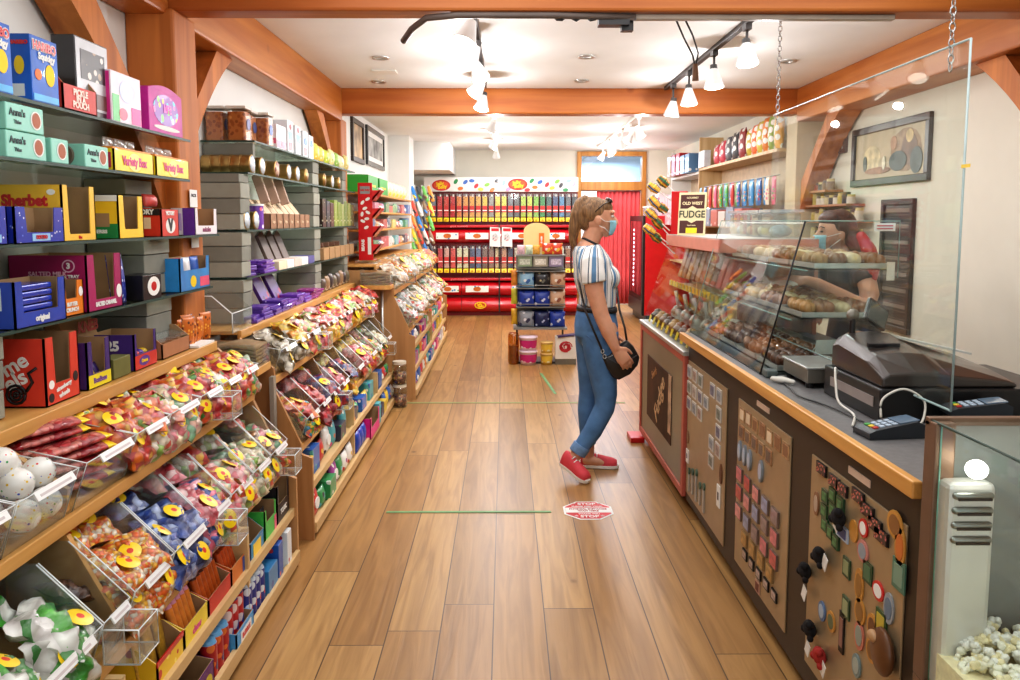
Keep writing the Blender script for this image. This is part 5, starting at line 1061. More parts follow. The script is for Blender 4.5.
# near board: one by one
def z790(a, b): return onX(790+a/2.836, 440+b/2.836, .948)
GRN = mat((40,78,52), .35, coat=.4, var=.15); OVG = mat((206,150,72), .35, coat=.3, var=.15)
for k, (a, b) in enumerate(((92, 82), (128, 118), (150, 138), (196, 160), (222, 200), (244, 240), (262, 272))):
    y, z = z790(a, b); magnet(y, z, .07, .034, BLACK, 'dark pink-lettered word magnet, %s along slanting top row of near board' % ORDS[k], 'rect', speck((70,50,50), [(220,130,130), (200,110,90)], 90, .35), .006, inner=.9)
for k, (a, b) in enumerate(((103, 160), (124, 156), (146, 182), (100, 200), (124, 198), (102, 240), (118, 262), (132, 288))):
    y, z = z790(a, b); magnet(y, z, .044, .04, GRN, 'green square magnet in the top cluster of near board, %s' % ('first top', 'second top', 'third top', 'first middle', 'second middle', 'upper bottom', 'middle bottom', 'lowest')[k], 'rect', mat((90,140,90), .4, var=.3, scale=60), .007, inner=.6)
for a, b, w, h, m1, lb, sh, m2 in ((182, 258, .05, .062, OVG, 'gold oval magnet right of the green cluster', 'oval', None), (150, 262, .075, .04, mat((190,206,226), .4), 'pale blue striped plate magnet below green cluster', 'rect', mat((70,90,150), .4)), (210, 250, .05, .05, RED, 'red round magnet right of the gold oval near top', 'oval', PAPER), (300, 240, .075, .07, OVG, 'round gold magnet at upper right of near board', 'oval', mat((150,104,60), .4)), (328, 315, .05, .095, OVG, 'tall gold oval magnet at the right edge of near board', 'oval', mat((206,120,60), .4)), (208, 315, .062, .06, mat((206,140,130), .4), 'pink and grey round magnet in the board centre', 'oval', mat((150,160,170), .4)), (162, 362, .045, .055, GRN, 'green shield magnet left of centre on near board', 'rect', mat((150,160,120), .4)), (222, 376, .05, .055, GRN, 'green square magnet right of centre on near board', 'rect', mat((80,120,90), .4)), (318, 390, .06, .075, mat((90,130,110), .4), 'teal tile magnet at the right edge below the gold oval', 'rect', mat((130,160,140), .4)), (198, 412, .05, .095, OVG, 'tall gold oval magnet in the board centre', 'oval', mat((160,116,60), .4)), (252, 428, .06, .05, RED, 'red cap magnet right of the tall gold oval', 'oval', PAPER), (282, 478, .05, .08, mat((160,166,170), .4), 'grey oval magnet below the red cap', 'oval', mat((110,130,150), .4)), (200, 487, .06, .072, OVG, 'round gold magnet below the tall gold oval', 'oval', mat((150,110,60), .4)), (118, 515, .055, .062, OVG, 'gold round magnet at lower left of near board', 'oval', mat((110,120,90), .4)), (92, 485, .05, .06, mat((100,130,170), .4), 'blue oval magnet above the lower left gold one', 'oval', mat((170,190,210), .4)), (160, 475, .045, .06, GRN, 'green shield magnet left of the lower gold round', 'rect', mat((160,170,130), .4)), (235, 530, .055, .07, OVG, 'gold oval magnet with dark middle, low right', 'oval', mat((120,80,50), .4)), (260, 520, .055, .065, mat((60,90,50), .4), 'olive square magnet overlapping the low right gold oval', 'rect', mat((200,180,70), .4)), (198, 555, .055, .08, mat((206,130,110), .4), 'pinkish oval magnet low in the board centre', 'oval', mat((150,160,150), .4)), (233, 595, .055, .07, OVG, 'gold oval magnet beside the brown mask', 'oval', mat((140,100,60), .4)), (190, 640, .05, .065, mat((130,150,150), .4), 'grey-green oval magnet at the bottom of near board', 'oval', mat((170,180,170), .4)), (148, 545, .03, .12, BLACK, 'narrow dark stick magnet at lower left of centre', 'rect', mat((150,110,100), .4)), (76, 180, .04, .075, mat((150,110,80), .5), 'brown figure magnet left of the green cluster', 'oval', mat((190,170,150), .5))):
    y, z = z790(a, b); magnet(y, z, w, h, m1, lb, sh, m2)
y, z = z790(282, 600); t = lab(MB().ell((.93, y, z), (.02, .05, .06), 0).ell((.915, y+.02, z+.03), (.012, .02, .015), 1).build('fridge_magnet', [mat((110,72,44), .4, coat=.3), mat((190,150,110), .4)]), 'large brown carved mask magnet at lower right of near board', 'magnet')
FUZ = mat((26,24,26), .9, var=.3, scale=80)
for (a, b), (a2, b2), w in (((100, 328), (118, 338), 'upper'), ((58, 370), (58, 425), 'left middle'), ((72, 535), (68, 582), 'lower left'), ((155, 220), (152, 226), 'top, by the green cluster'), ((100, 612), (112, 640), 'bottom')):
    y, z = z790(a, b); t = empty('plush_magnet', (.935, y, z-.03), 'black plush bear magnet with white tag on near board, %s' % w, 'magnet', 'plush bear magnets')
    MB().ell((.93, y, z), (.018, .032, .026), 0, 10, 8).ell((.92, y-.02, z+.022), (.012, .014, .012), 0, 8, 6).ell((.925, y+.025, z-.012), (.012, .014, .012), 0, 8, 6).ell((.925, y-.02, z-.02), (.01, .012, .012), 0, 8, 6).build('body', mat((170,50,44), .8) if w == 'bottom' else FUZ, t)
    y2, z2 = z790(a2, b2); MB().obox((.928, y2, z2-.01), (.002, .03, .045), (.4, 0, 0)).build('tag', PAPER, t)
# ---- fudge case
SAL = mat((190,100,84), .45, var=.04); SALT = mat((226,150,132), .45, var=.03); FP = mat((150,146,128), .35, .5, var=.04, scale=4)
FY0, FY1 = 4.06, 5.40
fc = empty('fudge_display_case', (1.3, (FY0+FY1)/2, 0), 'fudge display case with red framed front and pink top slab', 'display case')
MB().box(.955, 1.62, FY0+.02, FY1, .06, .80).build('cabinet', mat((84,66,54), .5), fc)
for a in ((FY0, FY0+.045, .06, .815), (FY1-.045, FY1, .06, .815), (FY0+.045, FY1-.045, .06, .1), (FY0+.045, FY1-.045, .775, .815)): MB().box(.935, .957, *a).build('red_frame', SAL, fc, .003)
MB().box(.944, .956, FY0+.045, FY1-.045, .1, .775).build('front_panel', FP, fc)
pn = MB().box(.940, .945, 4.39, 5.14, .24, .64).build('brown_picture', mat((74,42,26), .6, var=.3, scale=7), fc); MB().box(.939, .941, 4.39, 4.47, .30, .64).build('cream_corner', mat((200,170,140), .5, var=.3, scale=12), fc)
txt('Fudge', .16, mat((226,190,146), .4, var=.1), fc, (.9385, 4.72, .44), (PI/2, -.9, -PI/2), .002); txt('Swirls', .07, mat((190,140,90), .4, var=.1), fc, (.9385, 4.9, .56), (PI/2, -.4, -PI/2), .001)
MB().box(.925, 1.62, FY0-.01, FY1+.01, .815, .838).build('steel_tray', STEEL, fc, .003)
MB().prism([(.945, .838), (.949, .838), (1.124, 1.35), (1.12, 1.35)], 'y', FY0+.01, FY1-.005).build('front_glass', GLASS, fc)
for y in (FY0+.01, 4.72, FY1-.012): MB().prism([(.95, .838), (1.55, .838), (1.55, 1.35), (1.122, 1.35)], 'y', y, y+.005).build('side_glass', GLASS, fc)
MB().box(1.10, 1.62, FY0+.01, FY1, 1.35, 1.42).build('top_slab', SALT, fc, .004); MB().box(1.10, 1.62, FY0+.01, FY1, 1.42, 1.424).build('slab_top', mat((206,196,190), .4), fc)
MB().box(1.13, 1.60, FY0+.02, FY1-.02, 1.09, 1.10).build('inner_shelf', GLASS, fc); MB().box(1.125, 1.13, FY0+.02, FY1-.02, 1.085, 1.11).build('shelf_rim', STEEL, fc); MB().box(1.60, 1.62, FY0+.01, FY1, .84, 1.35).build('back_panel', mat((150,92,66), .5, var=.1), fc)
for k in range(14): MB().box(1.119, 1.124, 4.13+.088*k, 4.18+.088*k, 1.083, 1.118).build('price_tag', mat((226,186,60), .4), fc)
FUD = [mat((156,88,44), .45, coat=.15, var=.15), mat((176,104,52), .4, coat=.3, var=.15), mat((130,70,38), .45, coat=.15, var=.15), mat((186,120,64), .4, coat=.3, var=.12)]
for k in range(10):
    lab(MB().obox((1.27, 4.18+.118*k, 1.225), (.17, .10, .22), (0, .3, 0)).build('fudge_loaf', FUD[k % 4] if k > 1 else mat((206,60,50), .4, coat=.4, var=.1), bevel=.012), '%s on the upper shelf of the fudge case, %s from near end' % ('red wrapped fudge loaf' if k < 2 else 'brown fudge loaf', ORDS[k]), 'fudge', 'fudge loaves on the upper shelf')
CEL = candy([(226,214,196), (190,160,130), (240,236,226), (150,110,80)], 30)
for k in range(9):
    x, y = 1.16+.07*(k % 2), 4.2+.128*k; b = MB().ell((x, y, .90), (.055, .055, .06), 0, 12, 8).limb([(x, y, .95), (x-.01, y+.01, .985), (x-.02, y+.02, 1.05)], [(.02, .02), (.012, .012), (.045, .012)], (0, 1, 0), 8, 1, False)
    lab(b.build('cellophane_bag', [CEL, pane((240,236,226), .2, .6, 2, .1, .3)]), 'twisted cellophane bag of sweets in fudge case floor, %s from near end' % ORDS[k], 'bag of sweets', 'cellophane bags in the fudge case')
APC = [mat((120,74,40), .3, coat=.6, var=.2), mat((170,120,50), .3, coat=.6, var=.2), mat((84,50,32), .3, coat=.6, var=.2)]
for k in range(9):
    y = 4.16+.137*k; t = empty('dipped_chocolate', (1.02, y, .839), 'dipped chocolate with a yellow price tag along the front tray, %s from near end' % ORDS[k], 'chocolate', 'dipped chocolates in the front tray')
    MB().ell((1.02, y, .876), (.045, .05, .037), 0, 14, 9).ell((1.03, y+.015, .90), (.03, .03, .028), 0, 12, 8).build('chocolate', APC[k % 3], t); MB().obox((.972, y-.01, .865), (.003, .05, .045), (0, .3, 0)).build('price_tag', mat((240,206,40), .4), t)
MB().box(.86, .955, 5.28, 5.46, .0, .035).build('red_foot', RED, fc, .004)
# fudge sign, red panel with lollipops
t = empty('fudge_sign', (0, 0, 0), 'cream and brown fudge sign standing on the pink slab', 'sign'); CR = mat((242,230,184), .5, var=.02); CB = mat((88,48,42), .45, var=.04)
MB().box(-.088, .088, 0, .008, 0, .27).build('board', CR, t, .002)
MB().prism([(-.076, .255), (.076, .255), (.076, .168), (.03, .168), (0, .186), (-.03, .168), (-.076, .168)], 'y', -.0015, 0).build('upper_block', CB, t)
MB().prism([(-.076, .012), (.076, .012), (.076, .092), (.03, .092), (0, .076), (-.03, .092), (-.076, .092)], 'y', -.0015, 0).build('lower_block', CB, t)
txt('FUDGE', .062, mat((70,74,60), .5, var=0), t, (0, -.002, .13), NY, .001, .85); txt('OLD WEST', .026, CR, t, (0, -.003, .2), NY, .001); txt('GOURMET', .016, CR, t, (0, -.003, .235), NY, .0004); txt('hand made', .012, CR, t, (0, -.003, .062), NY, .0003)
MB().box(-.034, .036, -.004, -.0016, .012, .046).build('yellow_note', mat((244,226,50), .5), t)
t.location = (1.17, 4.98, 1.4245); t.rotation_euler = (-.12, 0, -.5)
rp_ = empty('lollipop_rack', (0, 0, 0), 'upright red card rack holding swirl lollipops beside the fudge sign', 'rack'); MB().box(-.03, .075, 0, .03, 0, .285).build('red_board', RED, rp_, .003); rp_.location = (1.135, 5.28, 1.4245); rp_.rotation_euler = (0, 0, -.5)
SW = bands((54,110,70), (230,170,50), 'z', 4, .25, radial=True, c3=(190,50,40)); SW2 = bands((236,200,80), (60,90,140), 'z', 4, .25, radial=True, c3=(200,60,50))
for k, (px_, zz) in enumerate(((.995, 1.735), (1.06, 1.775), (1.0, 1.64), (1.055, 1.60), (.98, 1.56), (1.03, 1.50), (.97, 1.455), (1.02, 1.405))):
    t = empty('lollipop', (0, 0, 0), 'rainbow swirl lollipop in the red rack, %s from top' % ORDS[k], 'lollipop', 'swirl lollipops in the red rack'); b = MB()
    for q in range(5): b.lathe([(.006, -.014), (.030-.0035*abs(q-2), -.01), (.034-.004*abs(q-2), 0), (.030-.0035*abs(q-2), .01), (.006, .014)], (0, 0, (q-2)*.016), 14)
    b.build('candy_head', SW if k % 2 else SW2, t); MB().cyl((0, 0, -.17), (0, 0, -.03), .004, n=8).build('stick', PAPER, t)
    t.location = (px_, 5.32+.02*(k % 2), zz); t.rotation_euler = (0, -.95+.1*(k % 3), 0)
# ---- bakery case on the counter
BY0, BY1 = 3.0, 4.17; Z0 = .926
bc = empty('glass_bakery_case', (1.25, (BY0+BY1)/2, Z0), 'sloping glass bakery case on the counter holding trays of chocolates', 'display case')
MB().prism([(.985, Z0+.004), (.990, Z0+.004), (1.143, 1.512), (1.138, 1.512)], 'y', BY0+.006, BY1).build('front_glass', GLASS_F, bc)
MB().box(1.138, 1.50, BY0, BY1, 1.512, 1.518).build('top_glass', GLASS, bc)
for y in (BY0, BY1-.006): MB().prism([(.99, Z0+.004), (1.49, Z0+.004), (1.49, 1.512), (1.143, 1.512)], 'y', y, y+.006).build('end_glass', GLASS, bc)
MB().tube([(.985, BY0+.003, Z0), (1.139, BY0+.003, 1.515)], .0035, 6).build('dark_edge', INK, bc)
MB().tube([(1.139, BY0+.003, 1.516), (1.50, BY0+.003, 1.516), (1.50, BY0+.003, 1.30)], .0025, 6).tube([(1.139, BY0, 1.516), (1.139, BY1, 1.516)], .0022, 6).tube([(.985, BY1, Z0), (1.139, BY1, 1.515)], .0022, 6).build('glass_edge', mat((150,180,172), .2, coat=.5), bc)
MB().box(.985, 1.50, BY0, BY1, Z0, Z0+.004).build('base_plate', mat((70,76,74), .3, .3), bc)
for zz, xf in ((1.145, 1.10), (1.335, 1.155)): MB().box(xf, 1.49, BY0+.01, BY1-.01, zz-.012, zz-.006).build('glass_shelf', GLASS, bc); MB().tube([(xf, BY0+.01, zz-.009), (xf, BY1-.01, zz-.009)], .003, 6).build('shelf_edge', mat((130,160,150), .2, coat=.5), bc)
MB().box(1.40, 1.48, 2.996, 2.999, 1.478, 1.508).build('white_sticker', PAPER, bc)
for zz in (1.498, 1.487): MB().box(1.41, 1.47, 2.994, 2.996, zz-.002, zz+.002).build('sticker_line', mat((200,60,70), .5, var=0), bc)
MB().box(1.455, 1.485, 2.996, 2.999, 1.29, 1.36).build('taped_note', mat((214,206,190), .6), bc)
CH = [(mat((92,54,34), .35, coat=.4, var=.2), 'dark brown'), (mat((186,138,86), .4, var=.2), 'caramel'), (mat((150,96,56), .35, coat=.4, var=.2), 'milk brown'), (mat((222,196,156), .45, var=.15), 'cream')]
CHM = {}
def choc(x, y, z, k, label, s=1.0):
    if k not in CHM:
        r = random.Random(k); b = MB()
        for q in range(4): b.ell((r.uniform(-.02, .02), r.uniform(-.02, .02), .022+.008*r.random()), (.026, .026, .022), 0, 10, 7)
        CHM[k] = b.mesh('chocolate_cluster', CH[k % 4][0])
    o = bpy.data.objects.new('chocolate_cluster', CHM[k]); COL.objects.link(o); o.location = (x, y, z); o.rotation_euler = (0, 0, rnd.uniform(0, 6)); o.scale = (s, s, s*1.35)
    lab(o, label, 'chocolate')
for r_, (zz, x0, w) in enumerate(((Z0+.005, 1.06, 'bottom'), (1.14, 1.15, 'middle'), (1.33, 1.19, 'top'))):
    for j in range(4):
        y0 = BY0+.03+.28*j; t = empty('steel_tray', (x0+.15, y0+.13, zz), 'shallow steel tray of chocolates, %s from near end, %s level of bakery case' % (ORDS[j], w), 'tray', 'steel chocolate trays')
        xe = 1.47; MB().box(x0, xe, y0, y0+.26, zz, zz+.004).box(x0, x0+.004, y0, y0+.26, zz, zz+.024).box(xe-.004, xe, y0, y0+.26, zz, zz+.024).box(x0+.004, xe-.004, y0, y0+.004, zz, zz+.024).box(x0+.004, xe-.004, y0+.256, y0+.26, zz, zz+.024).build('tray_body', STEEL, t)
        for a in range(4):
            for c in range(4):
                k = (0 if r_ == 0 else (1, 2, 3, 2)[(j+a) % 4])+(4 if c == 1 else 0)
                if r_ == 0 and j % 2: k = 2+(4 if c == 1 else 0)
                choc(x0+.042+.068*a, y0+.038+.061*c, zz+.005+.002, k, '%s chocolate cluster, %s row, %s across, %s %s tray of bakery case' % (CH[k % 4][1], ORDS[a], ORDS[c], ORDS[j], w), .85)
# till, scale, terminals
t = empty('counter_scale', (1.16, 2.87, .926), 'flat stainless counter scale beside the glass case', 'scale'); MB().box(1.065, 1.235, 2.74, 3.0-.02, .945, .995).build('housing', DSTEEL, t, .004); MB().box(1.06, 1.24, 2.735, 2.985, .995, 1.003).build('platform', STEEL, t, .003)
for x in (1.085, 1.215):
    for y in (2.765, 2.955): MB().cyl((x, y, .926), (x, y, .945), .014, n=10).build('foot', BLACK, t)
t = empty('till_cash_box', (1.36, 2.45, .926), 'wide black cash box under the till', 'cash box'); MB().box(1.10, 1.66, 2.27, 2.68, .926, 1.025).build('drawer_body', BLACK, t, .006); MB().box(1.097, 1.101, 2.31, 2.62, .965, .995).build('pale_strip', mat((150,140,136), .4), t)
t = empty('cash_register', (1.36, 2.45, 1.0255), 'long dark wedge shaped till on the cash drawer', 'till')
R = []
for k, q in enumerate((0, .05, .25, .42, .5, .95, 1)):
    x = 1.115+.40*q; h = (.08, .115, .125, .118, .10, .05, .035)[k]; y0, y1 = 2.29, 2.66
    R.append([(x, y0, 1.0255), (x, y1, 1.0255), (x, y1, 1.0255+h*.85), (x, y1-.05, 1.0255+h), (x, y0+.1, 1.0255+h*.72), (x, y0, 1.0255+h*.35)])
MB().rings(R, 0, False).build('till_body', mat((58,50,46), .3, coat=.4), t, .008); MB().obox((1.19, 2.45, 1.128), (.10, .010, .012), (.25, .0, 0)).build('paper_slot', INK, t)
MB().obox((1.40, 2.57, 1.112), (.24, .08, .006), (0, .22, 0)).build('paper_strip', mat((206,206,200), .5), t); MB().cyl((1.165, 2.62, 1.12), (1.165, 2.62, 1.19), .010, n=12).build('display_post', BLACK, t)
dp = MB().obox((1.262, 2.66, 1.20), (.095, .018, .085), (-.35, .55, .25)).build('display_screen', mat((44,46,44), .25, coat=.5), t, .006); MB().obox((1.262, 2.649, 1.20), (.08, .004, .066), (-.35, .55, .25)).build('screen_face', mat((70,74,70), .15, coat=.6), t)
MB().lathe([(.018, -.008), (.022, 0), (.018, .008)], (1.165, 2.62, 1.203), 16, 0, 'y').build('round_scanner', DSTEEL, t)
def terminal(x, y, z, rz, label, sc):
    t = empty('card_terminal', (0, 0, 0), label, 'card terminal'); w, d = .085*sc, .17*sc
    MB().prism([(-d/2, 0), (d/2, 0), (d/2, .036), (d/2-.02, .046), (-d/2+.02, .026), (-d/2, .018)], 'y', -w/2, w/2).build('terminal_body', mat((44,48,54), .4, var=.02), t, .006)
    MB().obox((.045*sc, 0, .044), (.06*sc, w*.75, .003), (0, -.14, 0)).build('screen', mat((110,130,150), .15, coat=.6), t)
    for i in range(4):
        for j in range(3): MB().obox((-.055*sc+.02*sc*i, -.02*sc+.02*sc*j, .0285+.0028*i), (.014*sc, .014*sc, .005), (0, -.14, 0)).build('key', mat(((190,60,50), (230,200,60), (70,160,80))[j], .5) if i == 0 else mat((176,190,206), .5, var=0), t, .0015)
    t.location = (x, y, z); t.rotation_euler = (0, 0, rz); return t
terminal(1.062, 2.135, .926, .12, 'grey card terminal with colour keys on the counter front', .95); terminal(1.34, 2.20, .966, -.15, 'second card terminal on a black cradle before the cash box', .95)
def cable(pts, r, m, label): 
    P = [Vector(p) for p in pts]; Q = []
    for i in range(len(P)-1):
        a, b, c, d = P[max(0, i-1)], P[i], P[i+1], P[min(len(P)-1, i+2)]
        for k in range(6):
            s = k/6; Q.append(.5*((2*b)+(c-a)*s+(2*a-5*b+4*c-d)*s*s+(3*b-a-3*c+d)*s**3))
    Q.append(P[-1]); return lab(MB().tube(Q, r, 6, 0).build('cable', m), label, 'cable')
lab(MB().box(1.27, 1.42, 2.16, 2.245, .9265, .966).build('terminal_cradle', BLACK, bevel=.004), 'black cradle block under the second card terminal', 'cradle')
cable([(1.09, 2.55, 1.02), (1.075, 2.53, 1.04), (1.065, 2.5, 1.0), (1.06, 2.46, .945), (1.06, 2.35, .931), (1.0, 2.22, .931)], .004, mat((214,210,200), .4), 'pale cable looping down from the cash drawer')
cable([(1.0, 2.95, .931), (1.01, 2.8, .931), (.99, 2.6, .931), (1.03, 2.45, .931), (1.05, 2.25, .931)], .003, BLACK, 'thin black cable along the counter front edge')
cable([(1.15, 2.17, .945), (1.19, 2.2, .95), (1.21, 2.235, 1.0), (1.16, 2.255, 1.03), (1.10, 2.255, 1.0), (1.09, 2.24, .95)], .0035, mat((214,210,200), .4), 'pale looped cable behind the front card terminal')
t = empty('plug', (1.0, 2.95, .926), 'grey plug with pale cord in front of the scale', 'plug'); MB().box(.985, 1.03, 2.93, 2.985, .9265, .955).build('adapter', mat((90,100,98), .5), t, .006); MB().limb([(.985, 2.86, .938), (1.01, 2.83, .94), (1.04, 2.80, .938)], [.009, .013, .008], (0, 0, 1), 8).build('connector', mat((206,204,196), .5), t)
lab(MB().obox((1.27, 3.08, 1.02), (.09, .003, .06), (.2, 0, .1)).build('price_card', PAPER), 'white card with red mark propped behind the scale', 'card')
lab(MB().ell((1.2, 3.05, .955), (.09, .025, .028), 0, 12, 8).build('blue_cloth', mat((50,80,170), .8, var=.15)), 'crumpled blue cloth behind the scale', 'cloth')
# hanging clear shield with chains
sh = empty('hanging_shield', (1.2, 2.85, 1.01), 'clear hanging sneeze shield over the counter on two chains', 'shield')
MB().box(1.197, 1.203, 2.08, 3.58, 1.008, 1.985).build('clear_sheet', pane((248,252,250), .03, .12, 4, .015, .015), sh)
eb = MB()
for a, b in (((2.08, 1.008), (2.08, 1.985)), ((2.08, 1.985), (3.58, 1.985)), ((2.08, 1.008), (3.58, 1.008))): eb.tube([(1.2, *a), (1.2, *b)], .0034, 6)
eb.build('sheet_edge', mat((176,196,196), .2, coat=.6), sh)
CHN = mat((200,200,200), .25, .9, var=0)
for y, zb in ((2.17, 1.93), (3.53, 1.95)):
    c = MB(); z = zb; k = 0
    while z < ZC-.02:
        ring = [(.0075*math.cos(2*PI*i/10), .013*math.sin(2*PI*i/10)) for i in range(11)]
        c.tube([(1.2+(p[0] if k % 2 else 0), y+(0 if k % 2 else p[0]), z+p[1]) for p in ring], .0022, 5); z += .021; k += 1
    c.build('chain', CHN, sh)
MB().box(1.195, 1.196, 2.045, 2.085, 1.655, 1.664).build('yellow_tape', mat((240,206,60), .5), sh)
# ---- popcorn machine
pm = empty('popcorn_machine', (1.15, 1.35, 0), 'glass sided popcorn machine at the near end of the counter', 'popcorn machine')
PF = mat((126,100,82), .4, .3, var=.06); PX0, PX1, PY0, PY1, PT = .925, 1.5, .9, 1.70, 1.085
MB().box(PX0, PX1, PY0, PY1, 0, .50).build('base', mat((120,92,70), .4, var=.05), pm, .004)
for x in (PX0, PX1-.045): 
    for y in (PY0, PY1-.045): MB().box(x, x+.045, y, y+.045, .50, PT).build('corner_post', PF, pm, .003)
for x0, x1, y0, y1 in ((PX0, PX1, PY1-.02, PY1), (PX0, PX1, PY0, PY0+.02), (PX1-.02, PX1, PY0, PY1)): MB().box(x0, x1, y0, y1, PT-.012, PT+.006).build('top_rail', PF, pm, .002)
MB().box(PX0+.004, PX0+.009, PY0+.045, PY1-.045, .50, PT).build('aisle_glass', GLASS, pm); MB().tube([(PX0+.006, PY0, PT), (PX0+.006, PY1-.02, PT)], .003, 6).build('glass_edge', GLASS_EDGE, pm); MB().tube([(PX0+.012, PY1-.046, .5), (PX0+.012, PY1-.046, PT)], .002, 6).build('glass_edge', mat((120,170,150), .2, coat=.5), pm)
MB().box(PX0+.045, PX1-.045, PY1-.012, PY1-.008, .50, PT).build('back_glass', pane((206,220,214), .08, .5, 3, .05, .25), pm); MB().box(PX0+.01, PX1, PY0+.01, PY1-.02, PT-.004, PT+.001).build('top_glass', GLASS, pm)
hx0, hx1, hy0, hy1 = PX0+.012, PX0+.115, PY1-.085, PY1-.03
hb = MB().box(hx0, hx1, hy0, hy1, .50, .965).build('heater_box', mat((226,226,222), .34, .45, var=.03), pm, .012)
for k in range(4):
    zz = .94-.032*k; MB().limb([(hx0+.016, hy0-.001, zz), (hx1-.016, hy0-.001, zz)], [.0085, .0085], (0, 1, 0), 10).build('louvre', mat((150,154,150), .3, .8, var=0), pm); MB().box(hx0+.016, hx1-.016, hy0-.0115, hy0-.008, zz-.008, zz-.003).build('louvre_slot', INK, pm)
MB().ell((hx0+.05, hy0-.01, 1.0), (.022, .022, .02), 0, 14, 9).build('lamp', mat((255,250,236), .3, var=0, emis=9), pm)
PCN = [mat((250,246,226), .7, var=.06, scale=60), mat((252,250,240), .7, var=.04, scale=60), mat((244,232,190), .7, var=.08, scale=60)]
def popcorn():
    r = random.Random(3); pc = []
    for k in range(3):
        b = MB()
        for q in range(5): b.ell((r.uniform(-.009, .009), r.uniform(-.009, .009), .012+r.uniform(-.006, .007)), [r.uniform(.007, .011)]*3, 0, 6, 4)
        pc.append(b)
    big = MB()
    for i in range(2600):
        x = r.uniform(PX0+.04, PX1-.05); y = r.uniform(PY0+.05, PY1-.03)
        top = .60+.13*math.exp(-((x-1.28)/.24)**2-((y-1.3)/.35)**2)+.02*math.sin(x*23)*math.cos(y*17)
        s = pc[r.randrange(3)]; M = Euler((r.uniform(0, 6), r.uniform(0, 6), r.uniform(0, 6))).to_matrix(); c = Vector((x, y, top-r.random()*.03))
        big.add([c+M@Vector(v)*.8 for v in s.v], s.f, r.randrange(3), True)
    o = big.build('popcorn', PCN); lab(o, 'heap of pale popcorn inside the glass machine', 'popcorn'); o['kind'] = 'stuff'
    lab(MB().box(PX0+.012, PX1-.05, PY0+.05, PY1-.05, .502, .585).build('popcorn_bed', PCN[2]), 'lower layer of popcorn under the heap', 'popcorn')['kind'] = 'stuff'
popcorn()
# ---- right wall: pictures, shelves behind the server, wall unit beyond
frame(XR, 5.13, 6.27, 1.775, 2.215, 'wide dark framed painting of people at a table on the right wall', -1, mat((186,170,140), .5, var=.05), mat((52,44,40), .35, coat=.3), .05)
pc_ = [o for o in COL.objects if o.name.startswith('picture_frame')][-1]
X_ = XR-.0125
for k, (y, z, w, h, c) in enumerate(((5.45, 2.0, .42, .3, (150,124,96)), (5.95, 1.97, .28, .2, (206,190,150)), (5.4, 2.0, .22, .22, (120,96,80)), (5.4, 2.09, .1, .09, (206,180,130)), (5.62, 2.06, .09, .1, (180,140,110)), (5.55, 1.93, .25, .14, (70,84,80)), (5.3, 1.92, .16, .18, (84,96,92)), (5.85, 1.88, .4, .05, (150,110,80)), (6.05, 1.94, .06, .12, (90,100,90)), (5.75, 1.93, .05, .1, (220,214,190)))):
    MB().prism([(y+w/2*math.cos(2*PI*i/14), z+h/2*math.sin(2*PI*i/14)) for i in range(14)], 'x', X_-.0006*(k+1), X_).build('painted_shape', mat(c, .5, var=.25, scale=14), pc_)
frame(XR, 6.4, 6.82, 2.06, 2.34, 'small dark framed picture high on right wall before the pilaster', -1, mat((196,186,176), .5, var=.3, scale=8), mat((96,60,48), .4), .035, PAPER)
frame(XR, 5.29, 5.74, .74, 1.665, 'tall dark framed poster with pale scrollwork low on right wall', -1, bands((44,40,38), (120,110,100), 'z', 9, .5, c3=(84,76,70)), mat((40,38,36), .35, coat=.3), .04)
for z, w, y0, y1 in ((1.765, 'top', 6.45, 6.86), (1.645, 'second', 6.05, 6.86), (1.515, 'third', 5.9, 6.86), (1.36, 'lowest', 5.9, 6.86)):
    lab(MB().box(2.60, XR-.003, y0, y1, z-.018, z).build('wooden_shelf', wood((186,124,80), (150,92,56), 'y', .6), bevel=.002), '%s small brown shelf on the right wall behind the server' % w, 'shelf', 'small brown shelves')
    r = random.Random(int(z*1000)); n = int((y1-y0)/.085)
    for k in range(n):
        c = ((206,190,150), (120,90,70), (60,56,60), (190,170,90), (150,60,50), (216,206,190))[r.randrange(6)]; h = r.uniform(.06, .1); y = y0+.045+.085*k
        t = empty('spice_jar', (2.66, y, z), 'small jar on the %s brown wall shelf, %s from near end' % (w, ORDS[k]), 'jar', 'jars on the brown wall shelves'); MB().cyl((2.66, y, z), (2.66, y, z+h*.75), .034, n=12).build('jar_body', mat(c, .35, coat=.4), t); MB().cyl((2.66, y, z+h*.75), (2.66, y, z+h), .03, n=12).build('lid', mat((90,70,60) if k % 2 else (200,180,120), .4), t)
# wall unit with hanging packets
wu = empty('wall_shelf_unit', (2.6, 9.4, 0), 'tall pale wooden wall unit with shelves and hanging packets', 'shelf unit'); UW = wood((226,196,150), (206,170,122), 'z', .6, .5, False)
MB().box(2.45, XR-.003, 7.2, 10.05, 2.135, 2.165).build('shelf', UW, wu); MB().box(2.45, XR-.003, 10.08, 11.7, 2.10, 2.13).build('shelf', WHITE, wu); MB().box(2.45, XR-.003, 10.05, 10.08, .6, 2.55).build('divider', UW, wu); MB().box(2.45, XR-.003, 11.7, 11.73, .6, 2.5).build('divider', WHITE, wu)
for z in (1.45, .95, .6): MB().box(2.40, XR-.003, 7.2, 11.7, z-.02, z).build('shelf', UW, wu)
MB().box(XR-.012, XR-.003, 7.2, 11.7, .6, 2.3).build('back_board', mat((214,190,160), .6), wu); MB().box(2.55, XR-.003, 7.18, 7.2, 0, 2.2).build('divider', UW, wu)
for z in (1.93,): MB().tube([(2.5, 7.25, z), (2.5, 10.0, z)], .006, 6).build('peg_rail', STEEL, wu)
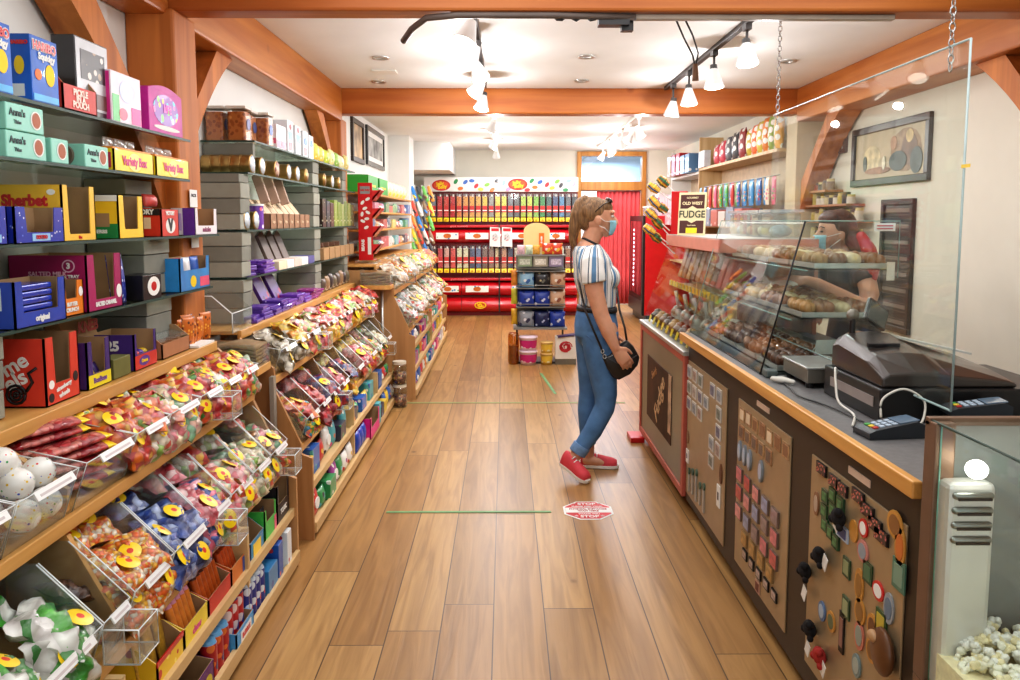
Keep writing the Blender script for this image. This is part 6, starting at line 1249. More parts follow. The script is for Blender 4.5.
r = random.Random(5); HC = [((70,150,200), 'blue'), ((60,110,170), 'dark blue'), ((240,150,60), 'orange'), ((90,180,90), 'green'), ((230,110,140), 'pink'), ((236,226,200), 'cream'), ((200,60,60), 'red'), ((150,200,220), 'pale blue')]
for k in range(24):
    y = 7.3+.115*k; c, nm = HC[(r.randrange(2) if 2 < k < 10 else r.randrange(8))]
    t = pouch(2.47-.02*(k % 2), y, 1.66, .10, .26, speck(c, [(246,240,230), HC[(k+3) % 8][0], (250,250,246)], 26, .36), '%s packet hanging on the wall unit rail, %s from near end' % (nm, ORDS[k]), .035, cat='packet', group='hanging packets on the wall unit', name='hanging_packet', panel=PAPER if k % 3 else None)
for k in range(6):
    c = ((240,180,70), (150,180,80), (230,140,60), (214,200,80), (240,120,60), (200,180,60))[k]; pouch(2.52, 7.35+.17*k, 2.1655, .15, .36-.015*k, speck(c, [(250,246,230), (250,250,246), (220,90,60)], 14, .42), 'tall yellow-orange bag on top of the wall unit, %s from near end' % ORDS[k], .09, panel=PAPER)
for k in range(5):
    c, nm = (((150,50,50), 'dark red'), ((60,60,64), 'black'), ((90,90,96), 'grey'), ((206,60,80), 'red heart'), ((200,60,76), 'crimson'))[k]; pouch(2.52, 8.45+.25*k, 2.1655, .2, .32-.02*k, speck(c, [(240,236,230), (230,230,226), (40,40,44)], 12, .36), '%s bag on top of the wall unit, middle stretch' % nm, .09)
for k in range(3): carton(2.5, 9.7+.1*k, 9.78+.1*k, 2.1655, .2, .08, mat((226,236,244), .4), 'slim pale bottle box at far end of the top shelf, %s' % ORDS[k], group='slim pale boxes', single=True)
for k in range(5):
    c, nm = (((90,130,170), 'blue'), ((110,150,190), 'light blue'), ((190,44,48), 'red'), ((170,40,50), 'dark red'), ((190,140,80), 'tan'))[k]; carton(2.5, 10.2+.28*k, 10.42+.28*k, 2.131, .24+.05*(k > 1), .15, speck(c, [(240,236,230)], 10, .2), '%s box on the far upper shelf of the wall unit' % nm, single=True)
for k in range(5): carton(2.48, 10.2+.29*k, 10.45+.29*k, 1.4505, .42, .16, speck((236,206,214), [(214,120,150), (246,240,240)], 10, .3), 'pale pink carton on the far middle shelf, %s from near end' % ORDS[k], group='pale pink cartons', single=True)
for k in range(9): carton(2.47, 7.3+.3*k, 7.55+.3*k, 1.4505, .16+.02*(k % 3), .2, speck(((220,214,206), (200,120,110), (150,170,190))[k % 3], [(246,246,240), (200,90,80), (90,120,150)], 12, .3), '%s carton below the hanging packets, %s from near end' % (('white', 'reddish', 'blue-grey')[k % 3], ORDS[k]), single=True)
for k in range(9): carton(2.46, 7.3+.3*k, 7.55+.3*k, .951, .3, .2, speck(((190,150,100), (230,226,216), (170,60,60))[k % 3], [(246,246,240), (120,80,60)], 12, .3), '%s carton on the waist-high wall unit shelf, %s from near end' % (('tan', 'white', 'red')[k % 3], ORDS[k]), single=True)
# clear tubs stacked behind the cases, seen over the fudge slab
for k in range(4):
    y = 4.25+.2*k; t = empty('clear_tub', (1.5, y, 1.4245), 'clear lidded tub standing on the back of the pink slab, %s from near end' % ORDS[k], 'tub', 'clear tubs on the pink slab')
    MB().box(1.40, 1.56, y-.08, y+.08, 1.4245, 1.56).build('tub_wall', pane((236,240,240), .08, .5, 3, .05, .12), t, .01); MB().box(1.39, 1.57, y-.09, y+.09, 1.56, 1.575).build('lid', pane((236,240,240), .15, .5, 3, .05, .3), t); MB().ell((1.48, y, 1.46), (.06, .06, .035), 0, 12, 8).build('contents', mat(((190,210,226), (240,230,200), (226,190,150), (210,214,214))[k], .5, var=.2, scale=50), t)
# ------------------------------------------------------------------ the back of the shop
DX0, DX1, DY = -1.27, 1.15, 12.4
JB_R = mat((200,24,36), .25, coat=.6, var=.03)
dw = empty('dispenser_wall', ((DX0+DX1)/2, 12.6, 0), 'wide red jelly bean dispenser wall with printed header', 'display unit')
MB().box(DX0, DX1, DY+.16, YB-.01, 0, 1.96).build('carcass', mat((120,16,26), .4), dw)
def drum(z0, z1, x0, x1, d=.13):
    c = (z0+z1)/2; h = (z1-z0)/2; pts = [(DY+.16, z0), ]+[(DY+.16-d*math.sin(PI*k/12)**.7, z0+(z1-z0)*k/12) for k in range(1, 12)]+[(DY+.16, z1)]
    MB().prism(pts, 'x', x0+.004, x1-.004, 0, None, True).build('red_drum', JB_R, dw)
for z0, z1, sp_ in ((1.15, 1.385, (DX0, -.09, DX1)), (.315, .55, (DX0, -.69, -.09, DX1)), (.05, .30, (DX0, -.69, -.09, DX1))):
    for a, b in zip(sp_, sp_[1:]): drum(z0, z1, a, b)
for z in (1.40, .565): MB().box(DX0, DX1, DY+.05, DY+.17, z, z+.045).build('red_ledge', JB_R, dw, .01); txt('great moments', .045, mat((240,150,150), .5, var=0), dw, (-.72, DY+.049, z+.022), NY, .0)
for z in (1.49, .69): MB().box(DX0, DX1, DY+.12, DY+.17, z-.03, z).build('drip_strip', speck((120,20,60), [(110,50,140), (150,30,60), (80,40,110)], 20, .35), dw)
MB().box(-.1, -.08, DY+.02, DY+.1, .06, 1.45).build('black_seam', INK, dw)
DOT = speck((244,242,236), [(60,150,200), (206,60,50), (240,180,60), (90,160,80)], 16, .24)
for z in (1.27, .435):
    for x0, x1 in ((-1.08, -.73), (-.62, -.26), (.11, .42), (.66, .94)):
        MB().box(x0, x1, DY+.018, DY+.03, z-.05, z+.05).build('printed_strip', DOT, dw); MB().prism([((x0+x1)/2+.06*math.cos(2*PI*i/16), z+.036*math.sin(2*PI*i/16)) for i in range(16)], 'y', DY+.014, DY+.018).build('strip_logo', mat((200,110,40), .4), dw)
def logo(x, z, s, y, parent, fill, rim):
    MB().prism([(x+.17*s*math.cos(2*PI*i/24), z+.1*s*math.sin(2*PI*i/24)) for i in range(24)], 'y', y, y+.004).build('logo_oval', fill, parent)
    MB().prism([(x+.14*s*math.cos(2*PI*i/24), z+.075*s*math.sin(2*PI*i/24)) for i in range(24)], 'y', y-.002, y).build('logo_centre', rim, parent)
    for q, w in enumerate(('Jelly', 'Belly')): txt(w, .085*s, YEL, parent, (x-.02*s+.04*s*q, y-.004, z+(.03-.06*q)*s), (PI/2, -.12, 0), .004*s)
for x in (-1.0, -.39): logo(x, .175, .55, DY+.03, dw, YEL, mat((200,60,30), .4))
hd = MB().box(DX0, DX1, DY+.1, DY+.12, 1.965, 2.185).build('header_board', mat((236,232,226), .5, var=.02), dw)
OR = mat((226,90,40), .4, coat=.4); logo(-1.0, 2.06, .85, DY+.095, dw, mat((206,40,36), .4), OR); logo(.2, 2.075, .9, DY+.095, dw, mat((206,40,36), .4), OR)
BE = [(40,140,80), (60,110,190), (230,120,50), (206,50,60), (240,200,70), (130,190,70), (40,40,44), (150,200,230), (226,150,190)]
for k, (x, z, a) in enumerate(((-.77, 2.12, 1), (-.62, 2.11, .7), (-.70, 2.01, .2), (-.45, 2.05, .9), (-.38, 2.0, 0), (-.28, 2.07, .4), (-.12, 2.13, .3), (-.02, 2.1, 1.2), (.05, 2.0, .5), (.42, 2.13, .8), (.55, 2.11, .5), (.47, 2.03, 0), (.66, 2.07, .9), (.74, 2.02, .2), (.82, 2.12, .6), (.88, 2.06, 1.1), (1.0, 2.13, .2), (1.08, 2.08, .9), (.95, 1.99, 0), (-.52, 2.13, 0), (-.2, 1.99, .6), (.35, 1.99, .1))):
    MB().prism([(x+.045*math.cos(q)*math.cos(a)-.028*math.sin(q)*math.sin(a), z+.045*math.cos(q)*math.sin(a)+.028*math.sin(q)*math.cos(a)) for q in [2*PI*i/12 for i in range(12)]], 'y', DY+.096, DY+.1).build('printed_bean', mat(BE[k % 9], .35, coat=.4), dw)
ROW1 = [(150,150,150), (120,120,130), (206,50,60), (214,60,60), (190,40,44), (236,120,40), (240,140,40), (244,150,40), (240,160,60), (236,180,50), (150,140,130), (240,196,60), (244,206,70), (110,110,112), (90,84,80), (170,190,60), (190,200,70), (130,180,60), (50,130,60), (60,90,84), (60,70,110), (70,120,160), (90,90,96), (50,50,54)]
ROW2 = [(60,56,66), (70,60,70), (200,70,80), (226,170,160), (230,90,90), (236,214,180), (230,210,180), (70,80,110), (84,96,130), (120,84,64), (140,100,80), (226,190,140), (190,130,90), (60,70,100), (206,190,170), (150,110,90), (170,60,60), (236,200,190), (120,150,90), (200,120,60), (90,60,50), (230,220,200), (160,120,100), (120,80,70)]
CNAME = lambda c: ('dark' if max(c) < 115 else 'red' if c[0] > 180 and c[1] < 100 else 'orange' if c[0] > 220 and c[1] < 165 and c[2] < 90 else 'yellow' if c[0] > 200 and c[1] > 170 and c[2] < 100 else 'green' if c[1] > c[0] and c[1] > c[2] else 'blue' if c[2] > c[0] else 'pale' if min(c) > 120 else 'brown')
LR = mat((200,60,56), .5, var=.1); CAPM = mat((190,190,190), .3, .5)
for r_, (colr, zb, zt) in enumerate(((ROW1, 1.49, 1.935), (ROW2, .69, 1.125))):
    for k, c in enumerate(colr):
        x = DX0+.05+.1005*k; t = empty('bean_dispenser', (x, DY+.08, zb), 'clear dispenser of %s jelly beans, %s from left in the %s row' % (CNAME(c), ORDS[k], ('upper', 'lower')[r_]), 'dispenser', 'jelly bean dispensers')
        MB().box(x-.036, x+.036, DY+.05, DY+.15, zb+.08, zt-.05).build('beans', speck(tuple(min(255, int(v*1.1)+14) for v in c), [tuple(min(255, v+50) for v in c), tuple(int(v*.8) for v in c)], 40, .3), t)
        MB().prism([(DY+.045, zb+.07), (DY+.155, zb+.07), (DY+.155, zt), (DY+.09, zt), (DY+.045, zt-.06)], 'x', x-.041, x+.041).build('clear_case', pane((236,240,240), .08, .5, 3, .05, .03), t)
        MB().box(x-.036, x+.036, DY+.040, DY+.044, zb+.15, zb+.25).build('red_label', LR, t); MB().box(x-.034, x+.034, DY+.038, DY+.040, zb+.17, zb+.185).build('label_line', PAPER, t); MB().obox((x+.012, DY+.05, zt-.045), (.022, .01, .05), (.5, 0, 0)).build('white_tab', PAPER, t)
        MB().prism([(DY+.0, zb+.005), (DY+.06, zb+.0), (DY+.14, zb+.03), (DY+.14, zb+.07), (DY+.02, zb+.065)], 'x', x-.038, x+.038).build('yellow_spout', YEL, t, .006); MB().box(x-.018, x+.018, DY-.004, DY+.012, zb+.02, zb+.042).build('spout_latch', mat((206,150,20), .4), t)
for k, x in enumerate((-.155, .03)):
    t = empty('printed_bag', (x, DY-.02, 1.11), 'white and red printed bag hanging before the red drum, %s' % ('left' if k == 0 else 'right'), 'bag of sweets', 'white printed bags'); MB().prism([(x-.085, 1.11), (x+.085, 1.10), (x+.078, 1.40), (x-.078, 1.41)], 'y', DY-.03, DY-.005).build('bag_body', mat((232,228,224), .35, coat=.4, var=.03), t, .006)
    MB().box(x-.06, x+.06, DY-.033, DY-.030, 1.345, 1.39).build('red_header', RED, t); MB().prism([(x+.05*math.cos(2*PI*i/14), 1.25+.06*math.sin(2*PI*i/14)) for i in range(14)], 'y', DY-.0325, DY-.03).build('grey_print', speck((200,196,194), [(90,80,84), (206,60,70), (60,60,64)], 40, .35), t)
# red curtain in the doorway
b = MB(); n = 60; x0, x1 = 1.5, 2.215; R = []
for zz in (.14, .6, 1.2, 1.7, 1.985): R.append([(x0+(x1-x0)*k/n, YB+.06+.025*math.sin(k*1.05+zz*.4)+.008*math.sin(k*.43+zz*2), zz) for k in range(n+1)])
b.rings(R, 0, True, False, False); cu = b.build('curtain', mat((244,108,112), .8, var=.05, scale=5)); so = cu.modifiers.new('thick', 'SOLIDIFY'); so.thickness = .004; lab(cu, 'pleated red curtain drawn across the back doorway', 'curtain')
lab(MB().tube([(1.245, YB+.06, 1.99), (2.215, YB+.06, 1.99)], .008, 8).build('curtain_rail', STEEL), 'thin curtain rail across the back doorway', 'curtain rail')
# drinks cooler
ck = empty('drinks_cooler', (2.35, 12.1, 0), 'black and red drinks cooler in the back right corner', 'cooler'); CX = 2.04
MB().box(CX, 2.7, 11.5, 12.75, .12, 1.58).build('cabinet', [RED][0], ck, .01); MB().box(CX+.03, 2.7, 11.53, 12.72, 0, .12).build('plinth', BLACK, ck)
MB().box(CX-.03, CX, 11.5, 12.75, .12, 1.58).build('door_frame', BLACK, ck, .004); MB().box(CX-.034, CX-.03, 11.62, 12.63, .4, 1.5).build('door_glass', mat((50,30,44), .1, coat=1, var=.2, scale=3), ck); MB().box(CX-.036, CX-.03, 11.5, 11.56, .12, 1.58).build('door_handle', DKGREY, ck)
for k in range(14): MB().ell((CX-.036, 12.3, .52+.065*k), (.004, .03, .018), 0, 8, 6).build('light_dot', mat((240,236,255), .4, var=0, emis=3), ck)
MB().box(CX-.04, CX-.028, 11.52, 12.73, .13, .33).build('grille', mat((70,62,64), .4), ck)
for k in range(3): t = empty('cup_stack', (2.12, 11.62+.14*k, 1.581), 'stack of clear cups on the drinks cooler, %s from near end' % ORDS[k], 'cups', 'clear cup stacks'); MB().cyl((2.12, 11.62+.14*k, 1.581), (2.12, 11.62+.14*k, 1.72), .045, .055, 14).build('cups', pane((230,236,240), .2, .5, 3, .1, .25), t); MB().lathe([(.054, 1.70-1.581), (.06, 1.71-1.581), (.054, 1.72-1.581)], (2.12, 11.62+.14*k, 1.581), 14, caps=False).build('rim', PAPER, t)
for k in range(3): carton(2.2+.1*k+.12, 11.55+.1*k, 11.8+.1*k, 1.581+.0, .33-.02*k, .09, speck((244,236,240), [(226,150,180), (150,170,210)], 14, .3), 'white and pink carton on the drinks cooler, %s' % ORDS[k], single=True)
# ---- floor display stand with blue bags
ds = empty('display_stand', (.37, 8.42, 0), 'grey wire floor stand of blue sweet bags with cream topper', 'display stand')
SG = mat((150,150,146), .4, .4, var=.03)
MB().box(.09, .66, 8.3, 8.62, .36, .38).box(.12, .64, 8.56, 8.58, .38, 1.14).build('stand_frame', SG, ds); MB().box(.10, .66, 8.3, 8.62, 0, .02).box(.12, .14, 8.56, 8.58, .02, .36).box(.62, .64, 8.56, 8.58, .02, .36).build('base', DKGREY, ds)
for z in (.60, .80, .98): MB().box(.12, .64, 8.34, 8.57, z-.008, z).tube([(.12, 8.33, z+.03), (.64, 8.33, z+.03)], .005, 6).build('wire_shelf', SG, ds)
for k in range(3): q = MB().box(.135+.165*k, .285+.165*k, 8.33, 8.342, 1.03, 1.14).build('picture_card', mat(((150,170,140), (170,166,150), (150,140,170))[k], .4), ds); MB().box(.155+.165*k, .265+.165*k, 8.328, 8.33, 1.05, 1.11).build('card_face', mat(((206,214,200), (230,226,214), (214,206,224))[k], .4, var=.2, scale=60), ds)
MB().box(.12, .64, 8.31, 8.60, 1.14, 1.155).build('top_shelf', SG, ds)
tp = [(.20, 1.16), (.48, 1.16), (.48, 1.40)]+[(.34+.14*math.cos(a), 1.40+.09*math.sin(a)) for a in [PI*i/14 for i in range(1, 14)]]+[(.20, 1.40)]
MB().prism(tp, 'y', 8.50, 8.512).build('cream_topper', mat((246,226,160), .5, var=.02), ds); MB().box(.365, .42, 8.495, 8.50, 1.23, 1.38).build('orange_tag', mat((244,130,40), .4), ds); txt('!', .1, PAPER, ds, (.392, 8.493, 1.305), NY, .004)
for k, (x, c, nm) in enumerate(((.17, (226,190,200), 'pastel'), (.26, (206,220,190), 'pale green'), (.33, (236,170,70), 'orange'))): pouch(x, 8.40, 1.1555, .085, .1, mat(c, .4, coat=.4, var=.2, scale=40), '%s small packet on top of the floor stand' % nm, .04, rz=-PI/2)
for k in range(2): pouch(.45+.1*k, 8.38, 1.1555, .12, .12, speck((226,80,50), [(250,200,80), (250,240,230)], 20, .35), 'red and orange packet on top of the floor stand, %s' % ('left' if k == 0 else 'right'), .05, rz=-PI/2)
BB = {'dark blue': speck((30,40,90), [(200,210,236), (60,80,150)], 16, .2), 'blue': speck((40,70,170), [(220,226,240), (30,40,100)], 14, .25), 'pale blue': speck((150,196,226), [(60,110,180), (240,246,250)], 14, .3), 'black': speck((40,40,46), [(120,120,110), (200,190,150)], 14, .25), 'tan': speck((206,170,140), [(150,90,70), (240,230,220)], 14, .3), 'grey': speck((150,156,166), [(60,60,90), (230,230,236)], 14, .3)}
LAY = [('grey', 'black', 'pale blue'), ('pale blue', 'black', 'tan'), ('blue', 'blue', 'tan'), ('grey', 'dark blue', 'blue')]
for r_, z in enumerate((.981, .801, .601, .381)):
    for k in range(3):
        nm = LAY[r_][k]; hh = .165 if r_ else .045
        if r_ == 0: continue
        for q in range(2): pouch(.215+.165*k+.015*q, 8.47-.075*q, z, .17, hh+.01*(1-q), BB[nm], '%s sweet bag on the floor stand, %s column, shelf %s from top, %s' % (nm, ('left', 'middle', 'right')[k], ORDS[r_-1], ('behind', 'in front')[q]), .07, rz=-PI/2, name='sweet_packet')
for k in range(3): pouch(.10, 8.46, (.40, .62, .82)[k], .07, .17, mat(((236,180,50), (206,200,60), (240,150,60))[k], .4, coat=.4, var=.2), 'yellow packet hanging at the left edge of the floor stand, %s' % ('low', 'middle', 'high')[k], .04, rz=-PI/2)
def bucket(x, y, z, r, h, m, mband, label, lidm):
    t = empty('sweet_bucket', (x, y, z), label, 'bucket', 'buckets under the floor stand'); MB().lathe([(r*.86, 0), (r*.98, h*.86), (r*1.0, h*.88)], (x, y, z), 22).build('bucket_body', m, t); MB().lathe([(r*1.05, h*.86), (r*1.06, h*.93), (r*1.03, h)], (x, y, z), 22).build('lid', lidm, t); MB().lathe([(r*.905, h*.2), (r*.985, h*.75)], (x, y, z), 22, caps=False).build('label_band', mband, t)
PKB = speck((206,40,130), [(250,240,246), (120,60,170), (250,200,220)], 14, .3); PKW = mat((236,214,226), .35); YB_ = speck((240,206,80), [(250,240,200), (214,90,60)], 16, .3)
for k in range(2): bucket(.245, 8.25, .001+.151*k, .095, .15, PKW, PKB, 'pink and white sweet bucket, %s of the stacked pair' % ('lower' if k == 0 else 'upper'), PKW); bucket(.44, 8.26, .001+.121*k, .066, .12, mat((230,200,100), .35), YB_, 'yellow sweet bucket, %s of the stacked pair' % ('lower' if k == 0 else 'upper'), mat((226,190,120), .35))
t = carton(0, 0, 0, 0, 0, 0, WHITE, 'x', single=True); bpy.data.objects.remove(t)
t = empty('white_box', (.64, 8.28, .021), 'white box with a red scribble emblem beside the yellow buckets', 'box'); MB().box(.53, .75, 8.22, 8.34, .06, .30).build('box_body', WHITE, t, .003); MB().box(.53, .75, 8.23, 8.33, 0, .06).build('plinth', mat((120,116,104), .5), t)
rb = MB(); r = random.Random(2)
for k in range(6): a = k*1.05; rb.tube([(.64+(.055-.008*k)*math.cos(a+q*.5)*1.2, 8.2185, .19+(.055-.007*k)*math.sin(a+q*.5)) for q in range(11)], .006, 5)
rb.build('red_emblem', mat((196,50,60), .5), t); ORG[t] = t.location[:]
t = empty('gold_jar', (.09, 8.28, .001), 'tall gold tinted jar at left foot of the floor stand', 'jar'); MB().lathe([(.05, 0), (.06, .02), (.06, .3), (.05, .33)], (.09, 8.28, .001), 16).build('jar_wall', pane((226,190,120), .1, .5, 3), t); MB().cyl((.09, 8.28, .006), (.09, 8.28, .2), .05, n=14).build('contents', mat((170,120,70), .5, var=.2), t)
lab(MB().obox((.65, 8.25, .31), (.2, .1, .012), (0, -.12, .1)).build('flat_packet', mat((60,50,110), .35, coat=.4, var=.2)), 'dark purple flat packet lying on the white box', 'packet')
# ------------------------------------------------------------------ people
def remesh(name, mb, mats, parent, voxel=.006, smooth=4, face_mat=None):
    """fuse overlapping tubes into one continuous skin"""
    me = mb.mesh(name, mats, ORG[parent] if parent else (0,0,0)); o = bpy.data.objects.new(name, me); COL.objects.link(o)
    r = o.modifiers.new('fuse', 'REMESH'); r.mode = 'VOXEL'; r.voxel_size = voxel; r.use_smooth_shade = True
    s = o.modifiers.new('soft', 'SMOOTH'); s.factor = .5; s.iterations = smooth
    dg = bpy.context.evaluated_depsgraph_get(); dg.update()
    m2 = bpy.data.meshes.new_from_object(o.evaluated_get(dg)); m2.name = name
    bpy.data.objects.remove(o)
    m2.materials.clear()
    for m in (mats if isinstance(mats, (list, tuple)) else [mats]): m2.materials.append(m)
    for p in m2.polygons: p.use_smooth = True; p.material_index = 0
    off = ORG[parent] if parent else (0, 0, 0)
    if face_mat:
        for p in m2.polygons: p.material_index = face_mat(p.center[0]+off[0], p.center[1]+off[1], p.center[2]+off[2])
    n = bpy.data.objects.new(name, m2); COL.objects.link(n); ORG[n] = off
    if parent: n.parent = parent
    return n
def skinm(rgb):
    m = mat(rgb, .5, var=.05, scale=20); b = [n for n in m.node_tree.nodes if n.type == 'BSDF_PRINCIPLED'][0]
    b.inputs['Subsurface Weight'].default_value = .12; b.inputs['Subsurface Scale'].default_value = .02; return m
def hand(mb, wrist, palm_dir, side, back, s=1.0, curl=.5, spread=.12):
    """palm and five bent fingers; palm_dir: wrist to knuckles, side: towards the thumb, back: out of the back of the hand"""
    d = Vector(palm_dir).normalized(); t = Vector(side); t = (t-d*t.dot(d)).normalized(); b = Vector(back); b = (b-d*b.dot(d)-t*b.dot(t)).normalized(); w = Vector(wrist)
    mb.limb([w-d*.01*s, w+d*.03*s, w+d*.065*s, w+d*.09*s], [(.024*s, .019*s), (.034*s, .017*s), (.041*s, .015*s), (.038*s, .0125*s)], t, 14)
    for k, (off, L) in enumerate(((.029, .074), (.0098, .084), (-.0098, .078), (-.028, .06))):
        p = w+d*(.086-.004*abs(k-1.3))*s+t*off*s; q = d+t*spread*off*18; q.normalize(); P = [p-q*.02*s, p]; a = 0
        for j, f in enumerate((.45, .3, .25)):
            a += curl*(.75 if j == 0 else 1.0); P.append(P[-1]+(q*math.cos(a)-b*math.sin(a))*L*f*s)
        mb.limb(P, [.0095*s, .0095*s, .0088*s, .0082*s, .007*s], t, 10)
    p = w+d*.022*s+t*.026*s; q = (d*.62+t*.7-b*.25).normalized()
    mb.limb([p-q*.012*s, p+q*.026*s, p+q*.026*s+(q*.6+d*.6-b*.3).normalized()*.03*s, p+q*.026*s+(q*.6+d*.6-b*.3).normalized()*.03*s+(q*.15+d*.9-b*.35).normalized()*.024*s], [.014*s, .0115*s, .010*s, .0078*s], b, 10)
SKIN = skinm((214,160,130))
def hairm(c1, c2):
    m, nt, out = newmat('hair'); L = nt.links; b = N(nt, 'ShaderNodeBsdfPrincipled'); L.new(b.outputs[0], out.inputs[0])
    tc = N(nt, 'ShaderNodeTexCoord'); mp = N(nt, 'ShaderNodeMapping'); mp.inputs['Scale'].default_value = (70, 70, 6); L.new(tc.outputs['Object'], mp.inputs['Vector'])
    nz = N(nt, 'ShaderNodeTexNoise'); nz.inputs['Scale'].default_value = 2; nz.inputs['Detail'].default_value = 4; L.new(mp.outputs[0], nz.inputs['Vector'])
    rp = N(nt, 'ShaderNodeValToRGB'); e = rp.color_ramp.elements; e[0].position = .35; e[1].position = .65; e[0].color = (*lin(c2), 1); e[1].color = (*lin(c1), 1)
    L.new(nz.outputs['Fac'], rp.inputs['Fac']); L.new(rp.outputs[0], b.inputs['Base Color']); b.inputs['Roughness'].default_value = .42
    bp = N(nt, 'ShaderNodeBump'); bp.inputs['Strength'].default_value = .5; bp.inputs['Distance'].default_value = .01; L.new(nz.outputs['Fac'], bp.inputs['Height']); L.new(bp.outputs[0], b.inputs['Normal'])
    return m
def woman():
    Y = 4.66
    t = empty('person', (.5, Y, 0), 'woman in striped top, blue jeans and face mask standing side-on at the counter', 'person')
    b = MB(); V = lambda x, z, y=0: (x, Y+y, z)
    # torso, hips (front is +x); radii: (half width in y, half depth in x)
    tor = [V(.475, .80), V(.540, .845), V(.542, .90), V(.538, .955), V(.545, 1.02), V(.548, 1.08), V(.538, 1.14), V(.528, 1.20), V(.512, 1.265), V(.490, 1.315), V(.482, 1.345)]
    rad = [(.10, .07), (.165, .115), (.178, .118), (.165, .108), (.142, .093), (.142, .098), (.152, .108), (.158, .112), (.168, .095), (.150, .075), (.085, .062)]
    tor[0] = V(.545, .80); rad[0] = (.12, .09)
    b.limb(tor, rad, (0, 1, 0), 24)
    for s in (-1, 1): b.ell((.604, Y+s*.068, 1.185), (.06, .066, .066), 0, 14, 10)
    # neck, head
    b.limb([V(.476, 1.30), V(.488, 1.36), V(.512, 1.42), V(.53, 1.47)], [(.07, .062), (.056, .056), (.053, .055), (.055, .06)], (0, 1, 0), 16)
    hx, hz = .548, 1.535
    b.ell((hx-.012, Y, hz+.012), (.097, .076, .098), 0, 24, 16)
    b.limb([V(hx+.03, hz+.02), V(hx+.045, hz-.035), V(hx+.052, hz-.082)], [(.06, .05), (.056, .046), (.036, .032)], (0, 1, 0), 16)
    b.limb([V(hx-.01, hz-.03), V(hx+.02, hz-.07), V(hx+.045, hz-.09)], [(.062, .04), (.056, .035), (.036, .026)], (0, 1, 0), 14)
    b.limb([V(hx+.083, hz+.012), V(hx+.103, hz-.022), V(hx+.108, hz-.034)], [(.009, .01), (.013, .015), (.015, .012)], (0, 1, 0), 10)
    b.limb([V(hx+.078, hz+.03, -.05), V(hx+.088, hz+.032, 0), V(hx+.078, hz+.03, .05)], [.011, .012, .011], (1, 0, 0), 8)
    for s in (-1, 1): b.ell((hx-.008, Y+s*.077, hz-.018), (.019, .009, .032), 0, 12, 8, (0, -.25, 0)); b.ell((hx-.004, Y+s*.083, hz-.016), (.011, .006, .02), 0, 10, 6)
    # legs: right (near) bent with lifted heel, left straight behind
    rl = [V(.555, .87, -.085), V(.558, .78, -.088), V(.572, .64, -.09), V(.592, .49, -.095), V(.585, .42, -.10), V(.515, .28, -.105), V(.425, .15, -.11), V(.385, .10, -.112)]
    rr = [.105, .098, .080, .061, .055, .050, .038, .036]
    ll = [V(.535, .87, .085), V(.53, .78, .088), V(.525, .62, .09), V(.518, .48, .09), V(.505, .36, .09), V(.507, .2, .09), V(.512, .08, .09)]
    lr = [.105, .098, .078, .06, .055, .042, .037]
    b.limb(rl, rr, (0, 1, 0), 18); b.limb(ll, lr, (0, 1, 0), 18)
    # feet
    b.limb([V(.375, .085, -.11), V(.42, .06, -.15), V(.475, .028, -.20)], [(.036, .036), (.04, .03), (.036, .02)], (.6, 1, 0), 12)
    b.limb([V(.50, .05, .09), V(.57, .04, .085), V(.66, .03, .08)], [(.036, .04), (.04, .034), (.034, .022)], (0, 1, 0), 12)
    # arms
    ra = [V(.487, 1.30, -.15), V(.488, 1.25, -.19), V(.507, 1.12, -.208), V(.545, .985, -.222), V(.585, .89, -.235), V(.612, .825, -.245), V(.622, .80, -.247)]
    rr2 = [.06, .058, .052, .044, .042, .031, .027]
    b.limb(ra, rr2, (0, 1, 0), 16)
    la = [V(.487, 1.30, .15), V(.488, 1.25, .19), V(.50, 1.12, .205), V(.53, .985, .21), V(.58, .90, .2), V(.62, .84, .18), V(.635, .81, .17)]
    b.limb(la, rr2, (0, 1, 0), 16)
    hand(b, (.624, Y-.247, .795), (.62, .02, -.78), (.78, .15, .60), (.25, -1, .1), 1.02, .42)
    hand(b, (.637, Y+.168, .805), (.62, .0, -.78), (.78, -.15, .60), (.25, 1, .1), 1.0, .5)
    body = remesh('body', b, SKIN, t, .0048, 3)
    eye = MB()
    for s in (-1, 1): eye.ell((hx+.076, Y+s*.032, hz+.006), (.011, .014, .008), 0, 10, 8)
    eye.build('eyes', mat((236,232,228), .2, coat=.5), t); ir = MB()
    for s in (-1, 1): ir.ell((hx+.084, Y+s*.032, hz+.005), (.005, .0065, .0065), 0, 10, 8)
    ir.build('irises', mat((70,60,50), .2, coat=.5), t); br = MB()
    for s in (-1, 1): br.tube([V(hx+.083, hz+.032, s*.015), V(hx+.087, hz+.036, s*.032), V(hx+.074, hz+.031, s*.052)], .0035, 6)
    br.build('eyebrows', mat((110,84,62), .8), t)
    # shirt
    sh_ = MB(); tor2 = [V(.546, 1.015), V(.549, 1.08), V(.539, 1.14), V(.529, 1.20), V(.513, 1.265), V(.492, 1.318), V(.484, 1.352), V(.482, 1.372)]
    sh_.limb(tor2, [(.156, .110), (.156, .110), (.165, .12), (.17, .124), (.185, .112), (.176, .096), (.14, .085), (.098, .075)], (0, 1, 0), 24, 0, False)
    for s in (-1, 1):
        sh_.ell((.604, Y+s*.068, 1.183), (.07, .075, .075), 0, 14, 10)
        sh_.limb([V(.487, 1.312, s*.115), V(.488, 1.268, s*.178), V(.498, 1.205, s*.203), V(.505, 1.165, s*.208)], [.075, .075, .072, .07], (0, 1, 0), 16, 0, False)
    sm = bands((236,236,232), (96,134,168), 'z', 16, .8, radial=True, c3=(70,84,100))
    nt = sm.node_tree  # centre the stripes on the body axis
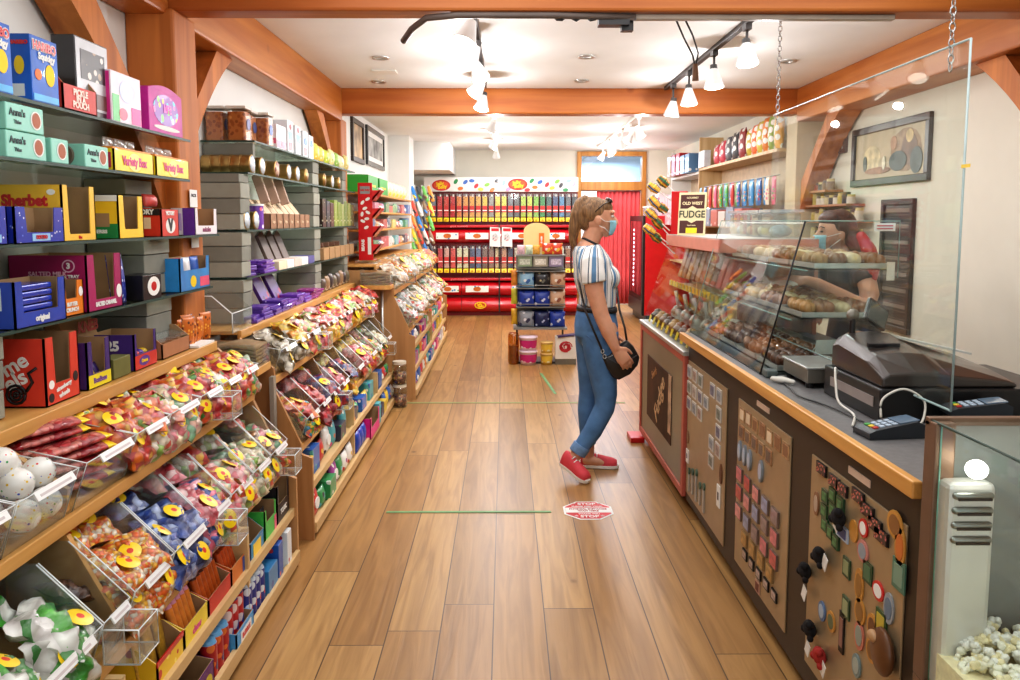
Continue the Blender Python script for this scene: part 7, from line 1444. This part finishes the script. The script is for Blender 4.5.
    tcn = [n for n in nt.nodes if n.type == 'TEX_COORD'][0]; gr = [n for n in nt.nodes if n.type == 'TEX_GRADIENT'][0]
    mp = N(nt, 'ShaderNodeMapping'); mp.inputs['Location'].default_value = (-.035, 0, 0); nt.links.new(tcn.outputs['Object'], mp.inputs['Vector']); nt.links.new(mp.outputs[0], gr.inputs[0])
    remesh('shirt', sh_, sm, t, .0065, 4)
    # jeans
    jn = MB(); JM = mat((84,124,168), .8, var=.16, scale=9)
    jn.limb([V(.545, .80), V(.540, .845), V(.542, .90), V(.540, .955), V(.546, 1.005)], [(.13, .10), (.174, .126), (.188, .13), (.176, .121), (.16, .112)], (0, 1, 0), 24, 0, False)
    jn.limb(rl[:-1]+[V(.43, .16, -.11)], [r+.006 for r in rr[:-1]]+[.047], (0, 1, 0), 18, 0, False); jn.limb(ll[:-1]+[V(.509, .165, .09)], [r+.006 for r in lr[:-1]]+[.046], (0, 1, 0), 18, 0, False)
    remesh('jeans', jn, JM, t, .0075, 4)
    CF = mat((116,150,190), .85, var=.12, scale=30)
    MB().limb([V(.455, .198, -.108), V(.425, .150, -.11)], [.054, .053], (0, 1, 0), 20, 0, False).build('jeans_cuff', CF, t, .004); MB().limb([V(.507, .205, .09), V(.509, .15, .09)], [.052, .051], (0, 1, 0), 20, 0, False).build('jeans_cuff', CF, t, .004)
    MB().limb([V(.545, .985), V(.546, 1.012)], [(.171, .122), (.164, .117)], (0, 1, 0), 28, 0, False).build('belt', mat((40,40,44), .5), t)
    MB().limb([V(.50, .83, -.187), V(.47, .86, -.16)], [.002, .002], (0, 1, 0), 6).build('pocket_seam', mat((90,124,166), .8), t)
    # hair
    hr = MB(); HB = hairm((156,120,80), (96,68,44))
    hr.ell((hx-.028, Y, hz+.030), (.092, .083, .092), 0, 24, 16); hr.ell((hx+.008, Y, hz+.058), (.078, .07, .05), 0, 18, 12); hr.ell((hx-.075, Y, hz-.015), (.045, .06, .065), 0, 16, 10)
    hr.limb([V(hx-.05, hz+.10), V(hx-.08, hz+.112), V(hx-.108, hz+.088), V(hx-.128, hz+.02), V(hx-.142, hz-.07), V(hx-.148, hz-.14), V(hx-.138, hz-.20)], [(.022, .02), (.026, .022), (.036, .03), (.046, .037), (.042, .034), (.03, .024), (.01, .01)], (0, 1, 0), 16)
    remesh('hair', hr, HB, t, .006, 3)
    MB().lathe([(.026, -.008), (.032, 0), (.026, .008)], V(hx-.078, hz+.098), 14, 0, 'z').build('hair_tie', BLACK, t)
    # sunglasses pushed up on the head
    sg = MB()
    for s in (-1, 1):
        sg.ell((hx+.062, Y+s*.036, hz+.098), (.012, .03, .022), 0, 14, 8, (0, -.75, 0)); sg.tube([V(hx+.06, hz+.095, s*.066), V(hx+.02, hz+.075, s*.083), V(hx-.03, hz+.03, s*.086)], .003, 6)
    sg.tube([V(hx+.07, hz+.10, -.012), V(hx+.07, hz+.10, .012)], .004, 6); sg.build('sunglasses', mat((36,26,26), .15, coat=1, var=0), t)
    # mask
    mk = MB(); R = []
    for k in range(9):
        z = hz-.018-.085*k/8; bul = .012*math.sin(PI*k/8); R.append([(hx+.042+(.058+bul-.022*(k/8))*math.cos(a), Y+(.068-.014*(k/8))*math.sin(a), z) for a in [(-1.25+2.5*i/12) for i in range(13)]])
    mk.rings(R, 0, True, False, False); mo = mk.build('face_mask', mat((150,206,222), .85, var=.05, scale=60), t); so = mo.modifiers.new('thick', 'SOLIDIFY'); so.thickness = .004
    lp = MB()
    for s in (-1, 1):
        for z in (hz-.025, hz-.09): lp.tube([V(hx+.058, z, s*.062), V(hx+.03, z*.6+(hz-.02)*.4, s*.074), V(hx-.004, hz-.018+(.02 if z > hz-.05 else -.03), s*.08)], .0018, 5)
    lp.build('ear_loops', PAPER, t)
    MB().limb([V(.503, 1.385), V(.509, 1.397)], [(.0585, .0605), (.0575, .0595)], (0, 1, 0), 24, 0, False).build('choker', INK, t)
    # shoes
    SR = mat((214,74,84), .7, var=.06); SOLE = mat((236,232,226), .6, var=.02)
    def shoe(heel, toe, up, name):
        h, q = Vector(heel), Vector(toe); d = (q-h).normalized(); u = Vector(up); u = (u-d*u.dot(d)).normalized(); w = d.cross(u); L = (q-h).length
        s = empty(name, (0, 0, 0)); s.parent = t; off = ORG[t]; ORG[s] = off
        prof = [(0, .026), (.04, .034), (.12, .034), (.3, .033), (.5, .036), (.7, .043), (.85, .041), (.95, .03), (1, .012)]
        lo = [h+d*L*a+w*r for a, r in prof]+[h+d*L*a-w*r for a, r in prof[::-1]]
        m = MB(); n = len(lo); m.add(lo+[p+u*.022 for p in lo], [list(range(n))[::-1], list(range(n, 2*n))]+[(i, (i+1) % n, (i+1) % n+n, i+n) for i in range(n)]); m.build('sole', SOLE, s, .004)
        up_ = MB(); R = []
        for a, r in prof[1:-1]:
            hh = (.078, .08, .07, .062, .05, .042, .03)[prof.index((a, r))-1]; c = h+d*L*a+u*.02
            R.append([c+w*(r*.96*math.cos(x))*1.0+u*(hh*max(0, math.sin(x))**.75) for x in [PI*i/12 for i in range(13)]])
        up_.rings(R, 0, True, True, False); up_.build('shoe_upper', SR, s)
        lc = MB()
        for k in range(4):
            a = .36+.09*k; c = h+d*L*a+u*(.094-.26*(a-.36)*.5); lc.tube([c-w*.022-u*.008, c+u*.003, c+w*.022-u*.008], .0035, 6)
        lc.build('laces', PAPER, s)
        return s
    shoe(V(.335, .075, -.075), V(.478, .004, -.225), (.25, -.25, 1), 'shoe'); shoe(V(.455, .001, .10), V(.70, .001, .075), (0, 0, 1), 'shoe')
    # shoulder bag (held: its own thing)
    g = empty('handbag', (.66, Y-.165, .60), 'black leather shoulder bag hanging at the hip of the woman, under her hand', 'handbag'); LE = mat((28,27,29), .35, coat=.3, var=.1, scale=20)
    P = [(.555, .735), (.60, .75), (.672, .815), (.70, .835), (.738, .80), (.775, .735), (.765, .69), (.72, .635), (.655, .60), (.62, .615), (.585, .67)]
    cx_, cz_ = .665, .715; gb = MB(); R = []
    for q, yy in ((.86, -.034), (.97, -.024), (1, 0), (.97, .024), (.86, .034)): R.append([(cx_+(x-cx_)*q, Y-.165+yy, cz_+(z-cz_)*q) for x, z in P])
    gb.rings(R, 0, True); gb.build('bag_body', LE, g, .004)
    MB().tube([(.578, Y-.202, .735), (.64, Y-.202, .705), (.70, Y-.202, .715), (.755, Y-.20, .75)], .003, 6).build('flap_seam', mat((60,58,60), .4), g)
    MB().tube([(.57, Y-.19, .735), (.545, Y-.215, .80), (.50, Y-.222, .90), (.46, Y-.19, 1.0), (.438, Y-.15, 1.1), (.424, Y-.05, 1.2), (.41, Y+.03, 1.28), (.43, Y+.10, 1.345), (.50, Y+.115, 1.365), (.57, Y+.10, 1.30), (.655, Y+.06, 1.2), (.663, Y-.02, 1.1), (.665, Y-.1, 1.0), (.69, Y-.15, .90), (.70, Y-.165, .83)], .0065, 8).build('strap', LE, g)
    rg = MB()
    for (x, z) in ((.555, .775), (.567, .745)): rg.tube([(x+.009*math.cos(a), Y-.215+.003*math.sin(a), z+.011*math.sin(a)) for a in [2*PI*i/10 for i in range(11)]], .0028, 6)
    rg.build('buckle', STEEL, g)
woman()
def server():
    X, Y = 1.84, 4.36
    t = empty('person', (X, Y, 0), 'shop server in black top and face mask bending over trays behind the glass case', 'person')
    b = MB(); S2 = skinm((206,156,130))
    b.limb([(X+.1, Y+.02, .80), (X+.12, Y+.02, .95), (X+.12, Y, 1.08), (X+.08, Y-.02, 1.2), (X+.04, Y-.03, 1.30), (X+.01, Y-.03, 1.335)], [(.17, .12), (.165, .115), (.15, .105), (.17, .11), (.15, .085), (.08, .06)], (0, 1, 0), 22)
    for s in (-1, 1): b.limb([(X+.1, Y+s*.09, .85), (X+.11, Y+s*.09, .46), (X+.1, Y+s*.09, .06)], [.10, .065, .042], (0, 1, 0), 14); b.limb([(X+.10, Y+s*.09, .035), (X-.06, Y+s*.09, .03)], [(.04, .035), (.034, .022)], (0, 1, 0), 10)
    b.limb([(X+.03, Y-.03, 1.28), (X-.01, Y-.04, 1.36), (X-.03, Y-.05, 1.40)], [.056, .05, .052], (0, 1, 0), 14)
    H = Vector((X-.05, Y-.06, 1.45)); R = Euler((0, -.35, 0))
    b.ell(H+Vector((.01, 0, .015)), (.094, .075, .10), 0, 22, 14); b.limb([H+Vector((-.035, 0, .0)), H+Vector((-.06, 0, -.05)), H+Vector((-.058, 0, -.095))], [(.058, .045), (.052, .04), (.034, .03)], (0, 1, 0), 14); b.limb([H+Vector((-.078, 0, .015)), H+Vector((-.105, 0, -.03))], [(.01, .01), (.014, .013)], (0, 1, 0), 8)
    for s in (-1, 1): b.ell(H+Vector((.012, s*.076, -.015)), (.018, .009, .03), 0, 10, 8)
    ra = [(X+.06, Y-.15, 1.29), (X+.07, Y-.2, 1.22), (X+.07, Y-.25, 1.13), (X+.04, Y-.29, 1.06), (X-.12, Y-.34, 1.13), (X-.26, Y-.37, 1.20), (X-.32, Y-.38, 1.215)]
    la = [(X+.02, Y+.12, 1.29), (X-.02, Y+.17, 1.20), (X-.05, Y+.17, 1.08), (X-.10, Y+.10, 1.04), (X-.13, Y+.0, 1.02), (X-.135, Y-.04, 1.02)]
    b.limb(ra, [.056, .052, .05, .045, .04, .03, .026], (0, 0, 1), 14); b.limb(la, [.056, .052, .046, .042, .032, .026], (0, 0, 1), 14)
    hand(b, (X-.325, Y-.38, 1.215), (-1, 0, -.1), (0, .6, .4), (0, -.3, 1), 1, .45); hand(b, (X-.137, Y-.045, 1.02), (-.2, -1, -.1), (-.6, .1, .4), (-.2, .1, 1), 1, .45)
    remesh('body', b, S2, t, .0058, 3)
    c = MB(); BK = mat((40,38,42), .8, var=.08)
    c.limb([(X+.1, Y+.02, .76), (X+.12, Y+.02, .95), (X+.12, Y, 1.08), (X+.08, Y-.02, 1.2), (X+.04, Y-.03, 1.30), (X+.015, Y-.03, 1.325)], [(.19, .135), (.18, .128), (.165, .118), (.183, .122), (.165, .098), (.1, .07)], (0, 1, 0), 22, 0, False)
    c.limb([(X+.05, Y-.12, 1.295), (X+.07, Y-.18, 1.24), (X+.072, Y-.215, 1.19)], [.066, .066, .063], (0, 0, 1), 14, 0, False); c.limb([(X+.02, Y+.10, 1.295), (X-.01, Y+.16, 1.23), (X-.04, Y+.18, 1.15)], [.066, .064, .06], (0, 0, 1), 14, 0, False)
    remesh('black_top', c, BK, t, .008, 4)
    j = MB()
    for s in (-1, 1): j.limb([(X+.1, Y+s*.09, .85), (X+.11, Y+s*.09, .46), (X+.1, Y+s*.09, .09)], [.113, .078, .056], (0, 1, 0), 14, 0, False)
    remesh('trousers', j, mat((44,46,58), .85, var=.1), t, .009, 3)
    h = MB(); h.ell(H+Vector((.03, 0, .035)), (.09, .085, .095), 0, 20, 14); h.ell(H+Vector((-.01, 0, .075)), (.075, .075, .05), 0, 16, 10)
    h.limb([H+Vector((.07, -.03, .0)), H+Vector((.11, -.09, -.08)), H+Vector((.13, -.14, -.17)), H+Vector((.13, -.15, -.24))], [(.06, .05), (.06, .05), (.05, .04), (.02, .02)], (0, 1, 0), 14)
    remesh('hair', h, hairm((92,54,42), (50,30,26)), t, .007, 3)
    sc_ = MB(); sc_.limb([H+Vector((.10, -.11, -.02)), H+Vector((.125, -.145, -.09)), H+Vector((.14, -.17, -.17)), H+Vector((.14, -.175, -.23))], [(.035, .03), (.05, .04), (.05, .04), (.03, .025)], (0, 1, 0), 12); remesh('red_scarf', sc_, speck((186,40,48), [(226,180,170), (140,24,34)], 40, .2), t, .007, 3)
    e = MB()
    for s in (-1, 1): e.ell(H+Vector((-.079, s*.03, .008)), (.008, .013, .005), 0, 8, 6); e.tube([H+Vector((-.085, s*.014, .03)), H+Vector((-.086, s*.032, .035)), H+Vector((-.072, s*.05, .028))], .003, 6)
    e.build('eyes', mat((60,46,40), .4), t)
    mk = MB(); RR = []
    for k in range(9):
        z = -.012-.09*k/8; RR.append([H+Vector((-.05-(.058+.012*math.sin(PI*k/8)-.022*k/8)*math.cos(a), (.066-.014*k/8)*math.sin(a), z)) for a in [(-1.3+2.6*i/12) for i in range(13)]])
    mk.rings(RR, 0, True, False, False); mo = mk.build('face_mask', mat((160,212,224), .85, var=.05, scale=60), t); so = mo.modifiers.new('thick', 'SOLIDIFY'); so.thickness = .004
    MB().tube([H+Vector((-.06, -.062, -.02)), H+Vector((.005, -.08, .0))], .0018, 5).tube([H+Vector((-.06, -.055, -.09)), H+Vector((.008, -.08, -.03))], .0018, 5).build('ear_loops', PAPER, t)
    lab(MB().ell((X-.42, Y-.38, 1.195), (.07, .05, .022), 0, 14, 8).build('serving_paper', mat((228,232,230), .7, var=.05)), 'crumpled white serving paper in the hand of the server', 'paper')
server()
# ------------------------------------------------------------------ light and camera
def lights():
    w = bpy.data.worlds.new('World'); bpy.context.scene.world = w; w.use_nodes = True
    bg = w.node_tree.nodes['Background']; bg.inputs[0].default_value = (.93, .97, 1, 1); bg.inputs[1].default_value = 1.1
    def area(x, y, z, sx, sy, e, rot=(0,0,0), col=(.97,.98,1)):
        l = bpy.data.lights.new('ceiling_glow', 'AREA'); l.shape = 'RECTANGLE'; l.size = sx; l.size_y = sy; l.energy = e; l.color = col
        o = bpy.data.objects.new('ceiling_glow', l); COL.objects.link(o); o.location = (x, y, z); o.rotation_euler = rot
    def spt(loc, aim, e, ang=100, rad=.025, col=(1,.96,.9)):
        l = bpy.data.lights.new('spot_beam', 'SPOT'); l.energy = e; l.spot_size = math.radians(ang); l.spot_blend = .8; l.shadow_soft_size = rad; l.color = col
        o = bpy.data.objects.new('spot_beam', l); COL.objects.link(o); o.location = loc
        o.rotation_euler = Vector(aim).to_track_quat('-Z', 'Y').to_euler()
    area(.5, 2.0, ZC-.02, 2.6, 2.6, 40); area(.55, 5.2, ZC-.02, 2.8, 3.0, 40); area(.4, 9.8, ZC-.02, 2.6, 5, 70)
    def bulb(x, y, z, e, r=.09, col=(.99,.98,1)):
        l = bpy.data.lights.new('bulb_and_fill_glow', 'POINT'); l.energy = e; l.shadow_soft_size = r; l.color = col
        o = bpy.data.objects.new('bulb_and_fill_glow', l); COL.objects.link(o); o.location = (x, y, z)
    for y in (4.2, 5.3, 6.3): bulb(-.2, y, 2.27, 12, .025); bulb(1.36, y, 2.27, 9, .02)
    for y in (8.2, 9.8, 11.3): bulb(-.1, y, 2.27, 15, .03); bulb(1.4, y, 2.27, 13, .03)
    bulb(.3, -.6, 2.3, 12); bulb(-.25, 2.3, 2.3, 8, .03)  # both are added unseen fill; the second brightens the left wall
    for y in (4.5, 5.6): spt((-.2, y, 2.34), (-.6, 0, -1), 34)
    for y in (8.5, 10): spt((-.12, y, 2.38), (-.4, .6, -1), 34)
    for y in (9, 10.6): spt((1.42, y, 2.38), (-.25, .8, -1), 50)
    area(1.7, 13.6, 2.55, .8, .6, 60, col=(.95, .98, 1)); bulb(1.7, 12.2, 2.3, 14, .05)  # unseen lights added to brighten the far wall, curtain and back wall
lights()
cam = bpy.data.cameras.new('camera'); cam.sensor_width = 36; cam.lens = 790/1020*36; cam.shift_y = -44/1020; cam.clip_start = .05
co = bpy.data.objects.new('camera', cam); COL.objects.link(co)
co.location = (0, 0, 1.52); co.rotation_euler = (math.radians(90-5.5), 0, -math.atan(5/790))
sc = bpy.context.scene; sc.camera = co
try:
    sc.view_settings.view_transform = 'Standard'; sc.view_settings.look = 'Medium High Contrast'; sc.view_settings.exposure = -.16
except Exception: pass
sc.cycles.max_bounces = 7; sc.cycles.transparent_max_bounces = 32; sc.cycles.diffuse_bounces = 3; sc.cycles.glossy_bounces = 4
sc.cycles.caustics_reflective = False; sc.cycles.caustics_refractive = False; sc.cycles.sample_clamp_indirect = 4; sc.cycles.use_denoising = True
